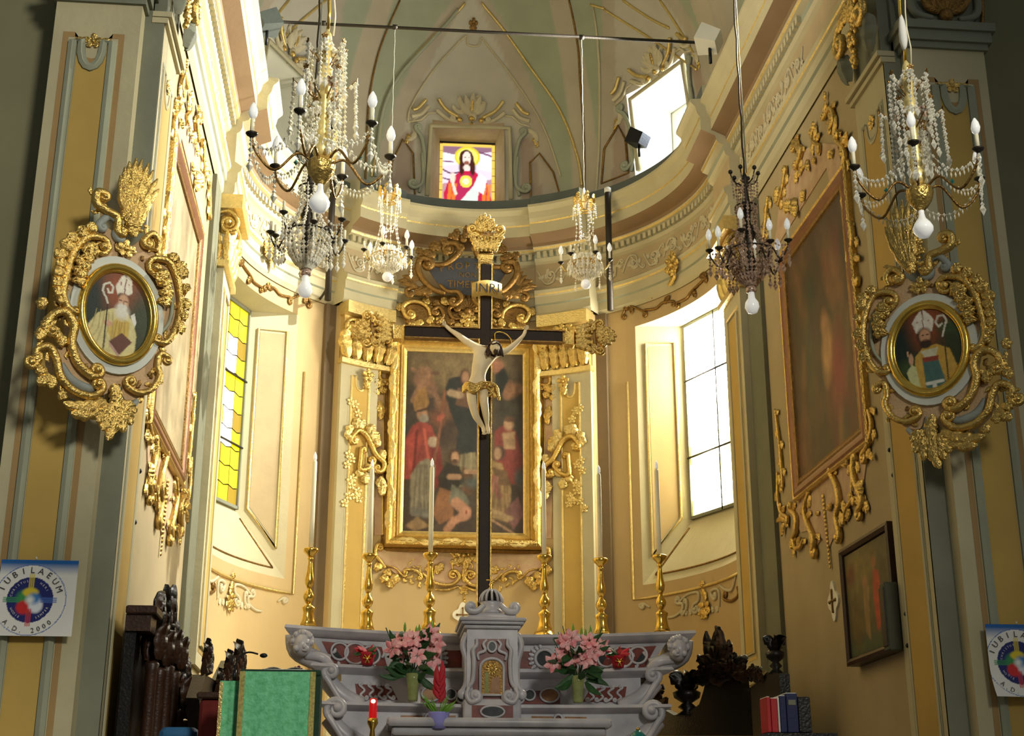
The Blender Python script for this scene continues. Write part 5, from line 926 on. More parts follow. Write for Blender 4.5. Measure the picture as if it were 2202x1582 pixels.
quatrefoil(BAY, BAY.uv(995, 1322), .145, 0, 'white quatrefoil plaque with a gilt cross under the altarpiece')
quatrefoil(SR, SR.uv(1795, 1292), .16, 0, 'white quatrefoil plaque with a small cross left of the dark-framed picture')
t = thing('column_speaker', 'slim dark grey box overlapping the small picture on the right wall', 'speaker', (3.1, 11.15, 1.5)); mb = MB(); box(mb, (2.98, 11.12, 1.5), (3.1, 11.24, 2.06), bev=.01); mb.build('cabinet', mat('olive_box', (70, 72, 54), .6), t, smooth=False); mb = MB(); box(mb, (2.97, 11.13, 1.54), (2.98, 11.23, 2.02)); mb.build('grille', M['black'], t, smooth=False); mb = MB(); box(mb, (3.1, 11.16, 1.7), (3.2, 11.2, 1.74)); mb.build('bracket', M['black'], t)
# ================================================================ HIGH ALTAR
class ASurf:                      # concave marble front: u = x, v = height
    def __init__(s, y0, k): s.y0, s.k = y0, k
    def yf(s, u): return s.y0 - s.k*np.asarray(u, float)**2
    def pt(s, u, v, d):
        u, v, d = np.broadcast_arrays(np.asarray(u, float), np.asarray(v, float), np.asarray(d, float)); return np.stack([u, s.yf(u)-d, v], -1)
    def uv(s, x, y):
        r = ray(x, y); Y = s.y0
        for _ in range(6): u = -1.2+r[0]*Y/r[1]; Y = float(s.yf(u))
        return (float(-1.2+r[0]*Y/r[1]), float(r[2]*Y/r[1]))
TA, TBs, TC = ASurf(14.70, .115), ASurf(14.42, .12), ASurf(14.0, .08)
z8 = lambda S: (lambda x, y: S.uv(600+x/2.447, 1300+y/2.447))
al = thing('high_altar', 'white and red veined marble high altar with three curved tiers below the altarpiece', 'altar', (0, 14.5, .05))
def tier(S, half, prof, name, back=15.6, m='marble', n=28):
    mb = MB(); us = np.linspace(-1, 1, n); rows = [[tuple(S.pt(u*(half+hx), z, d)) for u in us] for d, z, hx in prof]
    loft(mb, rows, closed=False)
    for e in (0, -1):
        V = [r[e] for r in rows]+[(rows[-1][e][0], back, rows[-1][e][2]), (rows[0][e][0], back, rows[0][e][2])]; mb.add(V, [tuple(range(len(V)))])
    T = rows[0]; K = [(p[0], back, p[2]) for p in T]; loft(mb, [T, K], closed=False); mb.build(name, M[m], al, smooth='auto')
tier(TA, 2.03, [(-.02, 2.08, 0), (.1, 2.08, .04), (.11, 2.05, .05), (.08, 2.02, .03), (.04, 1.99, 0), (.0, 1.985, -.04)], 'top_shelf')
tier(TA, 1.62, [(0, 1.985, .2), (.0, 1.7, 0), (.03, 1.68, 0)], 'upper_gradine')
tier(TBs, 1.76, [(-.3, 1.69, 0), (.1, 1.69, .02), (.11, 1.66, .04), (.07, 1.63, .0), (.02, 1.61, -.06), (.0, 1.60, -.1)], 'middle_shelf')
tier(TBs, 1.5, [(0, 1.6, 0), (.0, 1.32, 0)], 'middle_gradine')
tier(TC, 1.66, [(-.5, 1.32, -.05), (.1, 1.30, .04), (.11, 1.27, .05), (.06, 1.24, 0), (.0, 1.22, -.1)], 'lower_shelf')
tier(TC, 1.5, [(0, 1.22, 0), (.0, .2, 0)], 'lower_gradine')
mb = MB(); box(mb, (-1.05, 13.25, 1.04), (1.05, 14.0, 1.12), bev=.02); box(mb, (-1.0, 13.3, .96), (1.0, 14.0, 1.04), bev=.015); box(mb, (-.9, 13.45, .05), (.9, 14.0, .97)); mb.build('altar_table', M['marble'], al, smooth='auto')
for k in range(5):
    mb = MB(); u = -.75+k*.375; box(mb, (u-.13, 13.43, .3), (u+.13, 13.46, .92)); mb.build('front_panel', M['marble_red' if k % 2 else 'marble_brown'], al, smooth=False)
def inlay(S, P, m, d=.004, name='inlay'):
    Q = np.array(P, float)
    mb = MB(); mb.add(S.pt(Q[:, 0], Q[:, 1], d), [tuple(range(len(Q)))]); mb.build(name, M[m], al, smooth=False)
def disc(S, c, r, m, d=.01, ry=None): inlay(S, [(c[0]+r*math.cos(a), c[1]+(ry or r)*math.sin(a)) for a in np.linspace(0, 2*PI, 20, endpoint=False)], m, d, 'inlay_disc')
def ring(S, c, r, w=.014, d=.012, ry=None):
    mb = MB(); stroke(mb, S, [(c[0]+r*math.cos(a), c[1]+(ry or r)*math.sin(a)) for a in np.linspace(0, 2*PI, 20, endpoint=False)], w, 5, d, closed=True, smooth=False); mb.build('inlay_ring', M['marble'], al)
for sg in (-1, 1):
    X = lambda P: [(sg*abs(p[0]), p[1]) for p in P]; m = 'marble_red'
    a = z8(TA)
    inlay(TA, X([a(225, 192), a(540, 222), a(575, 345), a(290, 322)]), 'marble_red'); inlay(TA, X([a(860, 240), a(978, 240), a(978, 330), a(860, 330)]), 'marble_red')
    for c, r, mm in ((a(320, 246), .075, 'marble_dark'), (a(402, 258), .095, 'marble_brown'), (a(484, 266), .08, 'marble_dark')):
        c = X([c])[0]; disc(TA, c, r, mm, .012); ring(TA, c, r+.01)
    for k in range(10):
        q = X([a(265+k*32, 225+k*3 if k % 2 else 318+k*3)])[0]; mb = MB(); leaf(mb, TA, q, (q[0]+sg*.03, q[1]+(.05 if k % 2 == 0 else -.05)), .02, .2, .01); mb.build('inlay_leaf', M['marble'], al)
    c = X([a(1395, 285)])[0]; disc(TA, c, .085, 'marble_dark', .012); ring(TA, c, .095, .02)
    for k in range(9): an = PI/2+.3+k*.32; an = an if sg > 0 else PI-an; mb = MB(); leaf(mb, TA, (c[0]+.1*math.cos(an), c[1]+.1*math.sin(an)), (c[0]+.17*math.cos(an), c[1]+.17*math.sin(an)), .022, 0, .01); mb.build('inlay_leaf', M['marble'], al)
    b = z8(TBs); inlay(TBs, X([b(400, 415), b(590, 430), b(625, 500), b(412, 498)]), 'marble_red')
    for k in range(4):
        mb = MB(); P = X([b(425+k*47, 425+k*4), b(450+k*47, 450), b(430+k*47, 475), b(455+k*47, 497)]); cscroll(mb, TBs, P, .012, .02*sg, -.02*sg, .008); mb.build('inlay_scroll', M['marble'], al)
    inlay(TBs, X([b(745, 445), b(980, 450), b(980, 520), b(745, 515)]), 'marble_red', .002)
    for c, r, ry, mm in ((b(800, 470), .085, .06, 'marble_brown'), (b(905, 470), .045, .045, 'marble_dark'), (b(960, 490), .04, .04, 'marble_dark')):
        c = X([c])[0]; disc(TBs, c, r, mm, .012, ry); ring(TBs, c, r+.01, .012, .012, ry+.01)
    cc_ = z8(TC); inlay(TC, X([cc_(640, 582), cc_(755, 582), cc_(755, 610), cc_(640, 610)]), 'marble_brown'); c = X([cc_(790, 595)])[0]; ring(TC, c, .04); disc(TC, c, .035, 'marble_red', .01); inlay(TC, X([cc_(820, 582), cc_(930, 582), cc_(930, 610), cc_(820, 610)]), 'marble_brown')
    # winged cherub head carrying the corner of the top shelf
    hx = a(100, 190); h = MB(); cx, cz = sg*1.9, 1.88; cy = 14.15
    sphere(h, (cx, cy, cz), .11, 16, 12, (.85, .95, 1.05)); sphere(h, (cx-sg*.03, cy-.1, cz-.02), .022, 8, 6, (1, 1, 1.3)); 
    for e in (-.04, .035): sphere(h, (cx-sg*.02+e, cy-.09, cz+.015), .014, 6, 5)
    sphere(h, (cx-sg*.03, cy-.09, cz-.06), .022, 8, 5, (1.2, .7, .5)); sphere(h, (cx-.05, cy-.075, cz-.04), .035, 8, 6); sphere(h, (cx+.04, cy-.075, cz-.04), .035, 8, 6)
    for k in range(14): an = k/14*PI*1.25-.2; sphere(h, (cx+.09*math.cos(an), cy-.03+.02*(k % 3), cz+.04+.085*math.sin(an)), .032, 6, 5)
    h.build('cherub_head', M['marble'], al)
    mb = MB(); tube3(mb, smoothp([(sg*1.98, 14.25, 2.0), (sg*1.95, 14.28, 1.85), (sg*1.78, 14.3, 1.76), (sg*1.64, 14.32, 1.72)], 14), np.linspace(.08, .16, 14)[:len(smoothp([(0, 0, 0)]*4, 14))] if False else .1, 10); mb.build('corner_bracket', M['marble'], al)
    mb = MB(); tube3(mb, smoothp([(sg*1.86, 14.22, 1.79), (sg*1.7, 14.2, 1.77), (sg*1.62, 14.25, 1.7)], 12), .05, 8); mb.build('wing_scroll', M['marble'], al)
    for (xx, zz, rr, S_) in ((1.6, 1.5, .09, TBs), (1.55, 1.1, .13, TC)):
        mb = MB(); E_ = Plane((0, float(S_.yf(xx))-.06, 0), (1, 0, 0), (0, -1, 0)); cscroll(mb, E_, [(sg*(xx-.25), zz-.3), (sg*(xx-.1), zz-.15), (sg*(xx+.02), zz+.02), (sg*(xx+.06), zz+.07)], .032, 0, sg*rr*.8, 0, 8, 1.5); mb.build('volute', M['marble'], al)
        mb = MB(); tube3(mb, smoothp([(sg*(xx-.3), float(S_.yf(xx))+.1, zz-.2), (sg*(xx-.1), float(S_.yf(xx))+.05, zz-.1), (sg*(xx+.05), float(S_.yf(xx))+.05, zz+.06)], 10), .09, 10); mb.build('corner_bracket', M['marble'], al)
# ---- tabernacle
tb = thing('tabernacle', 'white and red marble tabernacle with arched gilt door and small ribbed dome', 'tabernacle', (-.02, 13.9, 1.12))
T0 = -.03; TS_ = Plane((T0, 13.82, 0), (1, 0, 0), (0, -1, 0))
mb = MB(); box(mb, (T0-.25, 13.82, 1.34), (T0+.25, 14.6, 2.05)); mb.build('body', M['marble'], tb, smooth=False)
mb = MB(); box(mb, (T0-.28, 13.78, 1.12), (T0+.28, 14.5, 1.34), bev=.015); mb.build('plinth', M['marble'], tb, smooth='auto')
for s_ in (-1, 1): mb = MB(); tube3(mb, smoothp([(T0+s_*.25, 13.86, 1.98), (T0+s_*.29, 13.86, 1.86), (T0+s_*.25, 13.86, 1.7), (T0+s_*.25, 13.86, 1.5), (T0+s_*.3, 13.86, 1.4)], 16), .03, 8); sphere(mb, (T0+s_*.29, 13.84, 1.39), .05, 10, 8, (1, .6, 1)); mb.build('side_scroll', M['marble'], tb)
mb = MB(); 
for z, e in ((2.02, .03), (2.06, .06), (2.09, .08)): box(mb, (T0-.25-e, 13.82-e, z), (T0+.25+e, 14.6, z+.035), bev=.008)
box(mb, (T0-.24, 13.85, 2.12), (T0+.24, 14.4, 2.18), bev=.01); mb.build('cornice', M['marble'], tb, smooth='auto')
def tp(x, y): p = TS_.uv(980+x/5.24, 1280+y/5.24); return p
def tin(P, m, d, name='inlay'): Q = np.array(P); mb = MB(); mb.add(TS_.pt(Q[:, 0], Q[:, 1], d), [tuple(range(len(Q)))]); mb.build(name, M[m], tb, smooth=False)
tin([tp(240, 490), tp(590, 490), tp(640, 700), tp(620, 1040), tp(560, 1200), tp(260, 1200), tp(190, 1040), tp(200, 700)], 'marble_red', .004)
dc = tp(407, 900); dw, dz0, dz1 = .115, 1.38, 1.64
arch = [(dc[0]-dw, dz0), (dc[0]+dw, dz0)]+[(dc[0]+dw*math.cos(a), dz1+.09*math.sin(a)) for a in np.linspace(0, PI, 12)]
tin(arch, 'gold_dark', .02, 'door'); mb = MB(); stroke(mb, TS_, arch+[arch[0]], .016, 6, .015, smooth=False); mb.build('door_surround', M['marble'], tb)
mb = MB(); sc = (dc[0], 1.63)
for k in range(12): an = k*PI/6; leaf(mb, TS_, (sc[0]+.02*math.cos(an), sc[1]+.02*math.sin(an)), (sc[0]+.06*math.cos(an), sc[1]+.06*math.sin(an)), .01, 0, .025, 1)
bump(mb, TS_, sc, .03, .03); mb.build('sunburst', M['gold'], tb); tin([(dc[0]-.02, dz0+.02), (dc[0]+.08, dz0+.02), (dc[0]+.07, dz0+.18), (dc[0], dz0+.16)], 'marble_brown', .024, 'door_figure'); tin([(dc[0]-.07, dz0+.02), (dc[0]-.03, dz0+.02), (dc[0]-.035, dz0+.22), (dc[0]-.065, dz0+.22)], 'vase', .024, 'door_figure')
tin([(tp(407, 580)[0]+.035*math.cos(a), tp(407, 580)[1]+.045*math.sin(a)) for a in np.linspace(0, 2*PI, 16, endpoint=False)], 'marble_dark', .02, 'medallion')
mb = MB(); stroke(mb, TS_, [(tp(407, 580)[0]+.043*math.cos(a), tp(407, 580)[1]+.052*math.sin(a)) for a in np.linspace(0, 2*PI, 16, endpoint=False)], .012, 5, .015, closed=True, smooth=False); mb.build('medallion_rim', M['marble'], tb)
for sg in (-1, 1):
    f = (lambda P: [(2*dc[0]-p[0], p[1]) for p in P]) if sg > 0 else (lambda P: P)
    for P, r_, st, en in (([tp(235, 490), tp(235, 560), tp(195, 620), tp(205, 760), tp(190, 960), tp(140, 1050), tp(130, 1130)], .022, 0, -.0), ([tp(350, 500), tp(310, 550), tp(330, 620), tp(250, 660), tp(260, 730)], .016, 0, 0), ([tp(140, 1080), tp(170, 1190), tp(250, 1180)], .03, 0, .03)):
        mb = MB(); cscroll(mb, TS_, f(P), r_, st*sg, -en*sg, .01); mb.build('scroll', M['marble'], tb)
    mb = MB(); cscroll(mb, TS_, f([tp(150, 1040), tp(120, 1120), tp(160, 1200), tp(230, 1190)]), .025, 0, -.05*sg, .03); mb.build('volute', M['marble'], tb)
    mb = MB(); P3 = Plane((T0, 13.86, 0), (1, 0, 0), (0, -1, 0)); cscroll(mb, P3, [(sg*.08, 2.26), (sg*.15, 2.2), (sg*.22, 2.2)], .035, 0, sg*.035, 0); mb.build('crest_scroll', M['marble'], tb)
q = [(T0-.2, 1.16), (T0+.2, 1.16), (T0+.2, 1.28), (T0-.2, 1.28)]; PP = Plane((0, 13.78, 0), (1, 0, 0), (0, -1, 0)); mb = MB(); mb.add(PP.pt([p[0] for p in q], [p[1] for p in q], .003), [(0, 1, 2, 3)]); mb.build('inlay', M['marble_red'], tb, smooth=False)
mb = MB(); Q = [(T0+.1*math.cos(a), 1.22+.045*math.sin(a)) for a in np.linspace(0, 2*PI, 20, endpoint=False)]; mb.add(PP.pt([p[0] for p in Q], [p[1] for p in Q], .012), [tuple(range(20))]); mb.build('inlay', M['marble_dark'], tb, smooth=False); mb = MB(); stroke(mb, PP, [(T0+.115*math.cos(a), 1.22+.055*math.sin(a)) for a in np.linspace(0, 2*PI, 20, endpoint=False)], .012, 5, .005, closed=True, smooth=False); mb.build('inlay_ring', M['marble'], tb)
mb = MB(); lathe(mb, [(.12, 0), (.13, .03), (.11, .05), (.1, .1), (.115, .13)], (T0, 14.0, 2.18), 12); mb.build('dome_drum', M['marble'], tb)
mb = MB(); lathe(mb, [(.085, 0), (.08, .05), (.05, .1), (.01, .12)], (T0, 14.0, 2.3), 12); mb.build('dome_core', M['wood_black'], tb)
for k in range(12):
    a_ = k*PI/6; mb = MB(); tube3(mb, [(T0+.115*math.cos(t)*math.cos(a_), 14.0+.115*math.cos(t)*math.sin(a_), 2.31+.13*math.sin(t)) for t in np.linspace(0, 1.45, 6)], .013, 5); mb.build('dome_rib', M['marble'], tb)
mb = MB(); lathe(mb, [(.02, 0), (.03, .02), (.012, .04), (.025, .06), (.0, .09)], (T0, 14.0, 2.43), 8); tube3(mb, [(T0-.05, 14, 2.535), (T0+.05, 14, 2.535)], .007, 5); tube3(mb, [(T0, 14, 2.49), (T0, 14, 2.57)], .007, 5); mb.build('finial', M['brass'], tb)
# ---------------------------------------------------------------- candlesticks, one built and five copies
cs = thing('candlestick', 'tall gilt baluster candlestick with long white candle, leftmost on the top altar shelf', 'candlestick', (0, 0, 0), 'six gilt candlesticks on the altar')
mb = MB(); lathe(mb, [(.13, 0), (.135, .03), (.11, .05), (.1, .08)], (0, 0, 0), 24, flute=.12, nf=3)
for k in range(3): a_ = k*2*PI/3; sphere(mb, (.115*math.cos(a_), .115*math.sin(a_), .03), .035, 8, 6)
mb.build('foot', M['brass'], cs)
mb = MB(); lathe(mb, [(.095, .07), (.07, .14), (.055, .22), (.065, .26), (.07, .28), (.03, .31), (.028, .33)], (0, 0, 0), 18, flute=.08, nf=3); mb.build('base', M['brass'], cs)
mb = MB(); lathe(mb, [(.03, .33), (.055, .37), (.06, .4), (.045, .44), (.022, .47), (.022, .49)], (0, 0, 0), 14, flute=.06, nf=7); mb.build('knop', M['brass'], cs)
mb = MB(); lathe(mb, [(.024, .49), (.045, .53), (.05, .58), (.035, .66), (.024, .75), (.022, .78), (.034, .8), (.02, .82)], (0, 0, 0), 14); mb.build('baluster', M['brass'], cs)
mb = MB(); lathe(mb, [(.02, .81), (.04, .84), (.075, .87), (.085, .9), (.075, .91), (.03, .9)], (0, 0, 0), 16); mb.build('drip_pan', M['brass'], cs)
mb = MB(); lathe(mb, [(.026, .89), (.026, 1.2), (.024, 1.86), (.015, 1.88)], (0, 0, 0), 12); cdl = mb.build('candle', M['ivory'], cs); mb = MB(); lathe(mb, [(.012, 1.87), (.02, 1.9), (.017, 1.94), (.0, 1.98)], (0, 0, 0), 8); fl = mb.build('flame_bulb', M['bulb'], cdl)
cs.location = (-1.89, 14.85, 2.085)
for x, y, lab in ((-1.27, 15.1, 'second gilt candlestick from the left on the top altar shelf'), (-.61, 14.98, 'gilt candlestick on the top altar shelf just left of the crucifix, before the altarpiece'), (.63, 14.98, 'gilt candlestick on the top altar shelf just right of the crucifix'), (1.27, 15.1, 'second gilt candlestick from the right on the top altar shelf'), (1.88, 14.85, 'gilt candlestick at the right end of the top altar shelf, before the bright window')):
    c = dup_tree(cs); c.location = (x, y, 2.085); c['label'] = lab; c.scale = (1, 1, 1); c.rotation_euler.z = x
# ---------------------------------------------------------------- the great crucifix behind the tabernacle
CRY = 14.6; CP = Plane((0, CRY, 0), (1, 0, 0), (0, -1, 0)); cw = lambda x, y, Y=CRY: atY(x, y, Y)
cr = thing('crucifix_cross', 'huge dark wooden cross edged with gold, gilded finials on its three ends', 'cross', (-.07, CRY, 1.9))
px0 = float(cw(1044, 700)[0]); zc_ = float(cw(1044, 718)[2])
mb = MB(); box(mb, (px0-.06, CRY, 1.2), (px0+.06, CRY+.08, zc_+.85), bev=.008); mb.build('upright', M['cross'], cr, smooth=False)
mb = MB(); box(mb, (px0-.9, CRY+.002, zc_-.06), (px0+.87, CRY+.078, zc_+.06), bev=.008); mb.build('crossbeam', M['cross'], cr, smooth=False)
for s in (-1, 1):
    mb = MB(); box(mb, (px0+s*.062, CRY-.012, 1.2), (px0+s*.078, CRY+.08, zc_-.06)); mb.build('gilt_edge', M['gold'], cr, smooth=False)
    mb = MB(); box(mb, (px0+s*.062, CRY-.012, zc_+.06), (px0+s*.078, CRY+.08, zc_+.85)); mb.build('gilt_edge', M['gold'], cr, smooth=False)
    for t in (-1, 1): mb = MB(); box(mb, (px0+s*.078, CRY-.012, zc_+t*.06), (px0+s*.9, CRY+.08, zc_+t*.075)); mb.build('gilt_edge', M['gold_dark'], cr, smooth=False)
def finial(o, ax, name='finial'):
    """composite capital with leaf crown; o base point, ax outward unit vector"""
    o = np.array(o); ax = np.array(ax, float); sd = np.array([ax[2], 0, -ax[0]]) if abs(ax[2]) < .5 else np.array([1, 0, 0]); fw = np.array([0, -1, 0])
    mb = MB(); rings = []
    for r, h in ((.07, 0), (.085, .02), (.075, .04), (.08, .13), (.09, .14), (.07, .16)): rings.append([o+ax*h+sd*r*a+fw*(r*b*.8)-fw*.04 for a, b in ((-1, -1), (-1, 1), (-.33, 1.08), (.33, 1.08), (1, 1), (1, -1))])
    loft(mb, rings, caps=True); mb.build('collar', M['gold'], cr, smooth='auto')
    FP = Plane(o+fw*.02, sd, fw, ax); cpb = MB(); loft(cpb, [[o+ax*h+sd*r*a+fw*(r*b*.7)-fw*.04 for a, b in ((-1, -1), (-1, 1), (1, 1), (1, -1))] for r, h in ((.07, .15), (.1, .25), (.13, .38), (.12, .4))], caps=True); cpb.build('capital_bell', M['gold_dark'], cr, smooth=False)
    for k in range(5): mb = MB(); u = (k-2)*.05; leaf(mb, FP, (u, .15), (u*1.9, .33), .05, .08*(k-2), .03, 3, .9, 0, 1.0); mb.build('acanthus_leaf', M['gold'], cr)
    for s in (-1, 1):
        mb = MB(); cscroll(mb, FP, [(s*.04, .34), (s*.12, .34), (s*.19, .40)], .024, 0, s*.045, .03); mb.build('volute', M['gold'], cr)
        mb = MB(); leaf(mb, FP, (s*.08, .36), (s*.2, .3), .04, .2*s, .04); mb.build('acanthus_leaf', M['gold'], cr)
    for k in range(7): a_ = .3+k*.42; mb = MB(); leaf(mb, FP, (.02*math.cos(a_), .4), (.13*math.cos(a_), .42+.2*math.sin(a_)), .05, .15, .03, 3, .9); mb.build('crown_leaf', M['gold'], cr)
    mb = MB(); flower(mb, FP, (0, .46), .08, 6, .06); mb.build('rosette', M['gold'], cr)
finial((px0, CRY+.04, zc_+.84), (0, 0, 1)); finial((px0-.89, CRY+.04, zc_), (-1, 0, 0)); finial((px0+.86, CRY+.04, zc_), (1, 0, 0))
ti = thing('inri_plaque', 'small curved gilt plaque lettered INRI on the cross above the figure', 'plaque', (px0, CRY-.03, zc_+.4))
IZ = float(cw(1047, 627)[2]); mb = MB(); us = np.linspace(-.17, .17, 11); wv = lambda u, t: CRY-.05-.03*math.cos(u*14)+t
loft(mb, [[(px0+.01+u, wv(u, 0), IZ-.09+.015*math.cos(u*9)) for u in us], [(px0+.01+u, wv(u, 0), IZ+.09+.02*math.cos(u*9)) for u in us], [(px0+.01+u, wv(u, .012), IZ+.09+.02*math.cos(u*9)) for u in us], [(px0+.01+u, wv(u, .012), IZ-.09+.015*math.cos(u*9)) for u in us]], closed=False, wrap=True); mb.build('scroll_plate', mat('plaque_gold', (206, 172, 92), .5, .25), ti)
text_part('INRI', .15, ti, (px0+.012, CRY-.1, IZ-.045), (1, 0, 0), (0, 0, 1), (0, -1, 0), M['wood_black'], ext=.004)
# ---- the carved figure
co = thing('crucified_figure', 'carved pale wooden figure with arms spread and a gold loincloth, nailed to the dark cross', 'statue', (px0, CRY-.1, zc_-.6))
Y0 = CRY-.1
J = lambda x, y, dy=0.0: tuple(atY(930+x/5.861, 680+y/5.861, Y0+dy))
def skin_body(name, verts, edges, radii, m, parent, root, sub=2):
    me = bpy.data.meshes.new(name); org = ORG[parent.name]; me.from_pydata([tuple(np.array(v)-np.array(org)) for v in verts], edges, []); o = bpy.data.objects.new(name, me); COL.objects.link(o); o.parent = parent; ORG[o.name] = org
    sk = o.modifiers.new('s', 'SKIN'); sk.use_smooth_shade = True
    for i, r in enumerate(radii): me.skin_vertices[0].data[i].radius = (r, r) if np.isscalar(r) else r; me.skin_vertices[0].data[i].use_root = (i == root)
    ss = o.modifiers.new('d', 'SUBSURF'); ss.levels = sub; ss.render_levels = sub; me.materials.append(m); return o
V = [J(560, 850, .0), J(570, 760), J(590, 640, -.02), J(640, 500, -.03), J(690, 430, -.03), J(750, 395, -.07),   # 0 pelvis 1 waist 2 ribs 3 chest 4 neck base 5 head base
     J(570, 400, .0), J(430, 320, .02), J(330, 240, .04), J(215, 165, .06), J(160, 110, .07),                    # 6 shoulder L 7 mid 8 elbow 9 wrist 10 palm
     J(790, 470, .0), J(930, 440, .03), J(1040, 350, .05), J(1150, 240, .06), J(1175, 170, .07),                    # 11.. right arm
     J(480, 900, .0), J(500, 1090, -.05), J(545, 1260, -.01), J(640, 1400, .04), J(650, 1460, .0),                # 16 hip L, knee.. foot
     J(640, 880, .0), J(645, 1060, -.06), J(672, 1220, -.01), J(690, 1380, .04), J(700, 1450, .0),                  # 21 hip R
     J(770, 430, -.1)]
E_ = [(0, 1), (1, 2), (2, 3), (3, 4), (4, 5), (5, 26), (3, 6), (6, 7), (7, 8), (8, 9), (9, 10), (3, 11), (11, 12), (12, 13), (13, 14), (14, 15), (0, 16), (16, 17), (17, 18), (18, 19), (19, 20), (0, 21), (21, 22), (22, 23), (23, 24), (24, 25)]
Rr = [1.14*q_ for q_ in [.072, .062, .085, .088, .04, .04, .043, .037, .03, .019, .02, .04, .036, .028, .019, .02, .058, .045, .038, .02, .024, .058, .045, .038, .02, .024, .03]]
bd = skin_body('body', V, E_, Rr, M['skin'], co, 0)
hd = np.array(J(785, 400, -.15)); mb = MB(); sphere(mb, hd, .068, 16, 14, (.82, .9, 1.1)); fd = np.array([.01, -.06, -.015])
sphere(mb, hd+fd+[.004, -.004, -.006], .012, 8, 6, (.8, 1.2, 1.8)); 
for e in (-.022, .026): sphere(mb, hd+[e, -.05, .008], .009, 8, 6, (1.3, .6, .7))
sphere(mb, hd+[.006, -.05, -.032], .012, 8, 5, (1.4, .6, .5)); sphere(mb, hd+[-.05, .005, 0], .014, 6, 5, (.5, 1, 1.4)); mb.build('head', M['skin'], co)
mb = MB(); sphere(mb, hd+[.0, .025, .02], .077, 14, 10, (.9, .85, 1.0))
for k in range(34): a_ = RNG.uniform(0, 2*PI); t_ = RNG.uniform(.1, 1); p0 = hd+[.055*math.cos(a_), .02+.04*math.sin(a_)*.6, .05*t_]; tube3(mb, smoothp([p0, p0+[.02*math.cos(a_), -.01, -.04], p0+[.03*math.cos(a_)+RNG.uniform(-.02, .02), .0, -.1]], 7), .011, 5)
mb.build('hair', M['hair'], co); mb = MB(); sphere(mb, hd+[.01, -.045, -.055], .03, 8, 6, (1, .7, 1.2)); mb.build('beard', M['hair'], co)
mb = MB(); tube3(mb, [tuple(hd+[.068*math.cos(a), .01+.068*math.sin(a), .035+.01*math.cos(5*a)]) for a in np.linspace(0, 2*PI, 20)], .009, 5); mb.build('crown_of_thorns', M['wood'], co)
mb = MB(); P_ = smoothp([J(790, 300, .05), J(790, 215, .05), J(850, 195, .05), J(930, 225, .05), J(990, 290, .05), J(1000, 345, .05)], 24); tube3(mb, P_, .006, 5); mb.build('halo_ring', M['brass'], co)
for s_, pl in ((0, J(160, 110, .06)), (1, J(1175, 170, .06))):   # fingers, five on each hand
    dr = np.array([-.6, 0, .6]) if s_ == 0 else np.array([.35, 0, .9])
    for k, (sp, L_) in enumerate(((-.9, .035), (-.35, .045), (0, .05), (.35, .045), (1.1, .032))):
        c_, s__ = math.cos(sp*.5), math.sin(sp*.5); d_ = np.array([dr[0]*c_-dr[2]*s__, -.2, dr[0]*s__+dr[2]*c_]); d_ /= np.linalg.norm(d_)
        mb = MB(); p = np.array(pl)+np.array([d_[2], 0, -d_[0]])*.008*(-sp*1.2); tube3(mb, [p-d_*.012, p+d_*L_*.5, p+d_*L_*.8+[0, -.012, 0], p+d_*L_+[0, -.024, -.004]], [.008, .008, .007, .005], 6); mb.build('finger' if abs(sp) < 1 else 'thumb', M['skin'], co)
for p in (J(650, 1475, -.03), J(700, 1465, -.03)):
    mb = MB(); 
    for k in range(5): sphere(mb, np.array(p)+[(k-2)*.009, -.01, -.012+.002*abs(k-2)], .007, 6, 5)
    sphere(mb, np.array(p)+[0, 0, .01], .024, 8, 6, (.8, 1, 1.1)); mb.build('foot', M['skin'], co)
mb = MB(); P_ = [J(390, 900, -.02), J(440, 850, -.09), J(540, 880, -.1), J(620, 850, -.1), J(700, 850, -.05)]
for k in range(4): tube3(mb, smoothp([np.array(q)+[0, .003*k, -.018*k+.01] for q in P_], 16), .02, 6)
tube3(mb, smoothp([J(430, 870, -.08), J(480, 930, -.1), J(550, 950, -.1), J(600, 890, -.1)], 10), .022, 6); mb.build('loincloth', M['gold'], co)
mb = MB()
for q in ([J(700, 860, -.05), J(760, 900, -.03), J(740, 980, -.03), J(680, 1000, -.03)], [J(700, 850, -.04), J(790, 880, -.02), J(820, 960, -.02), J(840, 1060, -.01)], [J(690, 900, -.05), J(760, 960, -.03), J(800, 1020, -.02)]): tube3(mb, smoothp(q, 10), [.03]*3+[.026]*3+[.02]*3+[.012]*1 if len(smoothp(q, 10)) == 10 else .024, 6)
mb.build('cloth_end', M['gold'], co)
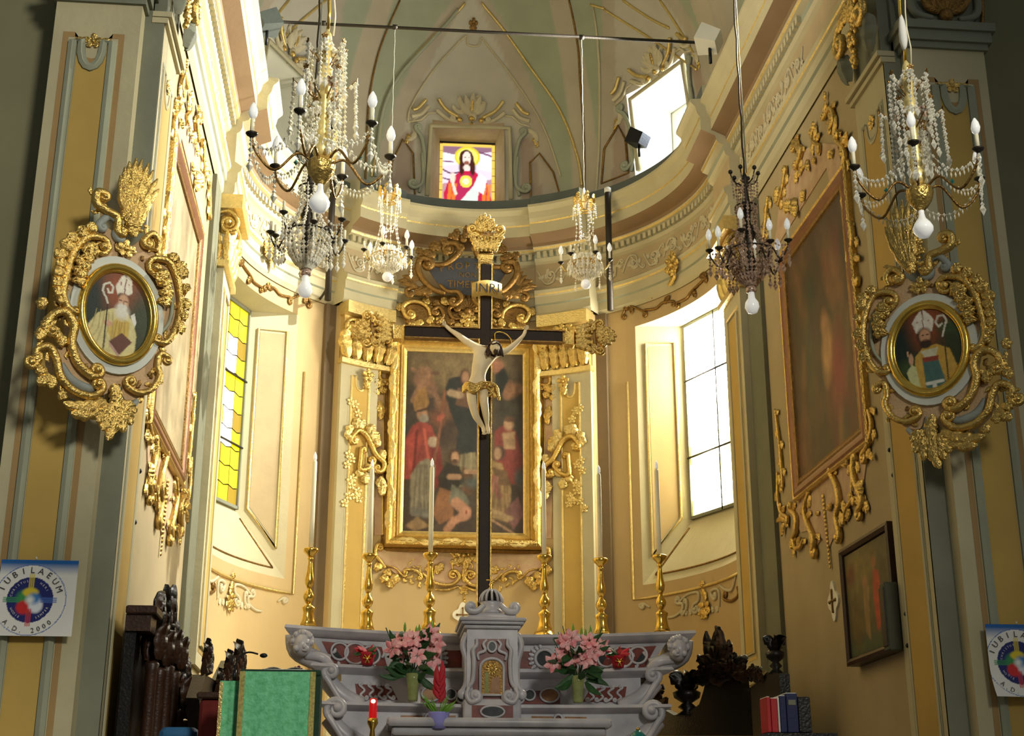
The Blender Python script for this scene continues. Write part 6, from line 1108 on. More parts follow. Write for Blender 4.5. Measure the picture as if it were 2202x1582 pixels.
# ---------------------------------------------------------------- flowers on the altar
def lily_vase(x, y, z, label, seed):
    rs = np.random.RandomState(seed); t = thing('lily_bouquet', label, 'flowers', (x, y, z)); mb = MB(); lathe(mb, [(.045, 0), (.05, .02), (.05, .1), (.065, .2), (.075, .26), (.068, .26), (.055, .18)], (x, y, z), 14); mb.build('vase', M['vase'], t)
    top = np.array([x, y, z+.24])
    for k in range(15):
        a = rs.uniform(0, 2*PI); r = rs.uniform(.1, .3); p = [top, top+[r*.4*math.cos(a), r*.3*math.sin(a), .1], top+[r*math.cos(a), r*.6*math.sin(a), rs.uniform(.12, .5)]]
        Q = smoothp(p, 8); mb = MB(); tube3(mb, Q, .006, 4); mb.build('stem', M['foliage'], t)
    for k in range(40):
        a = rs.uniform(0, 2*PI); h = rs.uniform(-.05, .45); q0 = top+[.08*math.cos(a), -abs(.08*math.sin(a))*.8, h*.8]; out = rs.uniform(.13, .26); up = rs.uniform(-.14, .1) if h < .3 else rs.uniform(0, .2)
        q1 = q0+[out*math.cos(a), -.05+.1*math.sin(a), up]; LP = Plane(q0, q1-q0, (0, -1, .2), np.cross([0, -1, .2], q1-q0)); mb = MB(); leaf(mb, LP, (0, 0), (float(np.linalg.norm(q1-q0)), 0), .036, rs.uniform(-.2, .2), 0, 1, .3); mb.build('leaf', M['foliage'], t)
    for k in range(13):
        cx = x+rs.uniform(-.25, .27); cz = z+.5+rs.uniform(-.12, .13); c = np.array([cx, y-.1+rs.uniform(-.05, .08), cz]); n = np.array([rs.uniform(-.6, .6), -1, rs.uniform(-.3, .5)]); FP = Plane(c, (1, -n[0]*-1, 0), n, (0, n[2], 1)); a0 = rs.uniform(0, 1); mb = MB()
        for j in range(6): a = a0+j*PI/3; leaf(mb, FP, (.01*math.cos(a), .01*math.sin(a)), (.1*math.cos(a), .1*math.sin(a)), .03, .1, 0, 1, .5, 0, .5)
        f = mb.build('lily_flower', M['pinkflower'], t); mb = MB()
        for j in range(4): a = j*1.57; tube3(mb, FP.pt([0, .02*math.cos(a)], [0, .02*math.sin(a)], [0, .045]), .003, 4)
        mb.build('stamen', M['gold_dark'], f)
    for k in range(6):
        q0 = top+[rs.uniform(-.2, .2), 0, .35]; mb = MB(); lathe(mb, [(.003, 0), (.014, .03), (.012, .07), (.0, .11)], tuple(q0+[0, 0, .05*k/3]), 6); mb.build('lily_bud', M['lime'], t)
lily_vase(-.8, 13.85, 1.32, 'bouquet of pink lilies in a green glass vase, left of the tabernacle', 3); lily_vase(.82, 13.88, 1.32, 'bouquet of pink lilies in a green glass vase, right of the tabernacle', 9)
def poinsettia(x, y, z, label, seed):
    rs = np.random.RandomState(seed); t = thing('poinsettia', label, 'plant', (x, y, z)); mb = MB(); lathe(mb, [(.05, 0), (.06, .05), (.075, .1), (.085, .12), (.06, .11)], (x, y, z), 12, flute=.06, nf=6); mb.build('foil_pot', M['redflower'], t)
    for k in range(12):
        a = rs.uniform(0, 2*PI); q0 = np.array([x, y, z+.12]); q1 = q0+[.14*math.cos(a), .1*math.sin(a)-.03, rs.uniform(-.05, .1)]; LP = Plane(q0, q1-q0, (0, -.6, 1), (0, 1, .6)); mb = MB(); leaf(mb, LP, (0, 0), (float(np.linalg.norm(q1-q0)), 0), .04, .1, 0, 2, .4); mb.build('bract' if k < 8 else 'leaf', M['redflower' if k < 8 else 'foliage'], t)
    mb = MB(); 
    for s in (-1, 1): tube3(mb, [(x, y-.08, z+.06), (x+s*.03, y-.085, z+.09), (x+s*.04, y-.085, z+.06), (x, y-.085, z+.055), (x+s*.02, y-.085, z+.01)], .008, 5)
    mb.build('gilt_bow', M['brass'], t)
poinsettia(-1.25, 14.12, 1.69, 'small red poinsettia with gilt bow on the middle altar shelf, left side', 2); poinsettia(1.27, 14.12, 1.69, 'small red poinsettia with gilt bow on the middle altar shelf, right side', 5)
t = thing('bromeliad', 'red-spiked green bromeliad in a lilac pot in front of the tabernacle', 'plant', (-.56, 13.0, 1.12)); bx, by, bz = -.57, 13.32, 1.12
by = 13.32; ORG[t.name] = (bx, by, bz-.03); t.location = (bx, by, bz-.03)
mb = MB(); lathe(mb, [(.065, -.1), (.085, -.04), (.1, .04), (.1, .05), (.09, .03)], (bx, by, bz), 18); mb.build('pot', M['lilac'], t)
for k in range(26):
    a = RNG.uniform(0, 2*PI); h = RNG.uniform(.06, .2); mb = MB(); q0 = np.array([bx, by, bz+.02]); q1 = q0+[.17*math.cos(a), .12*math.sin(a), h]; LP = Plane(q0, q1-q0, (0, -1, .5), (0, .5, 1)); leaf(mb, LP, (0, 0), (float(np.linalg.norm(q1-q0)), 0), .018, RNG.uniform(-.2, .2), 0, 1, .4); mb.build('leaf', M['lime'], t)
for k in range(7): mb = MB(); LP = Plane((bx, by, bz+.14), (0, 0, 1), (0, -1, 0), (1, 0, 0)); leaf(mb, LP, (.03*k, 0), (.14+.04*k, ((-1)**k)*.045*(1-k/8)), .028, .1*(-1)**k, .01*k, 1, .5); mb.build('red_bract', M['redflower'], t)
t = thing('sanctuary_lamp', 'glowing red glass candle on a brass stand at the left of the altar', 'candle', (-1.18, 13.2, .95)); c0 = (-1.18, 13.2, 1.1)
mb = MB(); lathe(mb, [(.036, 0), (.036, .12), (.034, .17), (.028, .18)], c0, 14); mb.build('red_glass', emat('red_lamp_glass', (220, 10, 20), .55), t); mb = MB(); sphere(mb, (c0[0], c0[1]-.02, c0[2]+.15), .024, 10, 8); mb.build('flame', emat('lamp_flame', (255, 170, 150), 3), t)
mb = MB(); lathe(mb, [(.09, -.3), (.05, -.27), (.02, -.22), (.03, -.18), (.02, -.1), (.05, -.04), (.045, 0)], c0, 12); mb.build('stand', M['brass'], t)
t = thing('side_table', 'dark navy-covered little table under the red sanctuary lamp', 'table', (-1.15, 13.2, -.4)); mb = MB(); box(mb, (-1.32, 13.05, .6), (-1.0, 13.4, .8), bev=.02); mb.build('cloth', M['navy'], t, smooth='auto')
for x in (-1.28, -1.04):
    for y in (13.1, 13.35): mb = MB(); box(mb, (x-.02, y-.02, -.4), (x+.02, y+.02, .6)); mb.build('leg', M['wood_black'], t, smooth=False)
# ================================================================ LECTERN, STALLS, POSTERS
t = thing('lectern', 'lectern draped in green brocade with gold lace borders, left of the altar', 'lectern', (-1.76, 8.7, -.4))
LX0, LX1, LY, LZ = -1.985, -1.535, 8.62, .985
mb = MB(); us = np.linspace(0, 1, 19); f = lambda u, z: (LX0+(LX1-LX0)*u, LY-.012*math.sin(u*23)*(LZ-z)-.02, z); loft(mb, [[f(u, z) for u in us] for z in (LZ, .7, .3, -.1)], closed=False); mb.build('front_cloth', M['green_cloth'], t)
for a, b in ((0, .07), (.93, 1)):
    mb = MB(); loft(mb, [[(f(u, z)[0], f(u, z)[1]-.004, z) for u in (a, (a+b)/2, b)] for z in (LZ, .7, .3, -.1)], closed=False); o = mb.build('lace_border', mat('gold_lace_%d' % int(a*10), (206, 190, 110), .6, var=.5, scale=70, bump=.5), t)
mb = MB(); box(mb, (LX0, LY, LZ-.02), (LX1+.03, LY+.38, LZ+.015), bev=.008); mb.build('desk_top', M['dark_green'], t, smooth=False); mb = MB(); box(mb, (LX0+.02, LY+.01, -.4), (LX1-.02, LY+.32, LZ-.02)); mb.build('stand', M['wood'], t, smooth=False)
mb = MB(); box(mb, (LX1-.02, LY+.01, .2), (LX1+.03, LY+.36, LZ-.02)); mb.build('side_cloth', M['dark_green'], t, smooth=False)
mb = MB(); us = np.linspace(0, 1, 9); f = lambda u, z: (LX0-.12+.12*u, LY+.05-.008*math.sin(u*12), z); loft(mb, [[f(u, z) for u in us] for z in (LZ-.05, .5, -.1)], closed=False); box(mb, (LX0-.12, LY+.06, -.1), (LX0, LY+.3, LZ-.055)); mb.build('side_drape', M['green_cloth'], t)
mb = MB(); box(mb, (LX0-.12, LY+.03, .0), (LX0-.1, LY+.05, LZ-.06)); mb.build('lace_border', M['gold_pale'], t, smooth=False)
t = thing('open_book', 'open white-paged book lying on the green lectern', 'book', (-1.72, 8.8, 1.0))
for s in (-1, 1):
    mb = MB(); us = np.linspace(0, 1, 7); T = [(-1.73+s*.13*u, z[0], LZ+.015+z[1]+.02*math.sin(PI*u)*1.0) for z in ((8.66, 0), (8.9, .0)) for u in us]; mb.add(T, [(i, i+1, i+8, i+7) for i in range(6)]); box(mb, (-1.73+(0 if s > 0 else -.13), 8.66, LZ+.012), (-1.73+(.13 if s > 0 else 0), 8.9, LZ+.022)); mb.build('page_block', M['paper'], t)
t = thing('microphone', 'thin black gooseneck microphone rising at the left edge of the lectern', 'microphone', (-2.03, 8.7, .9))
mp = lambda x, y: tuple(atY(x, y, 8.7)); mb = MB(); tube3(mb, smoothp([mp(503, 1455), mp(507, 1430), mp(517, 1410), mp(535, 1402), mp(555, 1406)], 20), .006, 6); mb.build('gooseneck', M['black'], t); mb = MB(); tube3(mb, [mp(503, 1465), mp(505, 1440)], .011, 8); mb.build('base', M['black'], t); mb = MB(); p = np.array(mp(567, 1409)); sphere(mb, p, .016, 10, 8, (1.5, 1, .9)); mb.build('capsule', M['black'], t)
t = thing('dried_flower', 'small dark red flower lying on the back edge of the lectern', 'flower', (-1.62, 8.9, 1.0)); mb = MB(); FP = Plane((-1.66, 8.93, 1.03), (1, 0, 0), (0, -1, .5), (0, .4, 1)); flower(mb, FP, (0, 0), .03, 6); mb.build('bloom', mat('dark_rose', (84, 20, 30), .7), t); mb = MB(); tube3(mb, [(-1.66, 8.94, 1.0), (-1.66, 8.93, 1.03)], .004, 4); mb.build('stem', M['foliage'], t)
# ---- carved stalls
def silhouette(mb, S, P, th): 
    Q = np.array(P, float); n = len(Q); A = S.pt(Q[:, 0], Q[:, 1], th); K = S.pt(Q[:, 0], Q[:, 1], 0); mb.add(np.concatenate([A, K]), [tuple(range(n)), tuple(range(2*n-1, n-1, -1))]+[(i, n+i, n+(i+1) % n, (i+1) % n) for i in range(n)])
st = thing('choir_stall', 'tall carved dark walnut stall with twisted columns against the left chancel wall', 'stall', (-2.9, 11.2, -.4))
XL = Plane((-2.98, 0, 0), (0, 1, 0), (1, 0, 0)); xl = lambda x, y: XL.uv(x, y)
mb = MB(); silhouette(mb, XL, [(10.36, -.4), (10.36, 1.62), (10.7, 1.66), (11.4, 1.66), (12.1, 1.6), (12.8, 1.5), (13.2, 1.35), (13.3, -.4)], .08); mb.build('back_panel', M['wood_black'], st, smooth=False)
mb = MB(); box(mb, (-2.98, 10.3, 1.58), (-2.76, 10.62, 1.64), bev=.01); box(mb, (-2.98, 10.33, 1.46), (-2.8, 10.6, 1.58)); mb.build('cornice', M['wood'], st, smooth=False)
for k, (yy, zt, r) in enumerate(((10.55, 1.55, .05), (10.95, 1.55, .05), (11.35, 1.62, .055), (11.75, 1.62, .055), (12.2, 1.35, .05), (12.6, 1.3, .05))):
    c = (-2.8, yy, 0); col = MB(); lathe(col, [(r, -.4), (r, .2), (r*.7, .3), (r*.95, .5), (r*.85, zt-.35), (r*1.1, zt-.3), (r*.8, zt-.28)], c, 10); cb = col.build('column', M['wood'], st)
    for j in range(5): a = -.5+j*.9; q = np.array([c[0]+r*.8*math.cos(a), yy+r*.8*math.sin(a), zt-.27]); PL = Plane(q, (-math.sin(a), math.cos(a), 0), (math.cos(a), math.sin(a), 0)); mb = MB(); leaf(mb, PL, (0, 0), (0, .26), .05, .05, 0, 3, .8, 0, 1); mb.build('capital_leaf', M['wood'], cb)
for k, (y_, z_, a, L_) in enumerate(((11.2, 1.62, 1.2, .3), (11.5, 1.66, 1.9, .34), (11.9, 1.7, 1.57, .36), (12.0, 1.6, .8, .3), (12.4, 1.5, 2.0, .3), (12.7, 1.45, 1.2, .26), (13.0, 1.4, .6, .3), (11.7, 1.62, .9, .28), (12.9, 1.3, 1.9, .25), (13.1, 1.2, .4, .3))):
    mb = MB(); leaf(mb, XL, (y_, z_-.1), (y_+L_*math.cos(a)*.8, z_+L_*math.sin(a)), .09, .15*(-1)**k, .06, 4, .8); mb.build('crest_leaf', M['wood_black'], st); mb = MB(); leaf(mb, XL, (y_, z_), (y_+L_*math.cos(a+.5)*.8, z_+L_*math.sin(a+.5)*.8), .06, .2, .08, 3, .8); mb.build('crest_leaf', M['wood'], st)
def leafy_stall(S, P, tufts, name, label, m='wood_black', org=(0, 0, 0), th=.1):
    t = thing(name, label, 'stall', org); mb = MB(); silhouette(mb, S, P, th); mb.build('back_panel', M[m], t, smooth=False)
    for i, (c, h, w, kd) in enumerate(tufts):
        if kd == 'urn':
            q = S.pt(c[0], c[1], th*.5); mb = MB(); lathe(mb, [(.05*w, -.02), (.02*w, .06*h), (.04*w, .12*h), (.02*w, .2*h), (.055*w, .3*h), (.06*w, .4*h), (.04*w, .45*h)], tuple(q), 10); u_ = mb.build('urn', M[m], t)
            for j in range(6): a = j*1.05; PL = Plane(q+np.array([0, 0, .4*h]), (math.cos(a), math.sin(a), 0), (-math.sin(a), math.cos(a), 0)); mb = MB(); leaf(mb, PL, (0, 0), (.08*w, .3*h), .04*w, .2, 0, 2, .6); mb.build('flame_leaf', M[m], u_)
        else:
            for j in range(9): a = .2+j*.34; mb = MB(); leaf(mb, S, c, (c[0]+w*math.cos(a), c[1]+h*math.sin(a)*(1.0 if 2 < j < 6 else .8)), .4*w*.5, .2*(-1)**j, th, 3, .7); mb.build('crest_leaf', M[m if j % 2 else 'wood'], t)
    return t
XL2 = Plane((-2.6, 0, 0), (0, 1, 0), (1, 0, 0)); l2 = XL2.uv
leafy_stall(XL2, [l2(405, 1582), l2(400, 1500), l2(415, 1450), l2(450, 1470), l2(475, 1420), l2(495, 1440), l2(510, 1582)], [(l2(480, 1440), .26, .5, 'l'), (l2(460, 1450), .2, .4, 'l'), (l2(440, 1480), .16, .3, 'l'), (l2(410, 1430), .2, .3, 'l')], 'choir_stall', 'lower leafy-crested dark stall behind the lectern on the left', org=(-2.6, 13.5, -.4))
XR3 = Plane((2.72, 0, 0), (0, 1, 0), (-1, 0, 0)); r3_ = lambda x, y: XR3.uv(1350+x/5.12, 1370+y/5.12); XR2 = Plane((2.78, 14, 0), (-.395, .919, 0), (-.919, -.395, 0)); r9 = lambda x, y: XR2.uv(1350+x/5.12, 1370+y/5.12)
leafy_stall(XR3, [r3_(1480, 1086), r3_(1440, 560), r3_(1560, 480), r3_(1640, 380), r3_(1780, 400), r3_(1820, 1086)][::-1]+[], [(r3_(1500, 430), .12, .2, 'l'), (r3_(1690, 380), .45, 1.6, 'urn'), (r3_(1560, 440), .1, .2, 'l')], 'choir_stall', 'dark carved stall end with an urn finial, nearest the book rack on the right', org=(2.72, 13.5, -.4))
leafy_stall(XR2, [r9(120, 1086), r9(90, 640), r9(200, 610), r9(400, 660), r9(480, 800), r9(590, 860), r9(760, 830), r9(870, 740), r9(915, 600), r9(960, 400), r9(1060, 330), r9(1180, 380), r9(1330, 420), r9(1340, 560), r9(1440, 600), r9(1480, 1086)], [(r9(1090, 330), .42, .35, 'l'), (r9(1250, 400), .2, .35, 'l'), (r9(1000, 460), .2, .3, 'l'), (r9(190, 640), .16, .5, 'l'), (r9(330, 700), .14, .4, 'l'), (r9(700, 840), .55, 2.6, 'urn')], 'choir_stall', 'long dark carved choir stall with leafy crest between the altar and the right wall', org=(2.72, 16, -.4))
# books in a dark rack, lower right
t = thing('book_rack', 'black rack holding hymn books in the lower right corner', 'rack', (2.2, 11.1, -.4)); mb = MB(); box(mb, (1.9, 11.02, .3), (2.46, 11.35, .835)); mb.build('case', M['wood_black'], t, smooth=False); mb = MB(); box(mb, (1.95, 11.1, -.4), (2.35, 11.3, .3)); mb.build('base', M['wood_black'], t, smooth=False)
bk = [('redbook', .03, .27, 'red hymn book at the left end of the black rack'), ('redbook', .05, .26, 'wide red book second in the black rack'), ('paper', .014, .27, 'white booklet between the red books and the blue folder'), ('navy', .05, .28, 'thin blue folder beside the white booklet in the rack'), ('navy', .09, .3, 'thick blue folder with grey label in the black rack'), ('wood_black', .1, .27, 'black box file at the right end of the rack')]
x = 1.91
for m, w, h, lab in bk:
    t = thing('book', lab, 'book', (x, 11.1, .84), 'books in the black rack'); mb = MB(); box(mb, (x, 11.04, .84), (x+w, 11.24, .84+h), bev=.004); mb.build('cover', M[m], t, smooth=False); mb = MB(); box(mb, (x+.004, 11.05, .845), (x+w-.004, 11.235, .845+h+.001)); mb.build('pages', M['paper' if m != 'wood_black' else 'black'], t, smooth=False)
    if w > .08 and m == 'navy': mb = MB(); box(mb, (x+.015, 11.034, 1.05), (x+.075, 11.04, 1.09)); mb.build('spine_label', M['stone'], t, smooth=False)
    x += w+.004
# chair and kneeler at the lower left, teal jar lower right
t = thing('chair', 'low chair with a blue cushion at the bottom left before the stall', 'chair', (-2.35, 9.5, -.4)); mb = MB(); box(mb, (-2.55, 9.4, .62), (-2.31, 9.8, .72), bev=.03); mb.build('seat', mat('blue_cushion', (40, 96, 140), .7), t, smooth='auto')
for x in (-2.53, -2.33):
    for y in (9.43, 9.77): mb = MB(); box(mb, (x-.015, y-.015, -.4), (x+.015, y+.015, .63)); mb.build('leg', M['wood_black'], t, smooth=False)
t = thing('kneeler', 'dark red draped kneeler beside the green lectern', 'kneeler', (-2.2, 9.3, -.4)); mb = MB(); box(mb, (-2.28, 9.2, -.4), (-2.1, 9.5, .88), bev=.02); mb.build('drape', mat('dark_red_drape', (116, 30, 24), .8, var=.3, scale=6), t, smooth='auto'); mb = MB(); box(mb, (-2.3, 9.18, .88), (-2.08, 9.52, .92), bev=.01); mb.build('arm_rest', M['wood'], t, smooth=False)
t = thing('glazed_jar', 'teal glazed rounded jar top at the foot of the altar, right', 'jar', (1.0, 12.0, .3)); p = atY(1372, 1590, 12.0); mb = MB(); lathe(mb, [(.04, -.2), (.08, -.12), (.09, -.04), (.07, .03), (.03, .07), (.0, .08)], tuple(p), 16); mb.build('body', M['teal'], t); mb = MB(); lathe(mb, [(.012, 0), (.018, .015), (.0, .03)], (p[0], p[1], p[2]+.075), 8); mb.build('knob', M['brass'], t); mb = MB(); box(mb, (p[0]-.15, p[1]-.15, -.4), (p[0]+.15, p[1]+.15, p[2]-.2), bev=.01); tag(mb.build('pedestal', M['wood_black'], None, smooth=False), 'low dark pedestal under the teal jar', 'pedestal')
# ---- jubilee posters
def poster(px, py, sc, label, curlc):
    c = atY(px, py, 10.12); t = thing('poster', label, 'poster', tuple(c), 'jubilee posters on the piers'); h = sc
    cv = Canvas(1.0, (238, 236, 230), 220); cv.a[:, :, :] = cv.a; yy = cv.Y; g = np.clip((yy-.8)/.16, 0, 1)[..., None]; cv.a = cv.a*(1-g)+np.array(lin((20, 96, 170))[:3])*g
    X0, Y0_ = .42, .47; cv.ell(X0, Y0_, .465, .465, (80, 110, 180), soft=.003); cv.ell(X0, Y0_, .455, .455, (240, 238, 232), soft=.003); cv.ell(X0, Y0_, .3, .3, (26, 36, 110), soft=.01)
    cv.ell(X0-.05, Y0_+.03, .12, .1, (60, 150, 80), soft=.3); cv.ell(X0+.0, Y0_+.1, .1, .06, (230, 206, 50), soft=.2); cv.ell(X0-.07, Y0_-.1, .1, .09, (214, 44, 44), soft=.2); cv.ell(X0+.08, Y0_-.07, .09, .1, (236, 240, 250), soft=.2); cv.ell(X0+.05, Y0_+.02, .08, .07, (60, 130, 200), soft=.4); cv.ell(X0, Y0_, .05, .05, (240, 244, 240), soft=.6)
    for dx in (-.025, 0, .025): cv.line([(X0+dx, Y0_+.15), (X0+dx, Y0_+.34)], .008, (226, 200, 60)); cv.line([(X0+dx, Y0_-.12), (X0+dx, Y0_-.34)], .008, (214, 60, 60)); cv.line([(X0-.14, Y0_+dx), (X0-.34, Y0_+dx)], .008, (60, 150, 90)); cv.line([(X0+.14, Y0_+dx), (X0+.34, Y0_+dx)], .008, (70, 110, 190))
    n = 100; U, V = np.meshgrid(np.linspace(0, 1, n+1), np.linspace(0, 1, n+1)); D = .012+curlc*np.clip(.45-V, 0, 1)**2*(1-U)*1.2; S = Plane(c-np.array([h*X0, 0, h*Y0_]), (1, 0, 0), (0, -1, 0))
    P = S.pt(U*h+curlc*.12*np.clip(.45-V, 0, 1)*(1-U)*h, V*h, D).reshape(-1, 3); mb = MB(); mb.add(P, [(j*(n+1)+i, j*(n+1)+i+1, (j+1)*(n+1)+i+1, (j+1)*(n+1)+i) for j in range(n) for i in range(n)]); o = mb.build('sheet', M['print'], t)
    u, v = U.reshape(-1), V.reshape(-1); setcol(o, cv.a[np.clip((v*cv.h).astype(int), 0, cv.h-1), np.clip((u*cv.w).astype(int), 0, cv.w-1)])
    ink = mat('poster_ink', (60, 60, 66), .6) if 'poster_ink' not in bpy.data.materials else bpy.data.materials['poster_ink']; wht = M['paper']
    def arc_text(tx, R, mid, sz, m, up=True):
        n_ = len(tx); stp = sz*.92/R; mb = MB()
        for i, ch in enumerate(tx):
            if ch == ' ': continue
            a = mid-(i-(n_-1)/2)*stp if up else mid+(i-(n_-1)/2)*stp; x_, y_ = h*X0+R*math.cos(a), h*Y0_+R*math.sin(a); rot = a-PI/2 if up else a+PI/2
            uu = np.array([math.cos(rot), 0, math.sin(rot)]); vv_ = np.array([-math.sin(rot), 0, math.cos(rot)]); o_ = text_part(ch, sz, t, S.pt(x_, y_, .02+curlc*.1*(y_ < .3*h)), uu, vv_, (0, -1, 0), m, 'letter', ext=.0)
    arc_text('IUBILAEUM', h*.355, PI/2, h*.115, ink); arc_text('A.D. 2000', h*.435, -PI/2, h*.09, ink, False)
    arc_text('CHRISTUS', h*.235, PI*.75, h*.042, wht); arc_text('HERI', h*.235, PI*.25, h*.042, wht); arc_text('HODIE', h*.27, -PI*.75, h*.042, wht, False); arc_text('SEMPER', h*.27, -PI*.25, h*.042, wht, False)
    mb = MB(); tube3(mb, [S.pt(h*.45, h*1.0, .01), S.pt(h*.45, h*1.03, .03)], .006, 6); mb.build('nail', M['paper'], t)
poster(65, 1290, .535, 'square jubilee poster with round emblem hanging flat on the left pier', 0); poster(2188, 1425, .535, 'square jubilee poster with curled lower corner on the right pier', .25)
# ================================================================ CHANDELIERS AND FITTINGS
def cable(mb, a, b, r=.006, twist=0):
    n = 24; P = [np.array(a)+(np.array(b)-np.array(a))*i/n+np.array([twist*math.sin(i*2.1), twist*math.cos(i*2.1), 0]) for i in range(n+1)]; tube3(mb, P, r, 5)
def strand(P, n, r, l=1.3, drop=None):
    """string of cut crystals on a wire"""
    mb = MB(); Q = smoothp(P, max(6, n)) if len(P) > 2 else np.linspace(P[0], P[1], n); tube3(mb, Q, r*.12, 3)
    t = np.linspace(0, len(Q)-1, n)
    for i, x in enumerate(t): j = int(min(x, len(Q)-2)); q = Q[j]+(Q[j+1]-Q[j])*(x-j); gem(mb, q, r*(.8+.4*((i*7) % 3)/2), l)
    if drop: gem(mb, np.array(P[-1])-[0, 0, drop], r*1.5, 2.0)
    return mb
def add_strand(par, P, n, r, m='crystal', l=1.3, drop=None): o = strand(P, n, r, l, drop).build('crystal_strand', M[m], par, smooth=False); o['kind'] = 'stuff'; return o
def festoon(par, a, b, sag, n, r, m='crystal', drops=True, dl=.035):
    a, b = np.array(a), np.array(b); P = [a+(b-a)*t-[0, 0, sag*4*t*(1-t)] for t in np.linspace(0, 1, 9)]; mb = strand(P, n, r)
    if drops:
        for t in np.linspace(.12, .88, n): q = a+(b-a)*t-[0, 0, sag*4*t*(1-t)]; gem(mb, q-[0, 0, dl*.7], r*.55, dl/r*.9)
    o = mb.build('crystal_festoon', M[m], par, smooth=False); o['kind'] = 'stuff'
def arm(par, c, a, r0, r1, z0, z1, dip, m, rad=.007, cup=True, cs=1.0, bulb=True):
    u = np.array([math.cos(a), math.sin(a), 0]); c = np.array(c); P = smoothp([c+u*r0+[0, 0, z0], c+u*(r0+.25*(r1-r0))+[0, 0, z0+.03*cs], c+u*(r0+.6*(r1-r0))+[0, 0, z0-dip], c+u*(r0+.92*(r1-r0))+[0, 0, z0-dip*.4+(z1-z0)*.4], c+u*r1+[0, 0, z1]], 20)
    mb = MB(); tube3(mb, P, rad, 6); ar = mb.build('arm', M[m], par); p = c+u*r1+[0, 0, z1]
    if cup:
        mb = MB(); lathe(mb, [(.008*cs, -.02*cs), (.012*cs, -.01*cs), (.027*cs, 0), (.031*cs, .008*cs), (.012*cs, .004*cs)], tuple(p), 12); mb.build('drip_cup', M['iron'], ar)
        mb = MB(); lathe(mb, [(.0105*cs, 0), (.0105*cs, .085*cs), (.008*cs, .088*cs)], tuple(p), 10); mb.build('candle_tube', M['ivory'], ar)
        if bulb: mb = MB(); lathe(mb, [(.008*cs, .085*cs), (.02*cs, .105*cs), (.024*cs, .124*cs), (.018*cs, .153*cs), (.005*cs, .178*cs), (0, .18*cs)], tuple(p), 10); mb.build('flame_bulb', M['bulb'], ar)
    return p
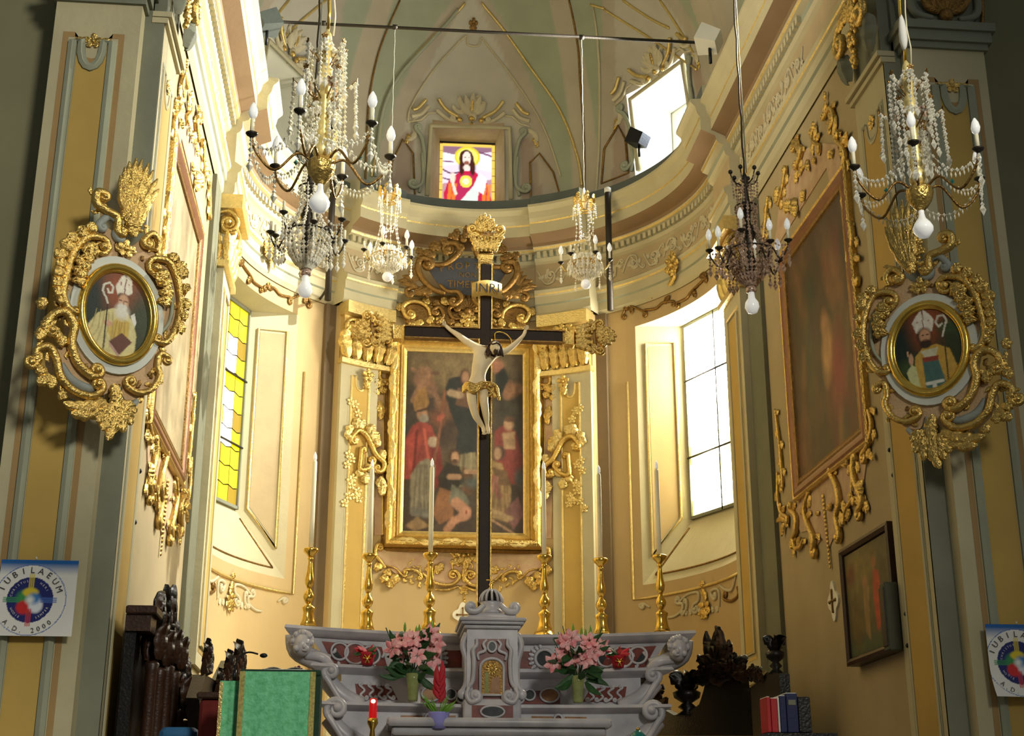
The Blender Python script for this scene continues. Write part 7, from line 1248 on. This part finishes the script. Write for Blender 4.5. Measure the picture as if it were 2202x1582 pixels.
def big_chandelier(X, label, top, a0, seed):
    c = np.array([X, 6.28, 0.0]); t = thing('chandelier', label, 'chandelier', (X, 6.28, 2.9), 'pair of gilt-stem crystal chandeliers near the piers'); rs = np.random.RandomState(seed)
    mb = MB(); lathe(mb, [(.012, 0), (.05, -.012), (.052, -.05), (.04, -.085), (.018, -.11), (.016, -.14), (0, -.145)][::-1] and [(0.001, 2.925), (.028, 2.935), (.05, 2.965), (.052, 2.985), (.04, 3.01), (.02, 3.035), (.014, 3.06), (.014, 3.08)], (X, 6.28, 0), 18); mb.build('globe_bulb', M['bulb'], t)
    mb = MB(); lathe(mb, [(.016, 3.08), (.035, 3.1), (.06, 3.14), (.068, 3.175), (.066, 3.2), (.045, 3.22), (.03, 3.23)], (X, 6.28, 0), 28, flute=.05, nf=14); mb.build('bowl', M['gold'], t)
    mb = MB(); lathe(mb, [(.03, 3.22), (.046, 3.25), (.04, 3.3), (.032, 3.32), (.04, 3.33), (.037, 3.4), (.03, 3.55), (.032, 3.56), (.034, 3.58), (.024, 3.6), (.03, 3.64), (.034, 3.72), (.026, 3.73), (.024, 3.76), (.03, 3.84), (.012, 3.87), (.024, 3.9), (.02, 3.93), (.005, 3.96)], (X, 6.28, 0), 18); mb.build('stem', mat('stem_gilding', (244, 222, 150), .35, .35, bump=.1), t)
    tips = []
    for k in range(6): tips.append(arm(t, c, a0+k*PI/3, .05, .35, 3.2, 3.29, .08, 'gold_dark'))
    for k in range(6):
        u = np.array([math.cos(a0+k*PI/3), math.sin(a0+k*PI/3), 0]); n = tips[(k+1) % 6]; p = tips[k]
        festoon(t, p-[0, 0, .03], n-[0, 0, .03], .1, 12, .009); festoon(t, p-[0, 0, .02], c+u*.05+[0, 0, 3.45], .12, 13, .009, drops=k % 2 == 0, dl=.03)
        add_strand(t, [p-[0, 0, .02], p-[0, 0, .14]], 5, .012, drop=.03)
    ks = []
    for ring_r, zt, zb, nn, a1 in ((.1, 3.84, 3.6, 6, .2), (.155, 3.64, 3.38, 6, .72), (.07, 3.5, 3.28, 5, .1)):
        for k in range(nn):
            a = a1+a0+k*2*PI/nn; u = np.array([math.cos(a), math.sin(a), 0]); mb = MB(); tube3(mb, smoothp([c+u*.02+[0, 0, zt-.1], c+u*ring_r*.6+[0, 0, zt-.04], c+u*ring_r+[0, 0, zt+.02]], 8), .004, 5); flower(mb, Plane(c+u*ring_r+[0, 0, zt+.02], (-u[1], u[0], 0), u), (0, 0), .018, 5); mb.build('hook', M['gold_dark'], t)
            for dx in (-.014, .012): e = u*ring_r+np.array([-u[1], u[0], 0])*dx; L_ = (zt-zb)*rs.uniform(.8, 1.1); add_strand(t, [c+e+[0, 0, zt], c+e*1.06+[0, 0, zt-L_]], int(L_/.024), .0105, drop=.02)
            add_strand(t, [c+u*.02+[0, 0, zt+.05], c+u*ring_r*.55+[0, 0, zt-.03], c+u*ring_r+[0, 0, zt]], 6, .014)
    for k in range(3):
        a = 1+k*2.1; u = np.array([math.cos(a), math.sin(a), 0]); mb = MB(); PL = Plane(c+u*.07+[0, 0, 3.62], (-u[1], u[0], 0), u); flower(mb, PL, (0, 0), .035, 6); mb.build('glass_flower', M['smoky'], t)
    for q in (0, 2): mb = MB(); gem(mb, tips[q]*.55+(c+[0, 0, 3.28])*.45-[0, 0, .02], .013, 1.4); mb.build('green_drop', M['teal'], t, smooth=False)
    mb = MB(); cable(mb, c+[0, 0, 3.95], c+[.0, 0, top], .009, .004); mb.build('chain', M['brass'], t); mb = MB(); cable(mb, c+[.03, 0, 3.93], c+[.02, 0, top], .004, .006); mb.build('cable', M['ivory'], t)
    return t
big_chandelier(-1.53, 'crystal chandelier with gilt stem and six candle bulbs hanging before the bright left wall', 6.6, .25, 1)
tr_ = big_chandelier(1.53, 'crystal chandelier with gilt stem, in shade before the right pier', 6.6, .1, 4)
mb = MB(); lathe(mb, [(.006, 0), (.016, .03), (.022, .06), (.022, .12), (.016, .18), (.006, .22)], (1.53, 6.28, 4.02), 10); mb.build('connector', M['paper'], tr_)
def basket_chandelier(X, label, a0, m, cab, candles, seed):
    c = np.array([X, 10.47, 0.0]); t = thing('chandelier', label, 'chandelier', (X, 10.47, 4.15), 'dark basket chandeliers'); 
    mb = MB(); lathe(mb, [(.001, 4.13), (.04, 4.145), (.06, 4.19), (.055, 4.23), (.03, 4.27), (.024, 4.33)], (X, 10.47, 0), 16); mb.build('globe_bulb', M['bulb'], t); mb = MB(); lathe(mb, [(.03, 4.32), (.045, 4.33), (.04, 4.37), (.02, 4.38)], (X, 10.47, 0), 12); mb.build('socket', M['smoky'], t)
    for r, z in ((.05, 4.4), (.12, 4.52), (.19, 4.68), (.09, 5.1)): mb = MB(); tube3(mb, [c+[r*math.cos(a), r*math.sin(a), z] for a in np.linspace(0, 2*PI, 25)], .008, 5); mb.build('ring', M['iron'], t)
    for k in range(22):
        a = k*2*PI/22; u = np.array([math.cos(a), math.sin(a), 0]); add_strand(t, [c+u*.19+[0, 0, 4.7], c+u*.13+[0, 0, 4.5], c+u*.045+[0, 0, 4.4]], 12, .019, m)
        if k % 2 == 0: add_strand(t, [c+u*.09+[0, 0, 5.1], c+u*.08+[0, 0, 4.9], c+u*.18+[0, 0, 4.7]], 14, .015, m)
    mb = MB(); lathe(mb, [(.02, 4.4), (.05, 4.6), (.03, 4.75), (.07, 4.85), (.03, 4.95), (.04, 5.1), (.015, 5.3), (.03, 5.36), (.01, 5.42)], (X, 10.47, 0), 12); mb.build('stem', M['iron'], t)
    for k in range(8):
        p = arm(t, c, a0+k*PI/4, .14, .3+.03*(k % 2), 4.62+.06*(k % 2), 4.66+.08*(k % 2), .09, 'iron', .007, True, 1.15, candles); u = np.array([math.cos(a0+k*PI/4), math.sin(a0+k*PI/4), 0])
        add_strand(t, [p-[0, 0, .02], p-[0, 0, .16]], 6, .014, m, drop=.04); add_strand(t, [p-u*.05-[0, 0, .06], p-u*.05-[0, 0, .2]], 5, .014, m, drop=.04); add_strand(t, [p-u*.1-[0, 0, .08], p-u*.1-[0, 0, .19]], 4, .014, m, drop=.04); 
        if k % 2: festoon(t, p-[0, 0, .02], c+u*.12+[0, 0, 4.9], .08, 9, .011, m, False)
    for k in range(6):
        a = k*PI/3; u = np.array([math.cos(a), math.sin(a), 0]); mb = MB(); tube3(mb, smoothp([c+u*.03+[0, 0, 5.3], c+u*.09+[0, 0, 5.33], c+u*.12+[0, 0, 5.4]], 7), .006, 5); sphere(mb, c+u*.12+[0, 0, 5.42], .02, 8, 6); mb.build('crown_hook', M['iron'], t); add_strand(t, [c+u*.11+[0, 0, 5.36], c+u*.1+[0, 0, 5.18]], 7, .012, m); add_strand(t, [c+u*.05+[0, 0, 5.32], c+u*.07+[0, 0, 5.1]], 8, .012, m)
    mb = MB(); cable(mb, c+[0, 0, 5.4], c+[cab, 0, 8.6], .009, .005); mb.build('chain', M['iron'], t); mb = MB(); cable(mb, c+[.02, 0, 5.42], c+[cab+.02, 0, 8.6], .005); mb.build('cable', M['stone'], t)
basket_chandelier(-1.83, 'dark basket chandelier with unlit dark cups, below the bright left chandelier', .2, 'crystal', 0, False, 3)
basket_chandelier(1.82, 'dark basket chandelier with rosy crystals hanging before the large right painting', .35, 'smoky', 0, True, 5)
def small_chandelier(X, label, a0, m):
    c = np.array([X, 15.08, 0.0]); t = thing('chandelier', label, 'chandelier', (X, 15.08, 6.2), 'small crystal chandeliers on the iron tie rod')
    mb = MB(); sphere(mb, c+[0, 0, 6.25], .06, 14, 10); mb.build('globe_bulb', M['bulb'], t); mb = MB(); lathe(mb, [(.03, 6.3), (.04, 6.32), (.02, 6.35)], (X, 15.08, 0), 10); mb.build('socket', M['brass'], t)
    for r, z in ((.2, 6.5), (.13, 7.26), (.07, 7.2)): mb = MB(); tube3(mb, [c+[r*math.cos(a), r*math.sin(a), z] for a in np.linspace(0, 2*PI, 21)], .009, 5); mb.build('ring', M['gold'], t)
    for k in range(20):
        u = np.array([math.cos(k*PI/10), math.sin(k*PI/10), 0]); add_strand(t, [c+u*.2+[0, 0, 6.5], c+u*.14+[0, 0, 6.38], c+u*.03+[0, 0, 6.33]], 9, .022, m); mb = MB(); gem(mb, c+u*.21+[0, 0, 6.43], .014, 3.2); o = mb.build('prism', M[m], t, smooth=False)
        if k % 2: add_strand(t, [c+u*.19+[0, 0, 6.5], c+u*.08+[0, 0, 6.62], c+[0, 0, 6.6]], 7, .017, m)
    for k in range(6):
        p = arm(t, c, a0+k*PI/3, .12, .29, 6.48, 6.54, .05, 'gold', .009, True, 1.25, k != 3); u = np.array([math.cos(a0+k*PI/3), math.sin(a0+k*PI/3), 0]); add_strand(t, [p-[0, 0, .02], p-[0, 0, .2]], 6, .014, m, drop=.03)
        add_strand(t, [c+u*.12+[0, 0, 7.24], c+u*.1+[0, 0, 6.9], c+u*.18+[0, 0, 6.52]], 16, .012, m); add_strand(t, [c+u*.13+[0, 0, 7.28], c+u*.14+[0, 0, 7.1]], 8, .011, m); 
        if k % 2: festoon(t, c+u*.1+[0, 0, 6.95], c+np.array([math.cos(a0+(k+2)*PI/3), math.sin(a0+(k+2)*PI/3), 0])*.1+[0, 0, 6.95], .12, 9, .011, m, False)
        mb = MB(); PL = Plane(c+u*.1+[0, 0, 7.27], (-u[1], u[0], 0), u); leaf(mb, PL, (0, 0), (0, .14), .04, .1, 0, 3, .6); mb.build('crown_leaf', M['gold'], t)
    mb = MB(); lathe(mb, [(.012, 7.24), (.03, 7.32), (.022, 7.42), (.008, 7.5)], (X, 15.08, 0), 10); mb.build('cap', M['ivory'], t); mb = MB(); cable(mb, c+[0, 0, 7.45], c+[0, -.02, 9.57], .006, .003); mb.build('chain', M['stone'], t)
small_chandelier(-1.17, 'small gilt crystal chandelier left of the cross, hanging from the tie rod, brightly lit', .3, 'crystal'); small_chandelier(1.16, 'small crystal chandelier right of the cross, hanging from the tie rod', .8, 'crystal')
t = thing('tie_rod', 'thin dark iron tie rod spanning the chancel below the vault', 'rod', (0, 15.05, 9.58)); mb = MB(); tube3(mb, [(-2.9, 15.05, 9.56), (2.8, 15.05, 9.59)], .02, 8); mb.build('rod', M['iron'], t)
for x in (-1.17, 1.16, -2.05): mb = MB(); tube3(mb, [(x-.03, 15.05, 9.575), (x+.03, 15.05, 9.575)], .032, 8); mb.build('collar', M['iron'], t)
def flood(c, tilt, label, m='lead', s=1.0, face=None):
    t = thing('floodlight', label, 'floodlight', tuple(c)); c = np.array(c); R_ = Euler(tilt).to_matrix(); hw = .15*s
    V = [(x, y, z) for y, k in ((-.12*s, .75), (.12*s, 1.0)) for x, z in ((-hw*k, -hw*.8*k), (hw*k, -hw*.8*k), (hw*k, hw*.8*k), (-hw*k, hw*.8*k))]; V = [c+np.array(R_ @ Vector(v)) for v in V]
    mb = MB(); mb.add(V, [(0, 1, 2, 3), (4, 7, 6, 5), (0, 4, 5, 1), (1, 5, 6, 2), (2, 6, 7, 3), (3, 7, 4, 0)]); mb.build('housing', M[m], t, smooth=False)
    q = [c+np.array(R_ @ Vector((x*.8*hw, .123*s, z*.64*hw))) for x, z in ((-1, -1), (1, -1), (1, 1), (-1, 1))]; mb = MB(); mb.add(q, [(0, 1, 2, 3)]); mb.build('lens', M['bulb'], t, smooth=False)
    mb = MB(); tube3(mb, [c+np.array([0, 0, -.1*s]), c+np.array([0, 0, -.3*s])], .02*s, 6); mb.build('bracket', M['black'], t)
flood((2.78, 15.0, 9.6), (.4, .2, 1.2), 'pale boxed floodlight at the right end of the tie rod', 'white', 1.1); flood((-2.72, 15.0, 9.5), (.4, -.2, -1.2), 'dark floodlight box at the left end of the tie rod', 'lead', 1.0)
flood(AP.pt(*AP.uv(1420, 316), .42), (.5, 0, .8), 'small black floodlight in front of the right lunette window', 'black', .95); flood(AP.pt(*AP.uv(636, 285), .42), (.5, 0, -.8), 'small black floodlight in front of the left lunette window', 'black', .95)
for s, side in ((-1, 'left'), (1, 'right')):
    t = thing('lamp_pole', 'slim dark upright tube lamp with white tip beside the %s altar-bay capital' % side, 'lamp', (s*1.97, 18.05, 7.1)); mb = MB(); lathe(mb, [(.045, 7.1), (.045, 8.92), (.03, 8.94)], (s*1.97, 18.05, 0), 12); mb.build('tube', M['iron'], t); mb = MB(); lathe(mb, [(.05, 8.92), (.05, 8.99), (.02, 9.01)], (s*1.97, 18.05, 0), 12); mb.build('tip', M['paper'], t)
    mb = MB(); tube3(mb, [(s*1.97, 18.05, 7.3), (s*2.1, 18.62, 7.34)], .02, 6); tube3(mb, [(s*1.97, 18.05, 8.6), (s*2.1, 18.4, 8.62)], .02, 6); mb.build('bracket', M['black'], t)
mb = MB(); P = [(2.95*math.sin(r3(a)), YC+2.72*math.cos(r3(a)), 9.07) for a in np.linspace(10, 28, 12)]; tube3(mb, P, .018, 6); tag(mb.build('light_string', M['crystal']), 'shiny cable lying on the cornice behind the small right chandelier', 'cable')
# iron wall plugs on the pier pilasters
for x, y, S in ((273, 1012, SL), (262, 1122, SL), (247, 1358, SL), (1938, 968, SR), (1946, 1022, SR), (1974, 1320, SR), (1978, 1388, SR)):
    mb = MB(); bump(mb, S, S.uv(x, y), .022, .1); mb.build('wall_plug', M['black'], [o for o in COL.objects if o.name == 'pillar_chancel_%s' % ('left' if S is SL else 'right')][0])
